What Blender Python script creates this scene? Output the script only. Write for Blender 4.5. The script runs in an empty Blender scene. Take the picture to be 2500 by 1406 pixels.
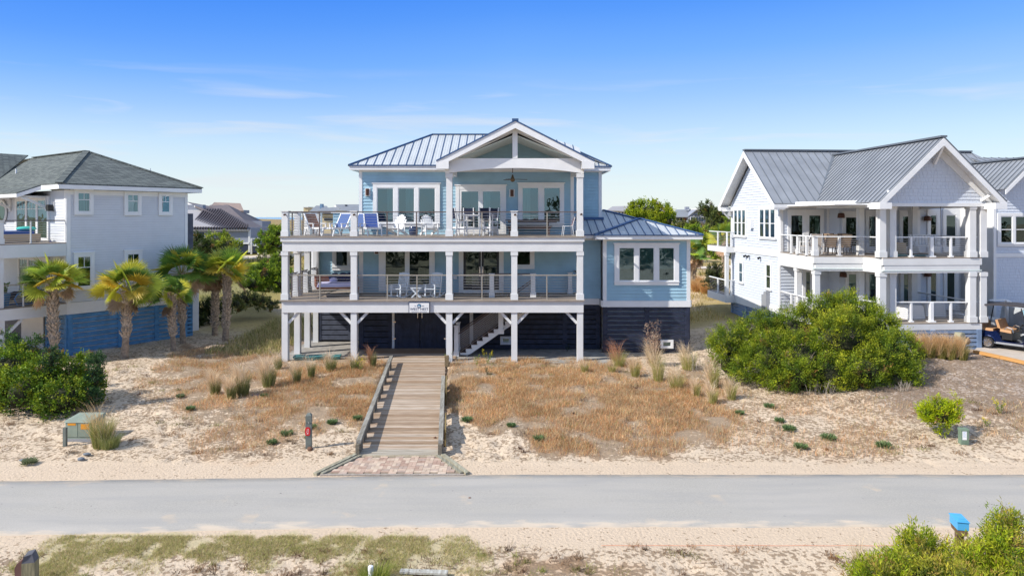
import bpy, math, random
import numpy as np
from mathutils import Vector, Matrix
random.seed(7)
RNG = np.random.default_rng(7)
SC = bpy.context.scene
C = SC.collection
FP, CH, CX, CY = 1667.0, 7.0, 1250.0, 530.0     # focal length in photo pixels, camera height, principal column, horizon row
PI = math.pi
R = math.radians

def at(px, py, d):
    return Vector(((px-CX)*d/FP, d, CH-(py-CY)*d/FP))

def S(r, g, b):
    def f(c):
        c /= 255.0
        return c/12.92 if c <= .04045 else ((c+.055)/1.055)**2.4
    return (f(r), f(g), f(b))

# ------------------------------------------------------------------ mesh building
class MB:
    def __init__(s):
        s.v = []; s.f = []; s.m = []; s.k = 0
    def mat(s, k):
        s.k = k; return s
    def add(s, vs, fs):
        n = len(s.v)
        s.v += [tuple(v) for v in vs]
        for f in fs:
            s.f.append(tuple(n+i for i in f)); s.m.append(s.k)
        return s
    def hexa(s, p):
        return s.add(p, [(0,3,2,1),(4,5,6,7),(0,1,5,4),(1,2,6,5),(2,3,7,6),(3,0,4,7)])
    def box(s, x0, x1, y0, y1, z0, z1):
        return s.hexa([(x0,y0,z0),(x1,y0,z0),(x1,y1,z0),(x0,y1,z0),(x0,y0,z1),(x1,y0,z1),(x1,y1,z1),(x0,y1,z1)])
    def bar(s, p, q, w, h, up=(0,0,1)):
        p = Vector(p); q = Vector(q); d = (q-p)
        if d.length < 1e-6: return s
        d.normalize(); up = Vector(up)
        a = d.cross(up)
        if a.length < 1e-4: a = d.cross(Vector((1,0,0)))
        a.normalize(); b = a.cross(d).normalized()
        a = a*(w/2); b = b*(h/2)
        return s.hexa([p-a-b, p+a-b, q+a-b, q-a-b, p-a+b, p+a+b, q+a+b, q-a+b])
    def cyl(s, p, q, r, r2=None, n=8, cap=True):
        p = Vector(p); q = Vector(q); d = (q-p).normalized()
        r2 = r if r2 is None else r2
        a = d.cross(Vector((0,0,1)))
        if a.length < 1e-4: a = Vector((1,0,0))
        a.normalize(); b = d.cross(a)
        vs = []
        for k in range(n):
            t = 2*PI*k/n; c = a*math.cos(t)+b*math.sin(t)
            vs += [p+c*r, q+c*r2]
        fs = [(2*k, 2*((k+1)%n), 2*((k+1)%n)+1, 2*k+1) for k in range(n)]
        if cap:
            fs += [tuple(2*k for k in range(n))[::-1], tuple(2*k+1 for k in range(n))]
        return s.add(vs, fs)
    def tube(s, pts, r, n=6):
        for a, b in zip(pts, pts[1:]): s.cyl(a, b, r, n=n)
        return s
    def lathe(s, c, prof, n=16):
        c = Vector(c); vs = []
        for r, z in prof:
            for k in range(n):
                t = 2*PI*k/n; vs.append((c.x+r*math.cos(t), c.y+r*math.sin(t), c.z+z))
        fs = []
        for i in range(len(prof)-1):
            for k in range(n):
                k2 = (k+1) % n
                fs.append((i*n+k, i*n+k2, (i+1)*n+k2, (i+1)*n+k))
        fs.append(tuple(range(n))[::-1]); fs.append(tuple((len(prof)-1)*n+k for k in range(n)))
        return s.add(vs, fs)
    def slab(s, pts, vec):
        pts = [Vector(p) for p in pts]; vec = Vector(vec); n = len(pts)
        vs = pts + [p+vec for p in pts]
        fs = [tuple(range(n)), tuple(n+i for i in range(n))[::-1]]
        for i in range(n):
            j = (i+1) % n; fs.append((i, n+i, n+j, j))
        return s.add(vs, fs)
    def face(s, pts):
        return s.add(pts, [tuple(range(len(pts)))])
    def ell(s, c, rx, ry, rz, nu=12, nv=8, bump=0):
        vs = []; c = Vector(c)
        for i in range(nv+1):
            ph = PI*i/nv
            for k in range(nu):
                t = 2*PI*k/nu; q = 1+bump*(random.random()-.5)
                vs.append((c.x+rx*q*math.sin(ph)*math.cos(t), c.y+ry*q*math.sin(ph)*math.sin(t), c.z+rz*q*math.cos(ph)))
        fs = []
        for i in range(nv):
            for k in range(nu):
                k2 = (k+1) % nu; fs.append((i*nu+k, (i+1)*nu+k, (i+1)*nu+k2, i*nu+k2))
        return s.add(vs, fs)
    def build(s, name, mats, parent=None, local=False, origin=None, smooth=False):
        vs = s.v
        o_loc = Vector((0,0,0))
        if parent is not None and not local:
            Mi = wm(parent).inverted()
            vs = [tuple(Mi @ Vector(v)) for v in vs]
        elif origin is not None:
            o_loc = Vector(origin)
            vs = [(v[0]-o_loc.x, v[1]-o_loc.y, v[2]-o_loc.z) for v in vs]
        me = bpy.data.meshes.new(name)
        me.from_pydata(vs, [], s.f)
        if not isinstance(mats, (list, tuple)): mats = [mats]
        for m in mats: me.materials.append(m)
        if len(mats) > 1: me.polygons.foreach_set('material_index', s.m)
        if smooth: me.polygons.foreach_set('use_smooth', [True]*len(me.polygons))
        me.update()
        o = bpy.data.objects.new(name, me); C.objects.link(o)
        o.location = o_loc
        if parent is not None: o.parent = parent
        return o

def wm(o):
    m = o.matrix_basis.copy()
    while o.parent is not None:
        o = o.parent; m = o.matrix_basis @ m
    return m

def npmesh(name, V, F, mats, col=None, parent=None, origin=None, smooth=False):
    V = np.asarray(V, dtype=np.float32); F = np.asarray(F, dtype=np.int32)
    loc = Vector((0,0,0))
    if parent is not None:
        l = wm(parent).translation; V = V-np.array(l, dtype=np.float32)     # only used under unrotated parents
    elif origin is not None:
        loc = Vector(origin); V = V-np.array(loc, dtype=np.float32)
    me = bpy.data.meshes.new(name)
    n, k = F.shape
    me.vertices.add(len(V)); me.vertices.foreach_set('co', V.ravel())
    me.loops.add(n*k); me.loops.foreach_set('vertex_index', F.ravel())
    me.polygons.add(n); me.polygons.foreach_set('loop_start', np.arange(0, n*k, k, dtype=np.int32))
    me.polygons.foreach_set('loop_total', np.full(n, k, dtype=np.int32))
    if smooth: me.polygons.foreach_set('use_smooth', np.ones(n, dtype=bool))
    if not isinstance(mats, (list, tuple)): mats = [mats]
    for m in mats: me.materials.append(m)
    me.update(calc_edges=True)
    if col is not None:
        a = me.color_attributes.new('tint', 'FLOAT_COLOR', 'POINT')
        c4 = np.ones((len(V), 4), dtype=np.float32); c4[:, :3] = col
        a.data.foreach_set('color', c4.ravel())
    o = bpy.data.objects.new(name, me); C.objects.link(o); o.location = loc
    if parent is not None: o.parent = parent
    return o

def tag(o, label=None, cat=None, group=None, kind=None):
    if label: o['label'] = label
    if cat: o['category'] = cat
    if group: o['group'] = group
    if kind: o['kind'] = kind
    return o

def empty(name, loc, rz, label, cat, group=None):
    o = bpy.data.objects.new(name, None); C.objects.link(o)
    o.location = loc; o.rotation_euler = (0, 0, rz); o.empty_display_size = .2
    return tag(o, label, cat, group)

def copy_tree(o, parent=None):
    c = o.copy(); C.objects.link(c)
    if parent is not None: c.parent = parent
    for ch in list(o.children): copy_tree(ch, c)
    return c

# ------------------------------------------------------------------ materials
def mat(name, col, rough=.6, metal=0, var=0.0, vscale=3.0, bump=0.0, bscale=40.0, spec=.4, col2=None, stretch=None, coat=0):
    m = bpy.data.materials.new(name); m.use_nodes = True
    nt = m.node_tree; b = nt.nodes['Principled BSDF']
    b.inputs['Roughness'].default_value = rough
    b.inputs['Metallic'].default_value = metal
    b.inputs['Specular IOR Level'].default_value = spec
    if coat: b.inputs['Coat Weight'].default_value = coat; b.inputs['Coat Roughness'].default_value = .08
    b.inputs['Base Color'].default_value = (*col, 1)
    tc = nt.nodes.new('ShaderNodeTexCoord'); mp = nt.nodes.new('ShaderNodeMapping')
    nt.links.new(tc.outputs['Object'], mp.inputs[0])
    if stretch: mp.inputs['Scale'].default_value = stretch
    if var or col2:
        n = nt.nodes.new('ShaderNodeTexNoise'); n.inputs['Scale'].default_value = vscale; n.inputs['Detail'].default_value = 6
        nt.links.new(mp.outputs[0], n.inputs['Vector'])
        mx = nt.nodes.new('ShaderNodeMix'); mx.data_type = 'RGBA'
        c2 = col2 if col2 else tuple(c*(1-var) for c in col)
        c1 = col if col2 else tuple(min(1, c*(1+var)) for c in col)
        mx.inputs[6].default_value = (*c1, 1); mx.inputs[7].default_value = (*c2, 1)
        r = nt.nodes.new('ShaderNodeMapRange'); r.inputs[1].default_value = .35; r.inputs[2].default_value = .65
        nt.links.new(n.outputs[0], r.inputs[0]); nt.links.new(r.outputs[0], mx.inputs[0])
        nt.links.new(mx.outputs[2], b.inputs['Base Color'])
    if bump:
        n2 = nt.nodes.new('ShaderNodeTexNoise'); n2.inputs['Scale'].default_value = bscale; n2.inputs['Detail'].default_value = 4
        nt.links.new(mp.outputs[0], n2.inputs['Vector'])
        bp = nt.nodes.new('ShaderNodeBump'); bp.inputs['Strength'].default_value = bump; bp.inputs['Distance'].default_value = .02
        nt.links.new(n2.outputs[0], bp.inputs['Height']); nt.links.new(bp.outputs[0], b.inputs['Normal'])
    return m

def leafmat(name, trans=.3, rough=.55, gain=1.0):
    m = bpy.data.materials.new(name); m.use_nodes = True
    nt = m.node_tree; b = nt.nodes['Principled BSDF']; out = nt.nodes['Material Output']
    a = nt.nodes.new('ShaderNodeAttribute'); a.attribute_name = 'tint'
    b.inputs['Roughness'].default_value = rough; b.inputs['Specular IOR Level'].default_value = .25
    t = nt.nodes.new('ShaderNodeBsdfTranslucent'); mx = nt.nodes.new('ShaderNodeMixShader'); mx.inputs[0].default_value = trans
    nt.links.new(a.outputs['Color'], b.inputs['Base Color']); nt.links.new(a.outputs['Color'], t.inputs['Color'])
    nt.links.new(b.outputs[0], mx.inputs[1]); nt.links.new(t.outputs[0], mx.inputs[2]); nt.links.new(mx.outputs[0], out.inputs[0])
    return m

def glassmat(name, tint=(.32,.46,.47), refl=(.42,.62,.74), base=.24):
    m = bpy.data.materials.new(name); m.use_nodes = True
    nt = m.node_tree; nt.nodes.remove(nt.nodes['Principled BSDF']); out = nt.nodes['Material Output']
    tr = nt.nodes.new('ShaderNodeBsdfTransparent'); tr.inputs[0].default_value = (*tint, 1)
    gl = nt.nodes.new('ShaderNodeBsdfGlossy'); gl.inputs['Color'].default_value = (*refl, 1); gl.inputs['Roughness'].default_value = .015
    nz = nt.nodes.new('ShaderNodeTexNoise'); nz.inputs['Scale'].default_value = .9
    tc = nt.nodes.new('ShaderNodeTexCoord'); nt.links.new(tc.outputs['Object'], nz.inputs['Vector'])
    bp = nt.nodes.new('ShaderNodeBump'); bp.inputs['Strength'].default_value = .25; bp.inputs['Distance'].default_value = .05
    nt.links.new(nz.outputs[0], bp.inputs['Height']); nt.links.new(bp.outputs[0], gl.inputs['Normal'])
    fr = nt.nodes.new('ShaderNodeFresnel'); fr.inputs[0].default_value = 1.5
    ad = nt.nodes.new('ShaderNodeMath'); ad.operation = 'ADD'; ad.use_clamp = True; ad.inputs[1].default_value = base
    nt.links.new(fr.outputs[0], ad.inputs[0])
    mx = nt.nodes.new('ShaderNodeMixShader')
    nt.links.new(ad.outputs[0], mx.inputs[0]); nt.links.new(tr.outputs[0], mx.inputs[1]); nt.links.new(gl.outputs[0], mx.inputs[2])
    nt.links.new(mx.outputs[0], out.inputs[0])
    return m

M_WHITE = mat('white_paint', (.72,.72,.715), .5, var=.04, vscale=1.5)
M_TRIM = mat('white_trim', (.80,.80,.80), .45, var=.03, vscale=2)
M_CEIL = mat('porch_ceiling', (.62,.69,.66), .6)
M_BLUE = mat('blue_siding', S(156,190,206), .6, var=.08, vscale=1.3, bump=.1, bscale=25)
M_NAVY = mat('navy_boards', (.024,.031,.058), .6, var=.3, vscale=4)
M_SLATE = mat('slate_boards', (.075,.085,.12), .6, var=.2, vscale=4)
M_GREYSID = mat('pale_grey_siding', S(210,213,218), .6, var=.03, vscale=2)
M_BLUESLAT = mat('blue_slats', S(82,136,182), .6, var=.18, vscale=3)
M_SHINGLE = mat('pale_blue_shingles', S(208,214,224), .65, var=.025, vscale=25, bump=.15, bscale=30)
M_SHSHADE = mat('grey_slats', S(120,140,168), .6, var=.1)
M_DECK = mat('grey_brown_deck', S(150,138,126), .7, var=.2, vscale=2.5, stretch=(1,12,1))
M_BROWNRAIL = mat('brown_rail', (.13,.10,.09), .45)
M_TANRAIL = mat('tan_metal_rail', (.40,.36,.30), .4, metal=.3)
M_STEEL = mat('steel_cable', (.45,.45,.47), .35, metal=.7)
M_INTERIOR = mat('dark_interior', (.020,.026,.028), .9, var=.5, vscale=1.3)
M_SHADE = mat('green_grey_roller_shade', (.55,.62,.56), .8)
M_CURTAIN = mat('pale_curtain', (.62,.66,.62), .8, var=.15, vscale=3, stretch=(8,8,.5))
M_GLASS = glassmat('window_glass')
M_GLASSD = glassmat('dark_window_glass', (.35,.45,.42), (.5,.65,.62), .10)
M_ROOFMETAL = mat('pale_metal_roof', S(192,196,198), .45, metal=.1, var=.06, vscale=1.0, spec=.5)
M_ROOFSEAM = mat('blue_roof_seam', S(66,94,134), .4, metal=.3)
M_ROOFGREY = mat('grey_metal_roof', S(152,155,160), .42, metal=.3, var=.12, vscale=.8)
M_ROOFGREYSEAM = mat('grey_roof_seam', S(112,118,126), .45, metal=.3)
M_CONC = mat('concrete', (.33,.31,.28), .85, var=.2, vscale=3, bump=.2)
M_BRONZE = mat('bronze_fixture', (.10,.045,.03), .45, metal=.4)
M_DARKDOOR = mat('dark_door', (.022,.024,.028), .4)
M_STAIR = mat('dark_brown_tread', (.07,.045,.04), .6)
M_PVC = mat('white_plastic_lumber', (.82,.82,.82), .5)
M_SLINGB = mat('blue_sling', S(60,90,145), .7)
M_SLINGN = mat('navy_sling', S(24,34,60), .7, var=.15, vscale=14)
M_NAVYCER = mat('navy_ceramic', (.02,.035,.09), .2, coat=.5)
M_BRWOOD = mat('brown_stained_wood', (.085,.055,.045), .6, var=.25, vscale=6, stretch=(1,8,8))
M_REDWOOD = mat('red_brown_wood', (.22,.075,.04), .5, var=.2, vscale=6)
M_ROCK = mat('pale_blue_white_paint', S(220,228,236), .5)
M_COVER = mat('lilac_mattress', S(196,192,226), .8)
M_NAVYCUSH = mat('navy_cushion', S(28,38,84), .85)
M_BLACK = mat('black_plastic', (.015,.015,.017), .5)
M_TAN = mat('tan_vinyl', S(186,142,100), .55)
M_CARTBLUE = mat('blue_car_paint', S(16,34,78), .25, metal=.4, coat=.8)
M_CHROME = mat('chrome', (.7,.7,.72), .15, metal=1)
M_GREYCOVER = mat('grey_plastic', (.3,.31,.33), .5)
M_CANOPY = mat('charcoal_canopy', (.05,.045,.05), .7)
M_BEIGE = mat('beige_sling', S(205,190,175), .8)
M_DKFURN = mat('dark_brown_metal', (.06,.045,.04), .5)
M_TEAL = mat('teal_plastic', S(40,120,125), .45)
M_DUST = mat('white_dust_cover', (.72,.72,.72), .8)
M_WICKER = mat('tan_wicker', S(180,160,135), .8, bump=.6, bscale=60)
M_CUSHB = mat('blue_cushion', S(40,80,150), .8)
M_CUSHT = mat('turquoise_cushion', S(60,185,170), .8)
# ------------------------------------------------------------------ noise and ground height
def _h(ix, iy, seed):
    n = (ix.astype(np.int64)*374761393 + iy.astype(np.int64)*668265263 + seed*974711) & 0xffffffff
    n = ((n ^ (n >> 13))*1274126177) & 0xffffffff
    return ((n ^ (n >> 16)) & 0xffff)/65535.0
def vnoise(x, y, sc, seed=0):
    x = np.asarray(x, float)/sc; y = np.asarray(y, float)/sc
    ix = np.floor(x); iy = np.floor(y); fx = x-ix; fy = y-iy
    fx = fx*fx*(3-2*fx); fy = fy*fy*(3-2*fy)
    a = _h(ix, iy, seed); b = _h(ix+1, iy, seed); c = _h(ix, iy+1, seed); d = _h(ix+1, iy+1, seed)
    return (a*(1-fx)+b*fx)*(1-fy)+(c*(1-fx)+d*fx)*fy
def fbm(x, y, sc, seed=0, o=3):
    t = 0; w = .5; W = 0
    for k in range(o):
        t = t+w*vnoise(x, y, sc/2**k, seed+k*17); W += w; w *= .55
    return t/W
def sst(a, b, x):
    t = np.clip((np.asarray(x, float)-a)/(b-a), 0, 1); return t*t*(3-2*t)

def gz(x, y, fine=True):
    x = np.asarray(x, float); y = np.asarray(y, float)
    h = .27+.12*sst(-12, -18, x)+.68*sst(8.5, 14.5, x)
    z = h*sst(19.2, 30.5, y)
    z = z+.5*sst(36, 60, y)+.7*sst(60, 110, y)
    far = sst(110, 330, y)
    z = z+far*(2.4*sst(-30, -150, x)+1.2)+far*sst(420, 340, y)*1.6*fbm(x, y, 60, 5)
    z = z+sst(40, 90, y)*1.2*(fbm(x, y, 24, 9)-.5)
    z = np.where(y > 430, z-(y-430)*.03, z); z = np.maximum(z, -3)
    yard = sst(18.9, 20.2, y)*sst(80, 40, y)+sst(14.4, 13.4, y)
    z = z+yard*.16*(fbm(x, y, 3.1, 3)-.5)
    house = ((x > -11.2) & (x < 9.0) & (y > 32.3) & (y < 43))
    wk = (np.abs(x-walk_c(y)) < 1.42) & (y > 19.2) & (y < 33)
    z = np.where(house, .23, z)
    z = np.where(wk, np.minimum(z, walk_z(y)-.10), z)
    if fine:
        f = yard*sst(45, 34, y)*(~house)*(~wk)
        pit = vnoise(x, y, .34, 21)*.6+vnoise(x, y, .17, 22)*.4
        pit = np.clip((pit-.56)/.22, 0, 1)*(.25+.9*sst(.42, .6, fbm(x, y, 1.6, 23, 3)))
        wx2 = x+.25*fbm(x, y, .6, 25, 2); z = z-.022*sst(18.75, 18.85, y)*sst(20, 19.9, y)*(np.exp(-((y-19.25-.05*np.sin(x*.4))/.07)**2)+np.exp(-((y-19.62-.05*np.sin(x*.4))/.07)**2))*(.4+.6*vnoise(x, y, .15, 26))
        z = z+f*(.035*(vnoise(x, y, .5, 31)-.5)+.03*(vnoise(x, y, .22, 32)-.5)-.075*pit)
    return z
def walk_c(y):
    y = np.asarray(y, float)
    return -3.28-(y-20)*.091
def walk_z(y):
    return .06+.225*np.clip((np.asarray(y, float)-20)/12., 0, 1.1)
def g1(x, y): return float(gz(np.array([x]), np.array([y]), False)[0])

def ground_px(x, y, z):
    y = np.maximum(y, 1.0)
    return CX+FP*x/y, CY+FP*(CH-z)/y

# brown dry grass density laid out as soft ellipses (photo columns/rows turned into ground positions)
BROWN = [(835,935,115,58,1.0),(700,975,90,45,.75),(560,900,140,40,.65),(620,1010,120,45,.5),(760,1020,80,28,.6),(480,960,70,50,.45),(880,990,50,50,.9),(600,1075,120,55,.28),
         (1190,950,110,62,1.0),(1330,965,110,60,1.0),(1480,975,130,62,1.0),(1600,1000,130,62,.95),(1430,1060,150,48,.75),(1250,1000,110,45,.85),(1700,1030,110,52,.7),(1560,1080,120,32,.6),
         (1180,890,50,16,.7),(1330,885,100,14,.7),(1490,900,60,18,.5),(1850,1030,160,60,.2),(2060,1080,160,42,.22),(1950,1000,150,36,.15),(2100,1010,150,40,.12),(1700,950,90,36,.55),
         (560,860,110,18,.7),(400,950,60,40,.2),(2450,1020,60,40,.3),(1330,1390,90,26,.55),(1490,1395,80,16,.3)]
GREEN = [(560,1335,330,26,1.0),(900,1335,230,26,.9),(330,1330,180,30,.9),(170,1355,90,22,.8),(930,1385,90,35,.9),(640,1370,60,18,.55),(330,1385,60,14,.3),(1080,1350,90,30,.55),(120,1400,70,26,.9),(1130,1400,120,14,.4)]
def dens(px, py, ell):
    d = np.zeros_like(px)
    wx_ = 16*np.sin(px*.031+py*.05)+12*np.sin(px*.083-py*.11); wy_ = 8*np.sin(px*.045+1)+5*np.sin(px*.13+py*.2)
    px = px+wx_; py = py+wy_
    for cx, cy, rx, ry, w in ell:
        q = ((px-cx)/rx)**2+((py-cy)/ry)**2
        d = np.maximum(d, w*np.clip((1.9-q)*.75, 0, 1))
    return d

# ------------------------------------------------------------------ ground sheet
def ground_material():
    m = bpy.data.materials.new('sandy_ground'); m.use_nodes = True
    nt = m.node_tree; b = nt.nodes['Principled BSDF']; L = nt.links
    b.inputs['Roughness'].default_value = .95; b.inputs['Specular IOR Level'].default_value = .1
    a = nt.nodes.new('ShaderNodeAttribute'); a.attribute_name = 'tint'
    tc = nt.nodes.new('ShaderNodeTexCoord')
    def noise(sc, det=5):
        n = nt.nodes.new('ShaderNodeTexNoise'); n.inputs['Scale'].default_value = sc; n.inputs['Detail'].default_value = det
        L.new(tc.outputs['Object'], n.inputs['Vector']); return n
    def ramp(n, lo, hi, lo_v=0.0, hi_v=1.0):
        r = nt.nodes.new('ShaderNodeMapRange')
        r.inputs[1].default_value = lo; r.inputs[2].default_value = hi; r.inputs[3].default_value = lo_v; r.inputs[4].default_value = hi_v
        L.new(n.outputs[0], r.inputs[0]); return r
    def mix(fac, c1, c2, mode='MIX'):
        x = nt.nodes.new('ShaderNodeMix'); x.data_type = 'RGBA'; x.blend_type = mode
        if isinstance(fac, float): x.inputs[0].default_value = fac
        else: L.new(fac, x.inputs[0])
        for i, c in ((6, c1), (7, c2)):
            if isinstance(c, tuple): x.inputs[i].default_value = (*c, 1)
            else: L.new(c, x.inputs[i])
        return x.outputs[2]
    n1 = noise(14, 6); n2 = noise(2.2, 4); n3 = noise(9, 10); n4 = noise(60, 3)
    c = mix(ramp(n1, .3, .7, .0, .5).outputs[0], a.outputs['Color'], (.8,.8,.8), 'MULTIPLY')
    c = mix(ramp(n4, .35, .65, .0, .35).outputs[0], c, (.62,.6,.56), 'MULTIPLY')
    # twiggy brown litter specks, stronger where the second attribute says so
    a2 = nt.nodes.new('ShaderNodeAttribute'); a2.attribute_name = 'litter'
    sub = nt.nodes.new('ShaderNodeMath'); sub.operation = 'MULTIPLY_ADD'; sub.inputs[1].default_value = .30; 
    L.new(a2.outputs['Fac'], sub.inputs[0]); L.new(n3.outputs[0], sub.inputs[2])
    r3 = nt.nodes.new('ShaderNodeMapRange'); r3.inputs[1].default_value = .615; r3.inputs[2].default_value = .66
    clm = nt.nodes.new('ShaderNodeMapRange'); clm.inputs[1].default_value = .42; clm.inputs[2].default_value = .58; clm.inputs[3].default_value = -.07; clm.inputs[4].default_value = .03; L.new(n2.outputs[0], clm.inputs[0])
    ad3 = nt.nodes.new('ShaderNodeMath'); ad3.operation = 'ADD'; L.new(sub.outputs[0], ad3.inputs[0]); L.new(clm.outputs[0], ad3.inputs[1])
    L.new(ad3.outputs[0], r3.inputs[0])
    lit = mix(ramp(n1, .4, .6).outputs[0], (.14,.095,.06), (.26,.17,.10))
    mul = nt.nodes.new('ShaderNodeMath'); mul.operation = 'MULTIPLY'; mul.inputs[1].default_value = .7; L.new(r3.outputs[0], mul.inputs[0])
    c = mix(mul.outputs[0], c, lit)
    L.new(c, b.inputs['Base Color'])
    bp = nt.nodes.new('ShaderNodeBump'); bp.inputs['Strength'].default_value = .9; bp.inputs['Distance'].default_value = .035
    sm = nt.nodes.new('ShaderNodeMath'); sm.operation = 'ADD'; L.new(n1.outputs[0], sm.inputs[0])
    m5 = nt.nodes.new('ShaderNodeMath'); m5.operation = 'MULTIPLY'; m5.inputs[1].default_value = .35; L.new(n4.outputs[0], m5.inputs[0]); L.new(m5.outputs[0], sm.inputs[1])
    L.new(sm.outputs[0], bp.inputs['Height']); L.new(bp.outputs[0], b.inputs['Normal'])
    return m

def grow(a, b, n):      # geometric spacing
    return a*(b/a)**(np.arange(1, n+1)/n)
xs = np.arange(-21, 25.01, .11)
xs = np.concatenate([-(21+grow(.3, 2500, 40))[::-1], xs, 25+grow(.3, 2500, 40)])
ys = np.arange(12.2, 34, .10)
ys = np.concatenate([-grow(3, 260, 10)[::-1], np.arange(0, 12, 1.5), ys, 34+grow(.15, 560, 130)])
GX, GY = np.meshgrid(xs, ys)
GZ = gz(GX, GY)
nx, ny = len(xs), len(ys)
idx = np.arange(nx*ny).reshape(ny, nx)
F = np.stack([idx[:-1,:-1], idx[:-1,1:], idx[1:,1:], idx[1:,:-1]], -1).reshape(-1, 4)
V = np.stack([GX, GY, GZ], -1).reshape(-1, 3)
x, y, z = V[:,0], V[:,1], V[:,2]
px, py = ground_px(x, y, z)
vis = (y > 11)
bd = dens(px, py, BROWN)*vis*(y < 36)*(y > 11); gd = dens(px, py, GREEN)*vis*(y < 16)
nzf = fbm(x, y, 1.3, 41, 4)
sand = np.array(S(223,203,179)); sand2 = np.array(S(203,180,152)); brown = np.array(S(196,152,112)); grey = np.array(S(172,158,150)); green = np.array(S(184,174,130))
col = sand[None]*(1-nzf[:,None]*.6)+sand2[None]*nzf[:,None]*.6
def blend(col, c2, w):
    return col*(1-w[:,None])+c2[None]*w[:,None]
shoulder = sst(19.9, 19.0, y)*sst(18.0, 18.4, y)+sst(14.2, 15.0, y)*(y < 16)
col = blend(col, np.array(S(214,192,168)), shoulder*.5)
col = blend(col, brown, np.clip(bd*np.clip((fbm(x, y, 1.0, 81, 3)-.36)/.2, 0, 1)*1.1, 0, .8))
col = blend(col, green, np.clip(gd*(.3+nzf), 0, .6))
greym = sst(12.0, 14.5, x)*sst(22.0, 24.5, y)*sst(42, 36, y)*(.45+.6*nzf)
greyl = sst(-7, -10, x)*sst(-16.5, -13.5, x)*sst(32, 34, y+.15*(x+12))*sst(44, 40, y)*.8
col = blend(col, grey, np.clip(greym+greyl, 0, .85))
bg = sst(36, 42, y)
bgc = np.array(S(172,152,100)); bgs = np.array(S(214,190,160)); bgg = np.array(S(120,122,62))
n6 = fbm(x, y, 7, 61, 4); n7 = fbm(x, y, 30, 71, 3)
bcol = bgs[None]*(1-sst(.38,.52,n6))[:,None]+bgc[None]*sst(.38,.52,n6)[:,None]
bcol = blend(bcol, bgg, sst(.5,.62,n7)*.8)
bcol = blend(bcol, np.array(S(160,140,98)), sst(120, 220, y)*.85)
col = col*(1-bg[:,None])+bcol*bg[:,None]
lit = np.clip(bd*1.0+.36+.5*(greym+greyl)+.25*(fbm(x, y, 1.7, 51)-.3)-shoulder*.9-.3*gd, 0, 1)*(1-bg*.6)
lit = lit*np.where((y < 19.3) & (y > 14.6), .1, 1)
M_GROUND = ground_material()
gobj = npmesh('ground', V, F, M_GROUND, col=col, smooth=True)
at2 = gobj.data.attributes.new('litter', 'FLOAT', 'POINT'); at2.data.foreach_set('value', lit.astype(np.float32))
tag(gobj, kind='structure')

# ------------------------------------------------------------------ road
M_ROAD = bpy.data.materials.new('pale_asphalt'); M_ROAD.use_nodes = True
nt = M_ROAD.node_tree; b = nt.nodes['Principled BSDF']; b.inputs['Roughness'].default_value = .9
tc = nt.nodes.new('ShaderNodeTexCoord')
def _n(sc, d=4, st=None):
    n = nt.nodes.new('ShaderNodeTexNoise'); n.inputs['Scale'].default_value = sc; n.inputs['Detail'].default_value = d
    if st:
        mp = nt.nodes.new('ShaderNodeMapping'); mp.inputs['Scale'].default_value = st
        nt.links.new(tc.outputs['Object'], mp.inputs[0]); nt.links.new(mp.outputs[0], n.inputs['Vector'])
    else: nt.links.new(tc.outputs['Object'], n.inputs['Vector'])
    return n
def _mx(n, lo, hi, c1, c2):
    r = nt.nodes.new('ShaderNodeMapRange'); r.inputs[1].default_value = lo; r.inputs[2].default_value = hi
    nt.links.new(n.outputs[0], r.inputs[0])
    x = nt.nodes.new('ShaderNodeMix'); x.data_type = 'RGBA'; nt.links.new(r.outputs[0], x.inputs[0])
    for i, c in ((6, c1), (7, c2)):
        if isinstance(c, tuple): x.inputs[i].default_value = (*c, 1)
        else: nt.links.new(c, x.inputs[i])
    return x.outputs[2]
c = _mx(_n(30, 5), .35, .65, (.345,.322,.284), (.435,.406,.36))
c = _mx(_n(.35, 4, (1, 2.5, 1)), .35, .75, c, (.43,.40,.36))
c = _mx(_n(1.1, 6), .64, .72, c, (.50,.42,.33))
c = _mx(_n(.8, 5, (.4, 3, 1)), .45, .8, c, (.35,.333,.31))
c = _mx(_n(9, 4), .72, .74, c, (.20,.19,.18))
c = _mx(_n(170, 2), .62, .70, c, (.24,.24,.24))
ea = nt.nodes.new('ShaderNodeAttribute'); ea.attribute_name = 'edge'; en = _n(2.2, 6, (.5, 1.5, 1))
e1_ = nt.nodes.new('ShaderNodeMath'); e1_.operation = 'MULTIPLY_ADD'; e1_.inputs[1].default_value = .9; nt.links.new(en.outputs[0], e1_.inputs[0]); nt.links.new(ea.outputs['Fac'], e1_.inputs[2])
e2_ = nt.nodes.new('ShaderNodeMapRange'); e2_.inputs[1].default_value = .58; e2_.inputs[2].default_value = .42; nt.links.new(e1_.outputs[0], e2_.inputs[0])
xx_ = nt.nodes.new('ShaderNodeMix'); xx_.data_type = 'RGBA'; nt.links.new(e2_.outputs[0], xx_.inputs[0]); nt.links.new(c, xx_.inputs[6]); xx_.inputs[7].default_value = (.56, .47, .37, 1); c = xx_.outputs[2]
nt.links.new(c, b.inputs['Base Color'])
bp = nt.nodes.new('ShaderNodeBump'); bp.inputs['Strength'].default_value = .4; bp.inputs['Distance'].default_value = .01
nt.links.new(_n(90, 3).outputs[0], bp.inputs['Height']); nt.links.new(bp.outputs[0], b.inputs['Normal'])
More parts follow.
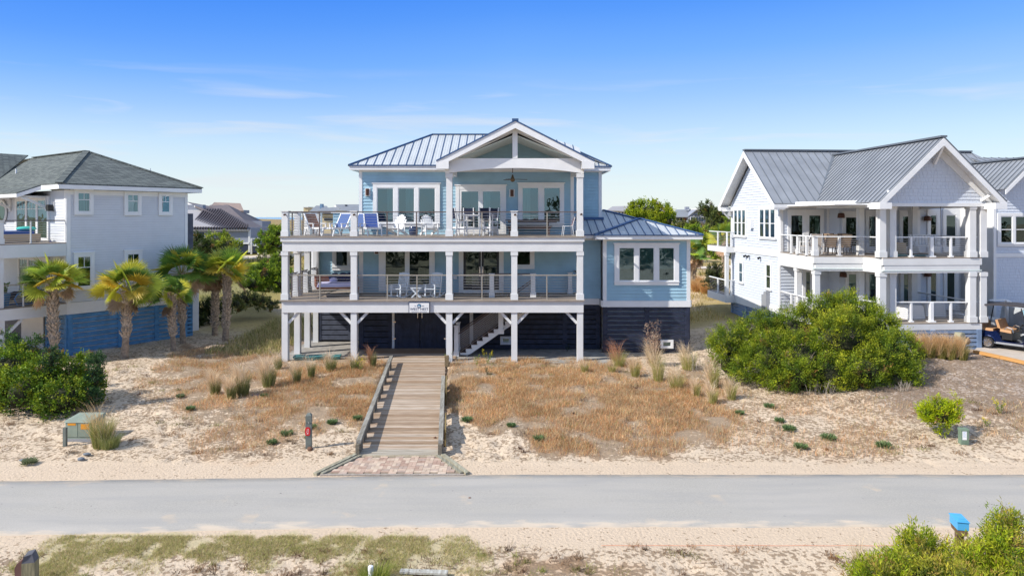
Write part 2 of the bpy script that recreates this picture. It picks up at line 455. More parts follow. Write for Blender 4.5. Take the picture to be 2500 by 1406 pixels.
def road_edges(x):
    far = 18.52-.5*sst(2, -16, x)+.02*vnoise(x, x*0, .35, 5)+.05*vnoise(x, x*0, 2.1, 6)
    near = 15.46-.5*sst(-2, -15, x)-.3*sst(-8.5,-12,x)*0-.03*vnoise(x, x*0+9, .35, 7)-.07*vnoise(x, x*0+9, 1.7, 8)
    return near, far
rx = np.concatenate([np.arange(-160, -22, 2.0), np.arange(-22, 24, .08), np.arange(24, 160, 2.0)])
rn, rf = road_edges(rx)
rows = 9
RV = []
for k in range(rows):
    t = k/(rows-1); yy = rn*(1-t)+rf*t
    zz = np.full_like(yy, .022)+.02*math.sin(PI*t)
    if k in (0, rows-1): zz = zz-.01
    RV.append(np.stack([rx, yy, zz], -1))
RV.append(np.stack([rx, rf+.01, np.full_like(rf, -.1)], -1)); RV.insert(0, np.stack([rx, rn-.01, np.full_like(rn, -.1)], -1))
RV = np.concatenate(RV); m_ = len(rx); idx = np.arange(len(RV)).reshape(-1, m_)
RF = np.stack([idx[:-1,:-1], idx[:-1,1:], idx[1:,1:], idx[1:,:-1]], -1).reshape(-1, 4)
ro = npmesh('road', RV, RF, M_ROAD, smooth=True); tag(ro, kind='structure')
tt = np.concatenate([np.zeros(m_)]+[np.full(m_, k/(rows-1)) for k in range(rows)]+[np.ones(m_)]); ro.data.attributes.new('edge', 'FLOAT', 'POINT').data.foreach_set('value', (np.minimum(tt, 1-tt)*2).astype(np.float32))

# background sandy lanes between the houses
M_LANE = mat('sandy_lane', S(214,200,186), .9, var=.1, vscale=1.5, bump=.2)
def lane(name, pts, w):
    V = []; 
    P = [Vector((a, b_, 0)) for a, b_ in pts]
    fine = []
    for a, b_ in zip(P, P[1:]):
        n = max(2, int((b_-a).length/1.0))
        fine += [a.lerp(b_, k/n) for k in range(n)]
    fine.append(P[-1])
    for i, p in enumerate(fine):
        d = (fine[min(i+1, len(fine)-1)]-fine[max(i-1, 0)]).normalized(); n = Vector((-d.y, d.x, 0))
        for s in (-1, 0, 1):
            q = p+n*s*w/2; V.append((q.x, q.y, g1(q.x, q.y)+.06))
    F = []
    for i in range(len(fine)-1):
        for k in range(2): F.append((i*3+k, i*3+k+1, i*3+k+4, i*3+k+3))
    tag(npmesh(name, V, F, M_LANE, smooth=True), kind='structure')
lane('path', [(20, 100), (34, 98), (60, 110)], 5)
lane('path', [(14, 72), (22, 73), (30, 78)], 3)
lane('path', [(-60, 84), (-40, 88), (-25, 96)], 4)

# sea beyond the dunes
M_SEA = mat('sea_water', S(120,160,185), .25, var=.1, vscale=.01, spec=.5)
sb = MB(); sb.add([(-9000,470,-.6),(9000,470,-.6),(9000,20000,-.6),(-9000,20000,-.6)], [(0,1,2,3)])
tag(sb.build('sea', M_SEA), kind='structure')

# ------------------------------------------------------------------ camera, sun, sky
cam = bpy.data.cameras.new('camera'); co = bpy.data.objects.new('camera', cam); C.objects.link(co)
co.location = (0, 0, CH); co.rotation_euler = (PI/2, 0, 0)
cam.sensor_width = 36; cam.lens = 36*FP/2500; cam.shift_y = -(703-CY)/2500; cam.clip_end = 30000; cam.clip_start = .1
SC.camera = co
sd = Vector((-1.12, -.50, 1.0)).normalized()      # towards the sun
EL = math.asin(sd.z); ROT = math.atan2(sd.x, sd.y)
sun = bpy.data.lights.new('sun', 'SUN'); sun.energy = 3.9; sun.angle = R(.55); sun.color = (1.0, .95, .87)
so = bpy.data.objects.new('sun', sun); C.objects.link(so); so.rotation_euler = sd.to_track_quat('Z', 'Y').to_euler()
so.location = (-20, -10, 40)
w = bpy.data.worlds.new('World'); SC.world = w; w.use_nodes = True
nt = w.node_tree; L = nt.links; bg = nt.nodes['Background']
sky = nt.nodes.new('ShaderNodeTexSky'); sky.sky_type = 'NISHITA'; sky.sun_disc = False
sky.sun_elevation = EL; sky.sun_rotation = ROT; sky.air_density = 1.3; sky.dust_density = .4; sky.ozone_density = 2.6; sky.altitude = 0
hs = nt.nodes.new('ShaderNodeHueSaturation'); hs.inputs['Saturation'].default_value = 1.35; hs.inputs['Hue'].default_value = .508
L.new(sky.outputs[0], hs.inputs['Color'])
tc = nt.nodes.new('ShaderNodeTexCoord'); sp = nt.nodes.new('ShaderNodeSeparateXYZ'); L.new(tc.outputs['Generated'], sp.inputs[0])
# thin cirrus: noise stretched along the horizon, only in a low band of the sky
mp = nt.nodes.new('ShaderNodeMapping'); mp.inputs['Scale'].default_value = (2.4, 2.4, 26); mp.inputs['Rotation'].default_value = (0, R(1.5), 0)
L.new(tc.outputs['Generated'], mp.inputs[0])
nz = nt.nodes.new('ShaderNodeTexNoise'); nz.inputs['Scale'].default_value = 1.6; nz.inputs['Detail'].default_value = 9; nz.inputs['Distortion'].default_value = .5
L.new(mp.outputs[0], nz.inputs['Vector'])
r1 = nt.nodes.new('ShaderNodeMapRange'); r1.inputs[1].default_value = .53; r1.inputs[2].default_value = .74; L.new(nz.outputs[0], r1.inputs[0])
r2 = nt.nodes.new('ShaderNodeMapRange'); r2.inputs[1].default_value = .21; r2.inputs[2].default_value = .14; L.new(sp.outputs[2], r2.inputs[0])
mu = nt.nodes.new('ShaderNodeMath'); mu.operation = 'MULTIPLY'; L.new(r1.outputs[0], mu.inputs[0]); L.new(r2.outputs[0], mu.inputs[1])
mu2 = nt.nodes.new('ShaderNodeMath'); mu2.operation = 'MULTIPLY'; mu2.inputs[1].default_value = .55; L.new(mu.outputs[0], mu2.inputs[0])
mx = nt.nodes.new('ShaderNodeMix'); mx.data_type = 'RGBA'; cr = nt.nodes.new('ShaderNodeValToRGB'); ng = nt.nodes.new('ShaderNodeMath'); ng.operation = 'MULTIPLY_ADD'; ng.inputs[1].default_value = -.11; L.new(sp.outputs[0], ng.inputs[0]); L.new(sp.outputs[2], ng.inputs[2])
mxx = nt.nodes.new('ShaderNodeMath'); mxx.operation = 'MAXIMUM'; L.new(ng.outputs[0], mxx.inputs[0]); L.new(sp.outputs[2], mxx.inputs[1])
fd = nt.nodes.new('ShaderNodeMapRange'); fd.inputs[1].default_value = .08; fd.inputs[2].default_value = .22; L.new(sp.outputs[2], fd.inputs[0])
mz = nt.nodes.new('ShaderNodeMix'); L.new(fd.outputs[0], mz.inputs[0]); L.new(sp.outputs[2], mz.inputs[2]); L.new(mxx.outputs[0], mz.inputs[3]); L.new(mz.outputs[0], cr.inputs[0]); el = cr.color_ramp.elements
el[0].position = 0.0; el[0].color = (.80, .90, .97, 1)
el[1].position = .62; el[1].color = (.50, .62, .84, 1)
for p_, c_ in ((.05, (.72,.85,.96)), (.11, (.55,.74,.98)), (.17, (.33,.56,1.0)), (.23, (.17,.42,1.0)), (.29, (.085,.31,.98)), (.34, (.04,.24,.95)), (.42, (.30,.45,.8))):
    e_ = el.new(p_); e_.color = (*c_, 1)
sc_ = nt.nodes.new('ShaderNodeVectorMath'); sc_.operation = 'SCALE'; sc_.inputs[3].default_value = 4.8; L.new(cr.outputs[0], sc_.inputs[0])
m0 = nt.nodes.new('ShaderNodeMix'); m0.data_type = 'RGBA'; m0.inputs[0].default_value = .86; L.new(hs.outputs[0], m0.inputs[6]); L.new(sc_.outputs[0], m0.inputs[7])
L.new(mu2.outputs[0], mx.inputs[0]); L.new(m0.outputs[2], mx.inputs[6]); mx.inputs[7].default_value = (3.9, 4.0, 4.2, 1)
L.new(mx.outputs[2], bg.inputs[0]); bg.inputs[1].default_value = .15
SC.view_settings.view_transform = 'Standard'; SC.view_settings.look = 'None'; SC.view_settings.gamma = 1
SC.view_settings.exposure = .48
SC.cycles.max_bounces = 6; SC.cycles.diffuse_bounces = 3; SC.cycles.glossy_bounces = 3; SC.cycles.transparent_max_bounces = 16
SC.cycles.use_denoising = True
# ------------------------------------------------------------------ building helpers
class Pl:
    """a vertical wall plane: origin (x, y), direction e, outward normal n = e turned clockwise"""
    def __init__(s, x, y, ex=1, ey=0):
        l = math.hypot(ex, ey); s.x, s.y, s.ex, s.ey = x, y, ex/l, ey/l
        s.nx, s.ny = s.ey, -s.ex
    def p(s, a, o, z):
        return (s.x+s.ex*a+s.nx*o, s.y+s.ey*a+s.ny*o, z)
    def box(s, mb, a0, a1, o0, o1, z0, z1):
        mb.hexa([s.p(a0,o1,z0), s.p(a1,o1,z0), s.p(a1,o0,z0), s.p(a0,o0,z0), s.p(a0,o1,z1), s.p(a1,o1,z1), s.p(a1,o0,z1), s.p(a0,o0,z1)])
    def poly(s, mb, pts, o0, o1):      # pts (a, z); extruded between offsets o0 and o1
        mb.slab([s.p(a, o1, z) for a, z in pts], (s.nx*(o0-o1), s.ny*(o0-o1), 0))

def lap(mb, P, a0, a1, z0, z1, exp=.17, proud=.03, clip=None, shingle=0.0):
    n = max(1, round((z1-z0)/exp)); h = (z1-z0)/n; gp_ = .013 if exp > .13 else .02
    rr = random.Random(int(abs(a0*71+z0*13+P.x*7)*10))
    for k in range(n):
        zb = z0+k*h+gp_; zt = z0+(k+1)*h
        if clip:
            b0, b1 = clip(zb); t0, t1 = clip(zt)
            b0 = max(a0, b0); b1 = min(a1, b1); t0 = max(a0, t0); t1 = min(a1, t1)
            if b1-b0 < .02: continue
            if t1 < t0: t0 = t1 = (b0+b1)/2
        else:
            b0 = t0 = a0; b1 = t1 = a1
        if shingle and b1-b0 > .3:
            a = b0
            while a < b1-.02:
                wd = rr.uniform(.6, 1.4)*shingle; e = min(b1, a+wd); g = .008
                j = proud+rr.uniform(-.002, .007)
                u = lambda q: min(max(q, t0), t1)
                mb.add([P.p(a, j, zb), P.p(e-g, j, zb), P.p(u(e-g), .003, zt), P.p(u(a), .003, zt), P.p(a, 0, zb), P.p(e-g, 0, zb), P.p(u(e-g), 0, zt), P.p(u(a), 0, zt)],
                       [(0,1,2,3), (4,5,1,0), (5,6,2,1), (7,4,0,3)])
                a = e
        else:
            mb.add([P.p(b0, proud, zb), P.p(b1, proud, zb), P.p(t1, .003, zt), P.p(t0, .003, zt), P.p(b0, 0, zb), P.p(b1, 0, zb), P.p(t1, 0, zt), P.p(t0, 0, zt)],
                   [(0,1,2,3), (4,5,1,0), (5,6,2,1), (7,4,0,3)])
    if clip is None: P.box(mb, a0, a1, -.06, 0, z0, z1)
    else:
        b0, b1 = clip(z0); t0, t1 = clip(z1-.01)
        b0 = max(a0, b0); b1 = min(a1, b1); t0 = max(a0, t0); t1 = min(a1, t1)
        if t1 < t0: t0 = t1 = (t0+t1)/2
        P.poly(mb, [(b0, z0), (b1, z0), (t1, z1-.01), (t0, z1-.01)], -.06, 0)

def window(parent, P, a0, a1, z0, z1, panes, local=False, muntin=None, head=.05, shade=None, curtain=None, name='window', trim=None, glass=None, sash=.045, interior=None, sill=True):
    """a0..a1, z0..z1 outer edge of the casing; panes: list of (p0, p1, q0, q1) glass openings"""
    t = trim or M_TRIM
    mb = MB()
    q1 = max(p[3] for p in panes); q0 = min(p[2] for p in panes)
    ps = sorted(panes)
    P.box(mb, a0, ps[0][0], .0, .09, z0, z1); P.box(mb, ps[-1][1], a1, .0, .09, z0, z1)
    for l, r in zip(ps, ps[1:]):
        if r[0] > l[1]+.01: P.box(mb, l[1], r[0], .0, .09, q0, q1)
    P.box(mb, ps[0][0], ps[-1][1], .0, .087, z0, q0)
    P.box(mb, ps[0][0], ps[-1][1], .0, .087, q1, z1)
    if head: P.box(mb, a0-head, a1+head, .0, .115, z1, z1+.06)
    if sill: P.box(mb, a0-.02, a1+.02, .0, .12, q0-.06, q0-.012)
    w = mb.build(name, t, parent, local)
    g = MB(); f = MB(); d = MB(); sh = MB(); cu = MB()
    for i, (p0, p1, r0, r1) in enumerate(panes):
        P.box(f, p0, p0+sash, .04, .07, r0, r1); P.box(f, p1-sash, p1, .04, .07, r0, r1)
        P.box(f, p0+sash, p1-sash, .04, .07, r0, r0+sash); P.box(f, p0+sash, p1-sash, .04, .07, r1-sash, r1)
        a, b_ = p0+sash, p1-sash; c, e = r0+sash, r1-sash
        if muntin == 'sash':
            m = (c+e)/2; P.box(f, a, b_, .045, .072, m-.02, m+.02)
        elif muntin == 'top':
            m = c+(e-c)*.64; P.box(f, a, b_, .045, .072, m-.018, m+.018); P.box(f, (a+b_)/2-.012, (a+b_)/2+.012, .045, .068, m+.018, e)
        elif muntin == 'top3':
            m = c+(e-c)*.78; P.box(f, a, b_, .045, .072, m-.015, m+.015)
            for t3 in (1/3, 2/3): P.box(f, a+(b_-a)*t3-.01, a+(b_-a)*t3+.01, .045, .068, m+.015, e)
        g.face([P.p(a, .058, c), P.p(b_, .058, c), P.p(b_, .058, e), P.p(a, .058, e)])
        d.face([P.p(p0, .046, r0), P.p(p1, .046, r0), P.p(p1, .046, r1), P.p(p0, .046, r1)])
        if shade is not None:
            zs = c+(e-c)*shade[0 if len(shade) == 1 else i]
            sh.face([P.p(a, .052, zs), P.p(b_, .052, zs), P.p(b_, .052, e), P.p(a, .052, e)])
            P.box(sh, a, b_, .0505, .0545, zs-.015, zs+.01)
        if curtain:
            for (u0, u1) in curtain[i % len(curtain)]:
                cu.face([P.p(a+(b_-a)*u0, .049, c), P.p(a+(b_-a)*u1, .049, c), P.p(a+(b_-a)*u1, .049, e), P.p(a+(b_-a)*u0, .049, e)])
    f.build('sash', t, w, local); g.build('pane', glass or M_GLASS, w, local); d.build('room_backing', interior or M_INTERIOR, w, local)
    if sh.f: sh.build('roller_shade', M_SHADE, w, local)
    if cu.f: cu.build('curtain', M_CURTAIN, w, local)
    return w

def roof_face(mb, pts, sp=.41, th=.05, sh=.04, sw=.03, k0=0, k1=1, ribs=0):
    """standing seam roof panel: polygon pts plus raised seams running up the slope"""
    P = [Vector(p) for p in pts]
    n = Vector((0,0,0))
    for i in range(len(P)):
        a, b = P[i], P[(i+1) % len(P)]; n += a.cross(b)
    n.normalize()
    if n.z < 0: n = -n; P = P[::-1]
    e = Vector((0,0,1)).cross(n).normalized(); u = n.cross(e).normalized()
    mb.mat(k0); mb.slab(P, -n*th)
    o = P[0]; s = [(p-o).dot(e) for p in P]; t = [(p-o).dot(u) for p in P]
    mb.mat(k1); q = math.ceil(min(s)/sp)*sp+.001
    while q < max(s):
        hit = []
        for i in range(len(P)):
            j = (i+1) % len(P)
            if (s[i] <= q) != (s[j] <= q):
                f = (q-s[i])/(s[j]-s[i]); hit.append(t[i]+f*(t[j]-t[i]))
        hit.sort()
        for a, b in zip(hit[::2], hit[1::2]):
            if b-a > .1: mb.bar(o+e*q+u*a+n*sh*.45, o+e*q+u*b+n*sh*.45, sw, sh, up=n)
        q += sp
    if ribs:
        mb.mat(k0); q = math.ceil(min(s)/sp)*sp+.001
        while q < max(s):
            for fr in (.33, .66):
                qq = q-sp*fr; hit = []
                for i in range(len(P)):
                    j = (i+1) % len(P)
                    if (s[i] <= qq) != (s[j] <= qq): hit.append(t[i]+(qq-s[i])/(s[j]-s[i])*(t[j]-t[i]))
                hit.sort()
                for a, b in zip(hit[::2], hit[1::2]):
                    if b-a > .1: mb.bar(o+e*qq+u*a+n*.004, o+e*qq+u*b+n*.004, .035, .006, up=n)
            q += sp

def ridge(mb, p, q, w=.16, h=.05, k=1):
    mb.mat(k); mb.bar(Vector(p)+Vector((0,0,.03)), Vector(q)+Vector((0,0,.03)), w, h)

def column(parent, x, y, z0, z1, w=.28, base=True, cap=True, local=False, name='column', m=None):
    mb = MB(); h = w/2; mb.box(x-h, x+h, y-h, y+h, z0, z1)
    if base: mb.box(x-h-.035, x+h+.035, y-h-.035, y+h+.035, z0, z0+.27)
    if cap: mb.box(x-h-.03, x+h+.03, y-h-.03, y+h+.03, z1-.19, z1-.001)
    return mb.build(name, m or M_WHITE, parent, local)

def railing(parent, pts, z, h, posts, mrail, mpost, local=False, cables=9, post_w=.05, topw=.07, name='railing'):
    """pts: plan polyline; posts: plan positions of thin posts"""
    mb = MB(); mb.mat(0)
    for a, b in zip(pts, pts[1:]): mb.bar((a[0], a[1], z+h), (b[0], b[1], z+h), topw, .045)
    mb.mat(1)
    for k in range(cables):
        zz = z+.08+(h-.14)*k/(cables-1)
        for a, b in zip(pts, pts[1:]): mb.bar((a[0], a[1], zz), (b[0], b[1], zz), .013, .013)
    r = mb.build(name, [mrail, M_STEEL], parent, local)
    for (x, y) in posts:
        pb = MB(); pb.box(x-post_w/2, x+post_w/2, y-post_w/2, y+post_w/2, z, z+h-.02)
        pb.box(x-post_w*.9, x+post_w*.9, y-post_w*.9, y+post_w*.9, z, z+.015)
        pb.build('rail_post', mpost, r, local)
    return r

def newel(parent, x, y, z0, z1, w=.27, local=False, name='newel_post'):
    mb = MB(); h = w/2; mb.box(x-h, x+h, y-h, y+h, z0, z1-.04); mb.box(x-h-.03, x+h+.03, y-h-.03, y+h+.03, z0, z0+.24)
    mb.box(x-h-.035, x+h+.035, y-h-.035, y+h+.035, z1-.04, z1)
    return mb.build(name, M_WHITE, parent, local)

def slatwall(mb, P, a0, a1, z0, z1, n, posts, k_slat=0, k_back=1, depth=.035):
    """horizontal boards with gaps, framed by vertical boards at the given positions"""
    mb.mat(k_back); P.box(mb, a0, a1, -.16, -.12, z0, z1)
    mb.mat(k_slat); h = (z1-z0)/n
    for k in range(n): P.box(mb, a0, a1, -.02, depth*.4, z0+k*h+.022, z0+(k+1)*h-.026)
    for a in posts: P.box(mb, a-.11, a+.11, -.02, depth, z0, z1)
# ------------------------------------------------------------------ the pale blue house in the middle
ZL, ZU = 3.13, 6.10
H = empty('beach_house', (-3.5, 36, .2), 0, 'pale blue three storey beach house on white posts with wraparound decks and metal roof', 'house')
PF = Pl(0, 34.9)            # main front wall, a = world x
PW = Pl(0, 34.0)            # wing front
PR = Pl(0, 37.0)            # set-back wall on the right
PLL = Pl(0, 37.2)           # set-back wall on the left
PSL = Pl(-7.81, 37.2, 0, -1)  # jog side facing left
# walls
mb = MB()
lap(mb, PF, -7.66, 3.0, ZU, 9.30)
lap(mb, PF, -7.6, 4.53, 2.84, 5.9)
gx = lambda z: (.15-(11.25-z)/.507, .15+(11.25-z)/.507)
lap(mb, PF, -3.4, 3.7, 9.30, 11.25, clip=gx)
lap(mb, PR, 3.14, 4.70, 6.2, 9.42)
lap(mb, PLL, -10.78, -7.81, ZL, 5.9)
lap(mb, PLL, -9.75, -7.81, ZU, 7.2)
lap(mb, Pl(-7.81, 41.5, 0, -1), 0, 6.6, ZU, 9.4)
lap(mb, Pl(-7.81, 37.2, 0, -1), 0, 2.2, ZL, 5.9)
lap(mb, Pl(3.14, 34.9, 0, 1), 0, 2.1, 6.1, 9.4)
lap(mb, Pl(4.84, 37.0, 0, 1), 0, 4.5, 6.2, 9.4)
lap(mb, Pl(8.85, 34.0, 0, 1), 0, 7.5, 2.84, 5.9)
mb.build('siding', M_BLUE, H)
# wing wall is a shade lighter in the photo only by light; same paint
mb = MB(); lap(mb, PW, 4.70, 8.70, 2.84, 5.82); mb.build('wing_siding', M_BLUE, H)
mb = MB()
mb.box(-7.7, 4.7, 37.2, 41.3, .3, 9.3); mb.box(-7.7, 3.0, 35.0, 37.2, 2.6, 9.3); mb.box(3.0, 4.5, 35.05, 37.3, 2.6, 5.9)
mb.box(4.6, 8.75, 34.1, 41.4, .3, 5.8); mb.box(-10.7, -7.7, 37.3, 41.3, .3, 6.05)
mb.build('inner_wall', M_WHITE, H)
# white trim: corner boards, friezes, bands
mb = MB()
PF.box(mb, -7.81, -7.65, -.04, .045, ZU, 9.30); PF.box(mb, 2.99, 3.16, -.04, .045, ZU, 9.3)
PF.box(mb, -7.81, 3.16, -.02, .05, 9.30, 9.47)
PR.box(mb, 4.69, 4.86, -.04, .045, 6.2, 9.42); PR.box(mb, 3.14, 4.86, -.02, .05, 9.42, 9.62)
PF.box(mb, -7.81, -7.6, -.04, .045, ZL, 5.4); PW.box(mb, 4.53, 4.71, -.04, .045, 2.84, 5.82); PW.box(mb, 8.69, 8.87, -.04, .045, 2.84, 5.82)
PW.box(mb, 4.53, 8.87, -.03, .05, 5.82, 5.97); PW.box(mb, 4.50, 8.88, -.05, .06, 2.53, 2.84)
mb.box(8.86, 8.94, 34.0, 41.5, 2.53, 2.84); mb.box(4.44, 4.50, 34.0, 34.9, 2.53, 2.84)
PF.box(mb, 3.35, 4.50, -.05, .055, 2.53, 2.84); PF.box(mb, 3.35, 4.53, -.03, .05, 5.82, 5.95)
PLL.box(mb, -10.92, -10.76, -.04, .045, ZL, 5.4); PLL.box(mb, -9.85, -7.75, -.10, .07, 7.2, 7.30)
mb.build('trim', M_TRIM, H)
# roofs
ZE = 9.62
mb = MB()
roof_face(mb, ribs=1, pts=[(-8.22,34.45,ZE),(3.6,34.45,ZE),(3.6,36.5,ZE+.53*2.05),(1.6,38.2,11.6),(-4.47,38.2,11.6)])
roof_face(mb, ribs=1, pts=[(-8.22,34.45,ZE),(-4.47,38.2,11.6),(-8.22,41.95,ZE)])
roof_face(mb, ribs=1, pts=[(-8.22,41.95,ZE),(-4.47,38.2,11.6),(1.6,38.2,11.6),(5.3,41.95,ZE+.03)])
roof_face(mb, ribs=1, pts=[(3.0,36.5,ZE+.10),(5.3,36.5,ZE+.10),(3.6,38.2,10.56),(3.0,38.2,10.56)])
roof_face(mb, ribs=1, pts=[(5.3,36.5,ZE+.10),(5.3,41.95,ZE+.03),(1.6,38.2,11.6)])
ridge(mb, (-4.47,38.2,11.6), (1.6,38.2,11.6)); ridge(mb, (-8.22,34.45,ZE), (-4.47,38.2,11.6)); ridge(mb, (5.3,36.5,ZE+.1), (1.6,38.2,11.6))
mb.mat(1); mb.box(-8.26, 3.7, 34.40, 34.46, ZE-.05, ZE+.012); mb.box(-8.27, -8.21, 34.4, 42.0, ZE-.05, ZE+.012); mb.box(3.6, 5.35, 36.45, 36.5, ZE+.05, ZE+.112); mb.box(5.3, 5.35, 36.5, 42.0, ZE+.05, ZE+.112)
mb.mat(2)
mb.box(-8.22, 3.7, 34.46, 34.52, ZE-.24, ZE-.051); mb.box(-8.21, -8.15, 34.52, 41.9, ZE-.24, ZE-.051); mb.box(-8.15, 3.1, 34.52, 34.9, ZE-.2, ZE-.15); mb.box(-8.15, -7.8, 34.9, 41.9, ZE-.2, ZE-.15)
mb.box(3.1, 5.28, 36.5, 36.56, ZE-.15, ZE+.05); mb.box(5.2, 5.28, 36.56, 41.9, ZE-.15, ZE+.05); mb.box(3.1, 5.2, 36.56, 37.0, ZE-.06, ZE-.02); mb.box(4.86, 5.2, 37.0, 41.9, ZE-.06, ZE-.02)
mb.build('roof', [M_ROOFMETAL, M_ROOFSEAM, M_TRIM], H)
# wing roofs
mb = MB(); z6 = 6.12
roof_face(mb, ribs=1, pts=[(4.1,33.5,z6),(9.36,33.5,z6),(6.73,36.13,z6+.79)])
roof_face(mb, ribs=1, pts=[(4.1,33.5,z6),(6.73,36.13,z6+.79),(6.73,37.03,z6+.79),(4.1,34.4,z6)])
roof_face(mb, ribs=1, pts=[(9.36,33.5,z6),(9.36,42.0,z6),(5.16,38.6,z6+1.26),(6.73,37.03,z6+.79),(6.73,36.13,z6+.79)])
roof_face(mb, ribs=1, pts=[(3.2,34.4,z6),(4.1,34.4,z6),(6.73,37.03,z6+.79),(5.16,38.6,z6+1.26),(3.2,38.6,z6+1.26)])
ridge(mb, (4.1,33.5,z6), (6.73,36.13,z6+.79), .2); ridge(mb, (9.36,33.5,z6), (6.73,36.13,z6+.79), .2); ridge(mb, (6.73,37.03,z6+.79), (5.16,38.6,z6+1.26), .2); ridge(mb, (6.73,36.1,z6+.79), (6.73,37.03,z6+.79), .2)
mb.mat(1); mb.box(4.06, 9.40, 33.46, 33.5, z6-.04, z6+.012); mb.box(3.3, 4.1, 34.36, 34.4, z6-.04, z6+.012); mb.box(9.36, 9.40, 33.5, 42, z6-.04, z6+.012); mb.box(3.16, 4.95, 36.78, 36.94, 6.86, 6.99); mb.box(4.06,4.1,33.5,34.4,z6-.04,z6+.012)
mb.mat(2); mb.box(4.1, 9.36, 33.5, 33.56, z6-.22, z6-.041); mb.box(9.28, 9.36, 33.56, 42, z6-.22, z6-.041); mb.box(4.1, 4.18, 33.56, 34.4, z6-.22, z6-.041); mb.box(4.18, 9.28, 33.56, 34.0, z6-.2, z6-.16)
mb.box(3.36, 4.1, 34.4, 34.46, z6-.2, z6-.041); mb.box(3.36, 4.5, 34.46, 34.9, z6-.19, z6-.15); mb.box(8.9, 9.28, 34.0, 41.9, z6-.2, z6-.16)
mb.build('wing_roof', [M_ROOFMETAL, M_ROOFSEAM, M_TRIM], H)
# porch gable
GY0 = 31.5
mb = MB()
L_ = [(-3.5,GY0,9.6),(.15,GY0,11.46),(.15,37.9,11.46),(-3.5,34.42,9.6)]
Rr = [(3.8,GY0,9.6),(.15,GY0,11.46),(.15,37.9,11.46),(3.8,36.3,9.6)]
roof_face(mb, L_, th=.03); roof_face(mb, Rr, th=.03)
ridge(mb, (.15,GY0-.05,11.46), (.15,37.9,11.46), .3, .09)
mb.mat(1)
for sx, xe in ((-1,-3.5),(1,3.8)):
    mb.bar((xe, GY0-.01, 9.59), (.15, GY0-.01, 11.45), .05, .06)
mb.mat(2)
for xe in (-3.5, 3.8):
    d = Vector((.15-xe, 0, 1.86)).normalized(); up = Vector((-d.z, 0, d.x)) if xe < 0 else Vector((d.z, 0, -d.x))
    if up.z < 0: up = -up
    a = Vector((xe, GY0+.03, 9.6))-up*.17; b_ = Vector((.15, GY0+.03, 11.46))-up*.17
    mb.slab([Vector((xe, GY0, 9.57)), Vector((.15, GY0, 11.43)), Vector((.15, GY0, 11.10)), Vector((xe, GY0, 9.27))], (0, .06, 0))
    x0, x1 = sorted((xe, xe+(.58 if xe < 0 else -.58)))
    mb.box(x0, x1, GY0-.01, 31.9, 9.22, 9.42)
    mb.box(x0, x1, GY0-.012, GY0+.07, 9.22, 9.88 if False else 9.60)
mb.mat(3)
mb.slab([(-3.3,32.0,9.47),(.15,32.0,10.87),(.15,34.9,10.87),(-3.3,34.9,9.47)], (0,0,-.04))
mb.slab([(-3.45,GY0+.06,9.5),(.15,GY0+.06,11.34),(.15,32.1,11.34),(-3.45,32.1,9.5)], (0,0,-.05))
mb.slab([(3.6,32.0,9.47),(.15,32.0,10.87),(.15,34.9,10.87),(3.6,34.9,9.47)], (0,0,-.04))
mb.slab([(3.75,GY0+.06,9.5),(.15,GY0+.06,11.34),(.15,32.1,11.34),(3.75,32.1,9.5)], (0,0,-.05))
mb.build('gable_roof', [M_ROOFMETAL, M_ROOFSEAM, M_TRIM, M_CEIL], H)
# truss
mb = MB(); y0, dy = 31.93, .2
mb.slab([(-3.2,y0,9.62),(.15,y0,11.36),(.15,y0,10.99),(-2.55,y0,9.74),(-3.2,y0,9.74)], (0,dy,0))
mb.slab([(3.5,y0,9.62),(.15,y0,11.36),(.15,y0,10.99),(2.85,y0,9.74),(3.5,y0,9.74)], (0,dy,0))
mb.box(.02, .26, y0-.02, y0+dy, 9.74, 11.2)
xa, xb = -3.12, 3.36; n = 18; top = [(xb, y0-.01, 9.74), (xa, y0-.01, 9.74)]
bot = [(xa+(xb-xa)*k/n, y0-.01, 9.02+.27*math.sin(PI*k/n)**.8) for k in range(n+1)]
for k in range(n):
    a, b_ = bot[k], bot[k+1]
    mb.slab([a, b_, (b_[0], b_[1], 9.74), (a[0], a[1], 9.74)], (0, dy+.02, 0))
mb.box(-3.08, -2.80, y0+dy+.01, 34.9, 9.04, 9.42); mb.box(3.05, 3.33, y0+dy+.01, 34.9, 9.04, 9.42)
mb.build('truss', M_TRIM, H)
# upper deck
HX0, HX1 = -.35, 1.32
mb = MB(); mb.mat(0)
mb.box(-10.86, 3.42, 31.78, 34.9, ZU-.045, ZU); mb.box(-10.86, -7.81, 34.9, 38.2, ZU-.045, ZU)
mb.mat(1)
mb.box(-10.80, 3.38, 31.84, 31.90, 5.85, ZU-.046); mb.box(-10.80, -10.74, 31.90, 38.2, 5.85, ZU-.046); mb.box(3.32, 3.38, 31.90, 34.9, 5.85, ZU-.046)
mb.box(-10.74, 3.32, 31.91, 32.20, 5.39, 5.86); mb.box(-10.74, -10.5, 32.20, 38.2, 5.39, 5.86); mb.box(3.1, 3.32, 32.2, 34.9, 5.39, 5.86)
mb.mat(2); mb.box(-10.5, 3.1, 32.2, 34.89, 5.74, 5.78); mb.box(-10.5, -7.9, 34.9, 37.2, 5.74, 5.78)
mb.build('upper_deck', [M_DECK, M_WHITE, M_CEIL], H)
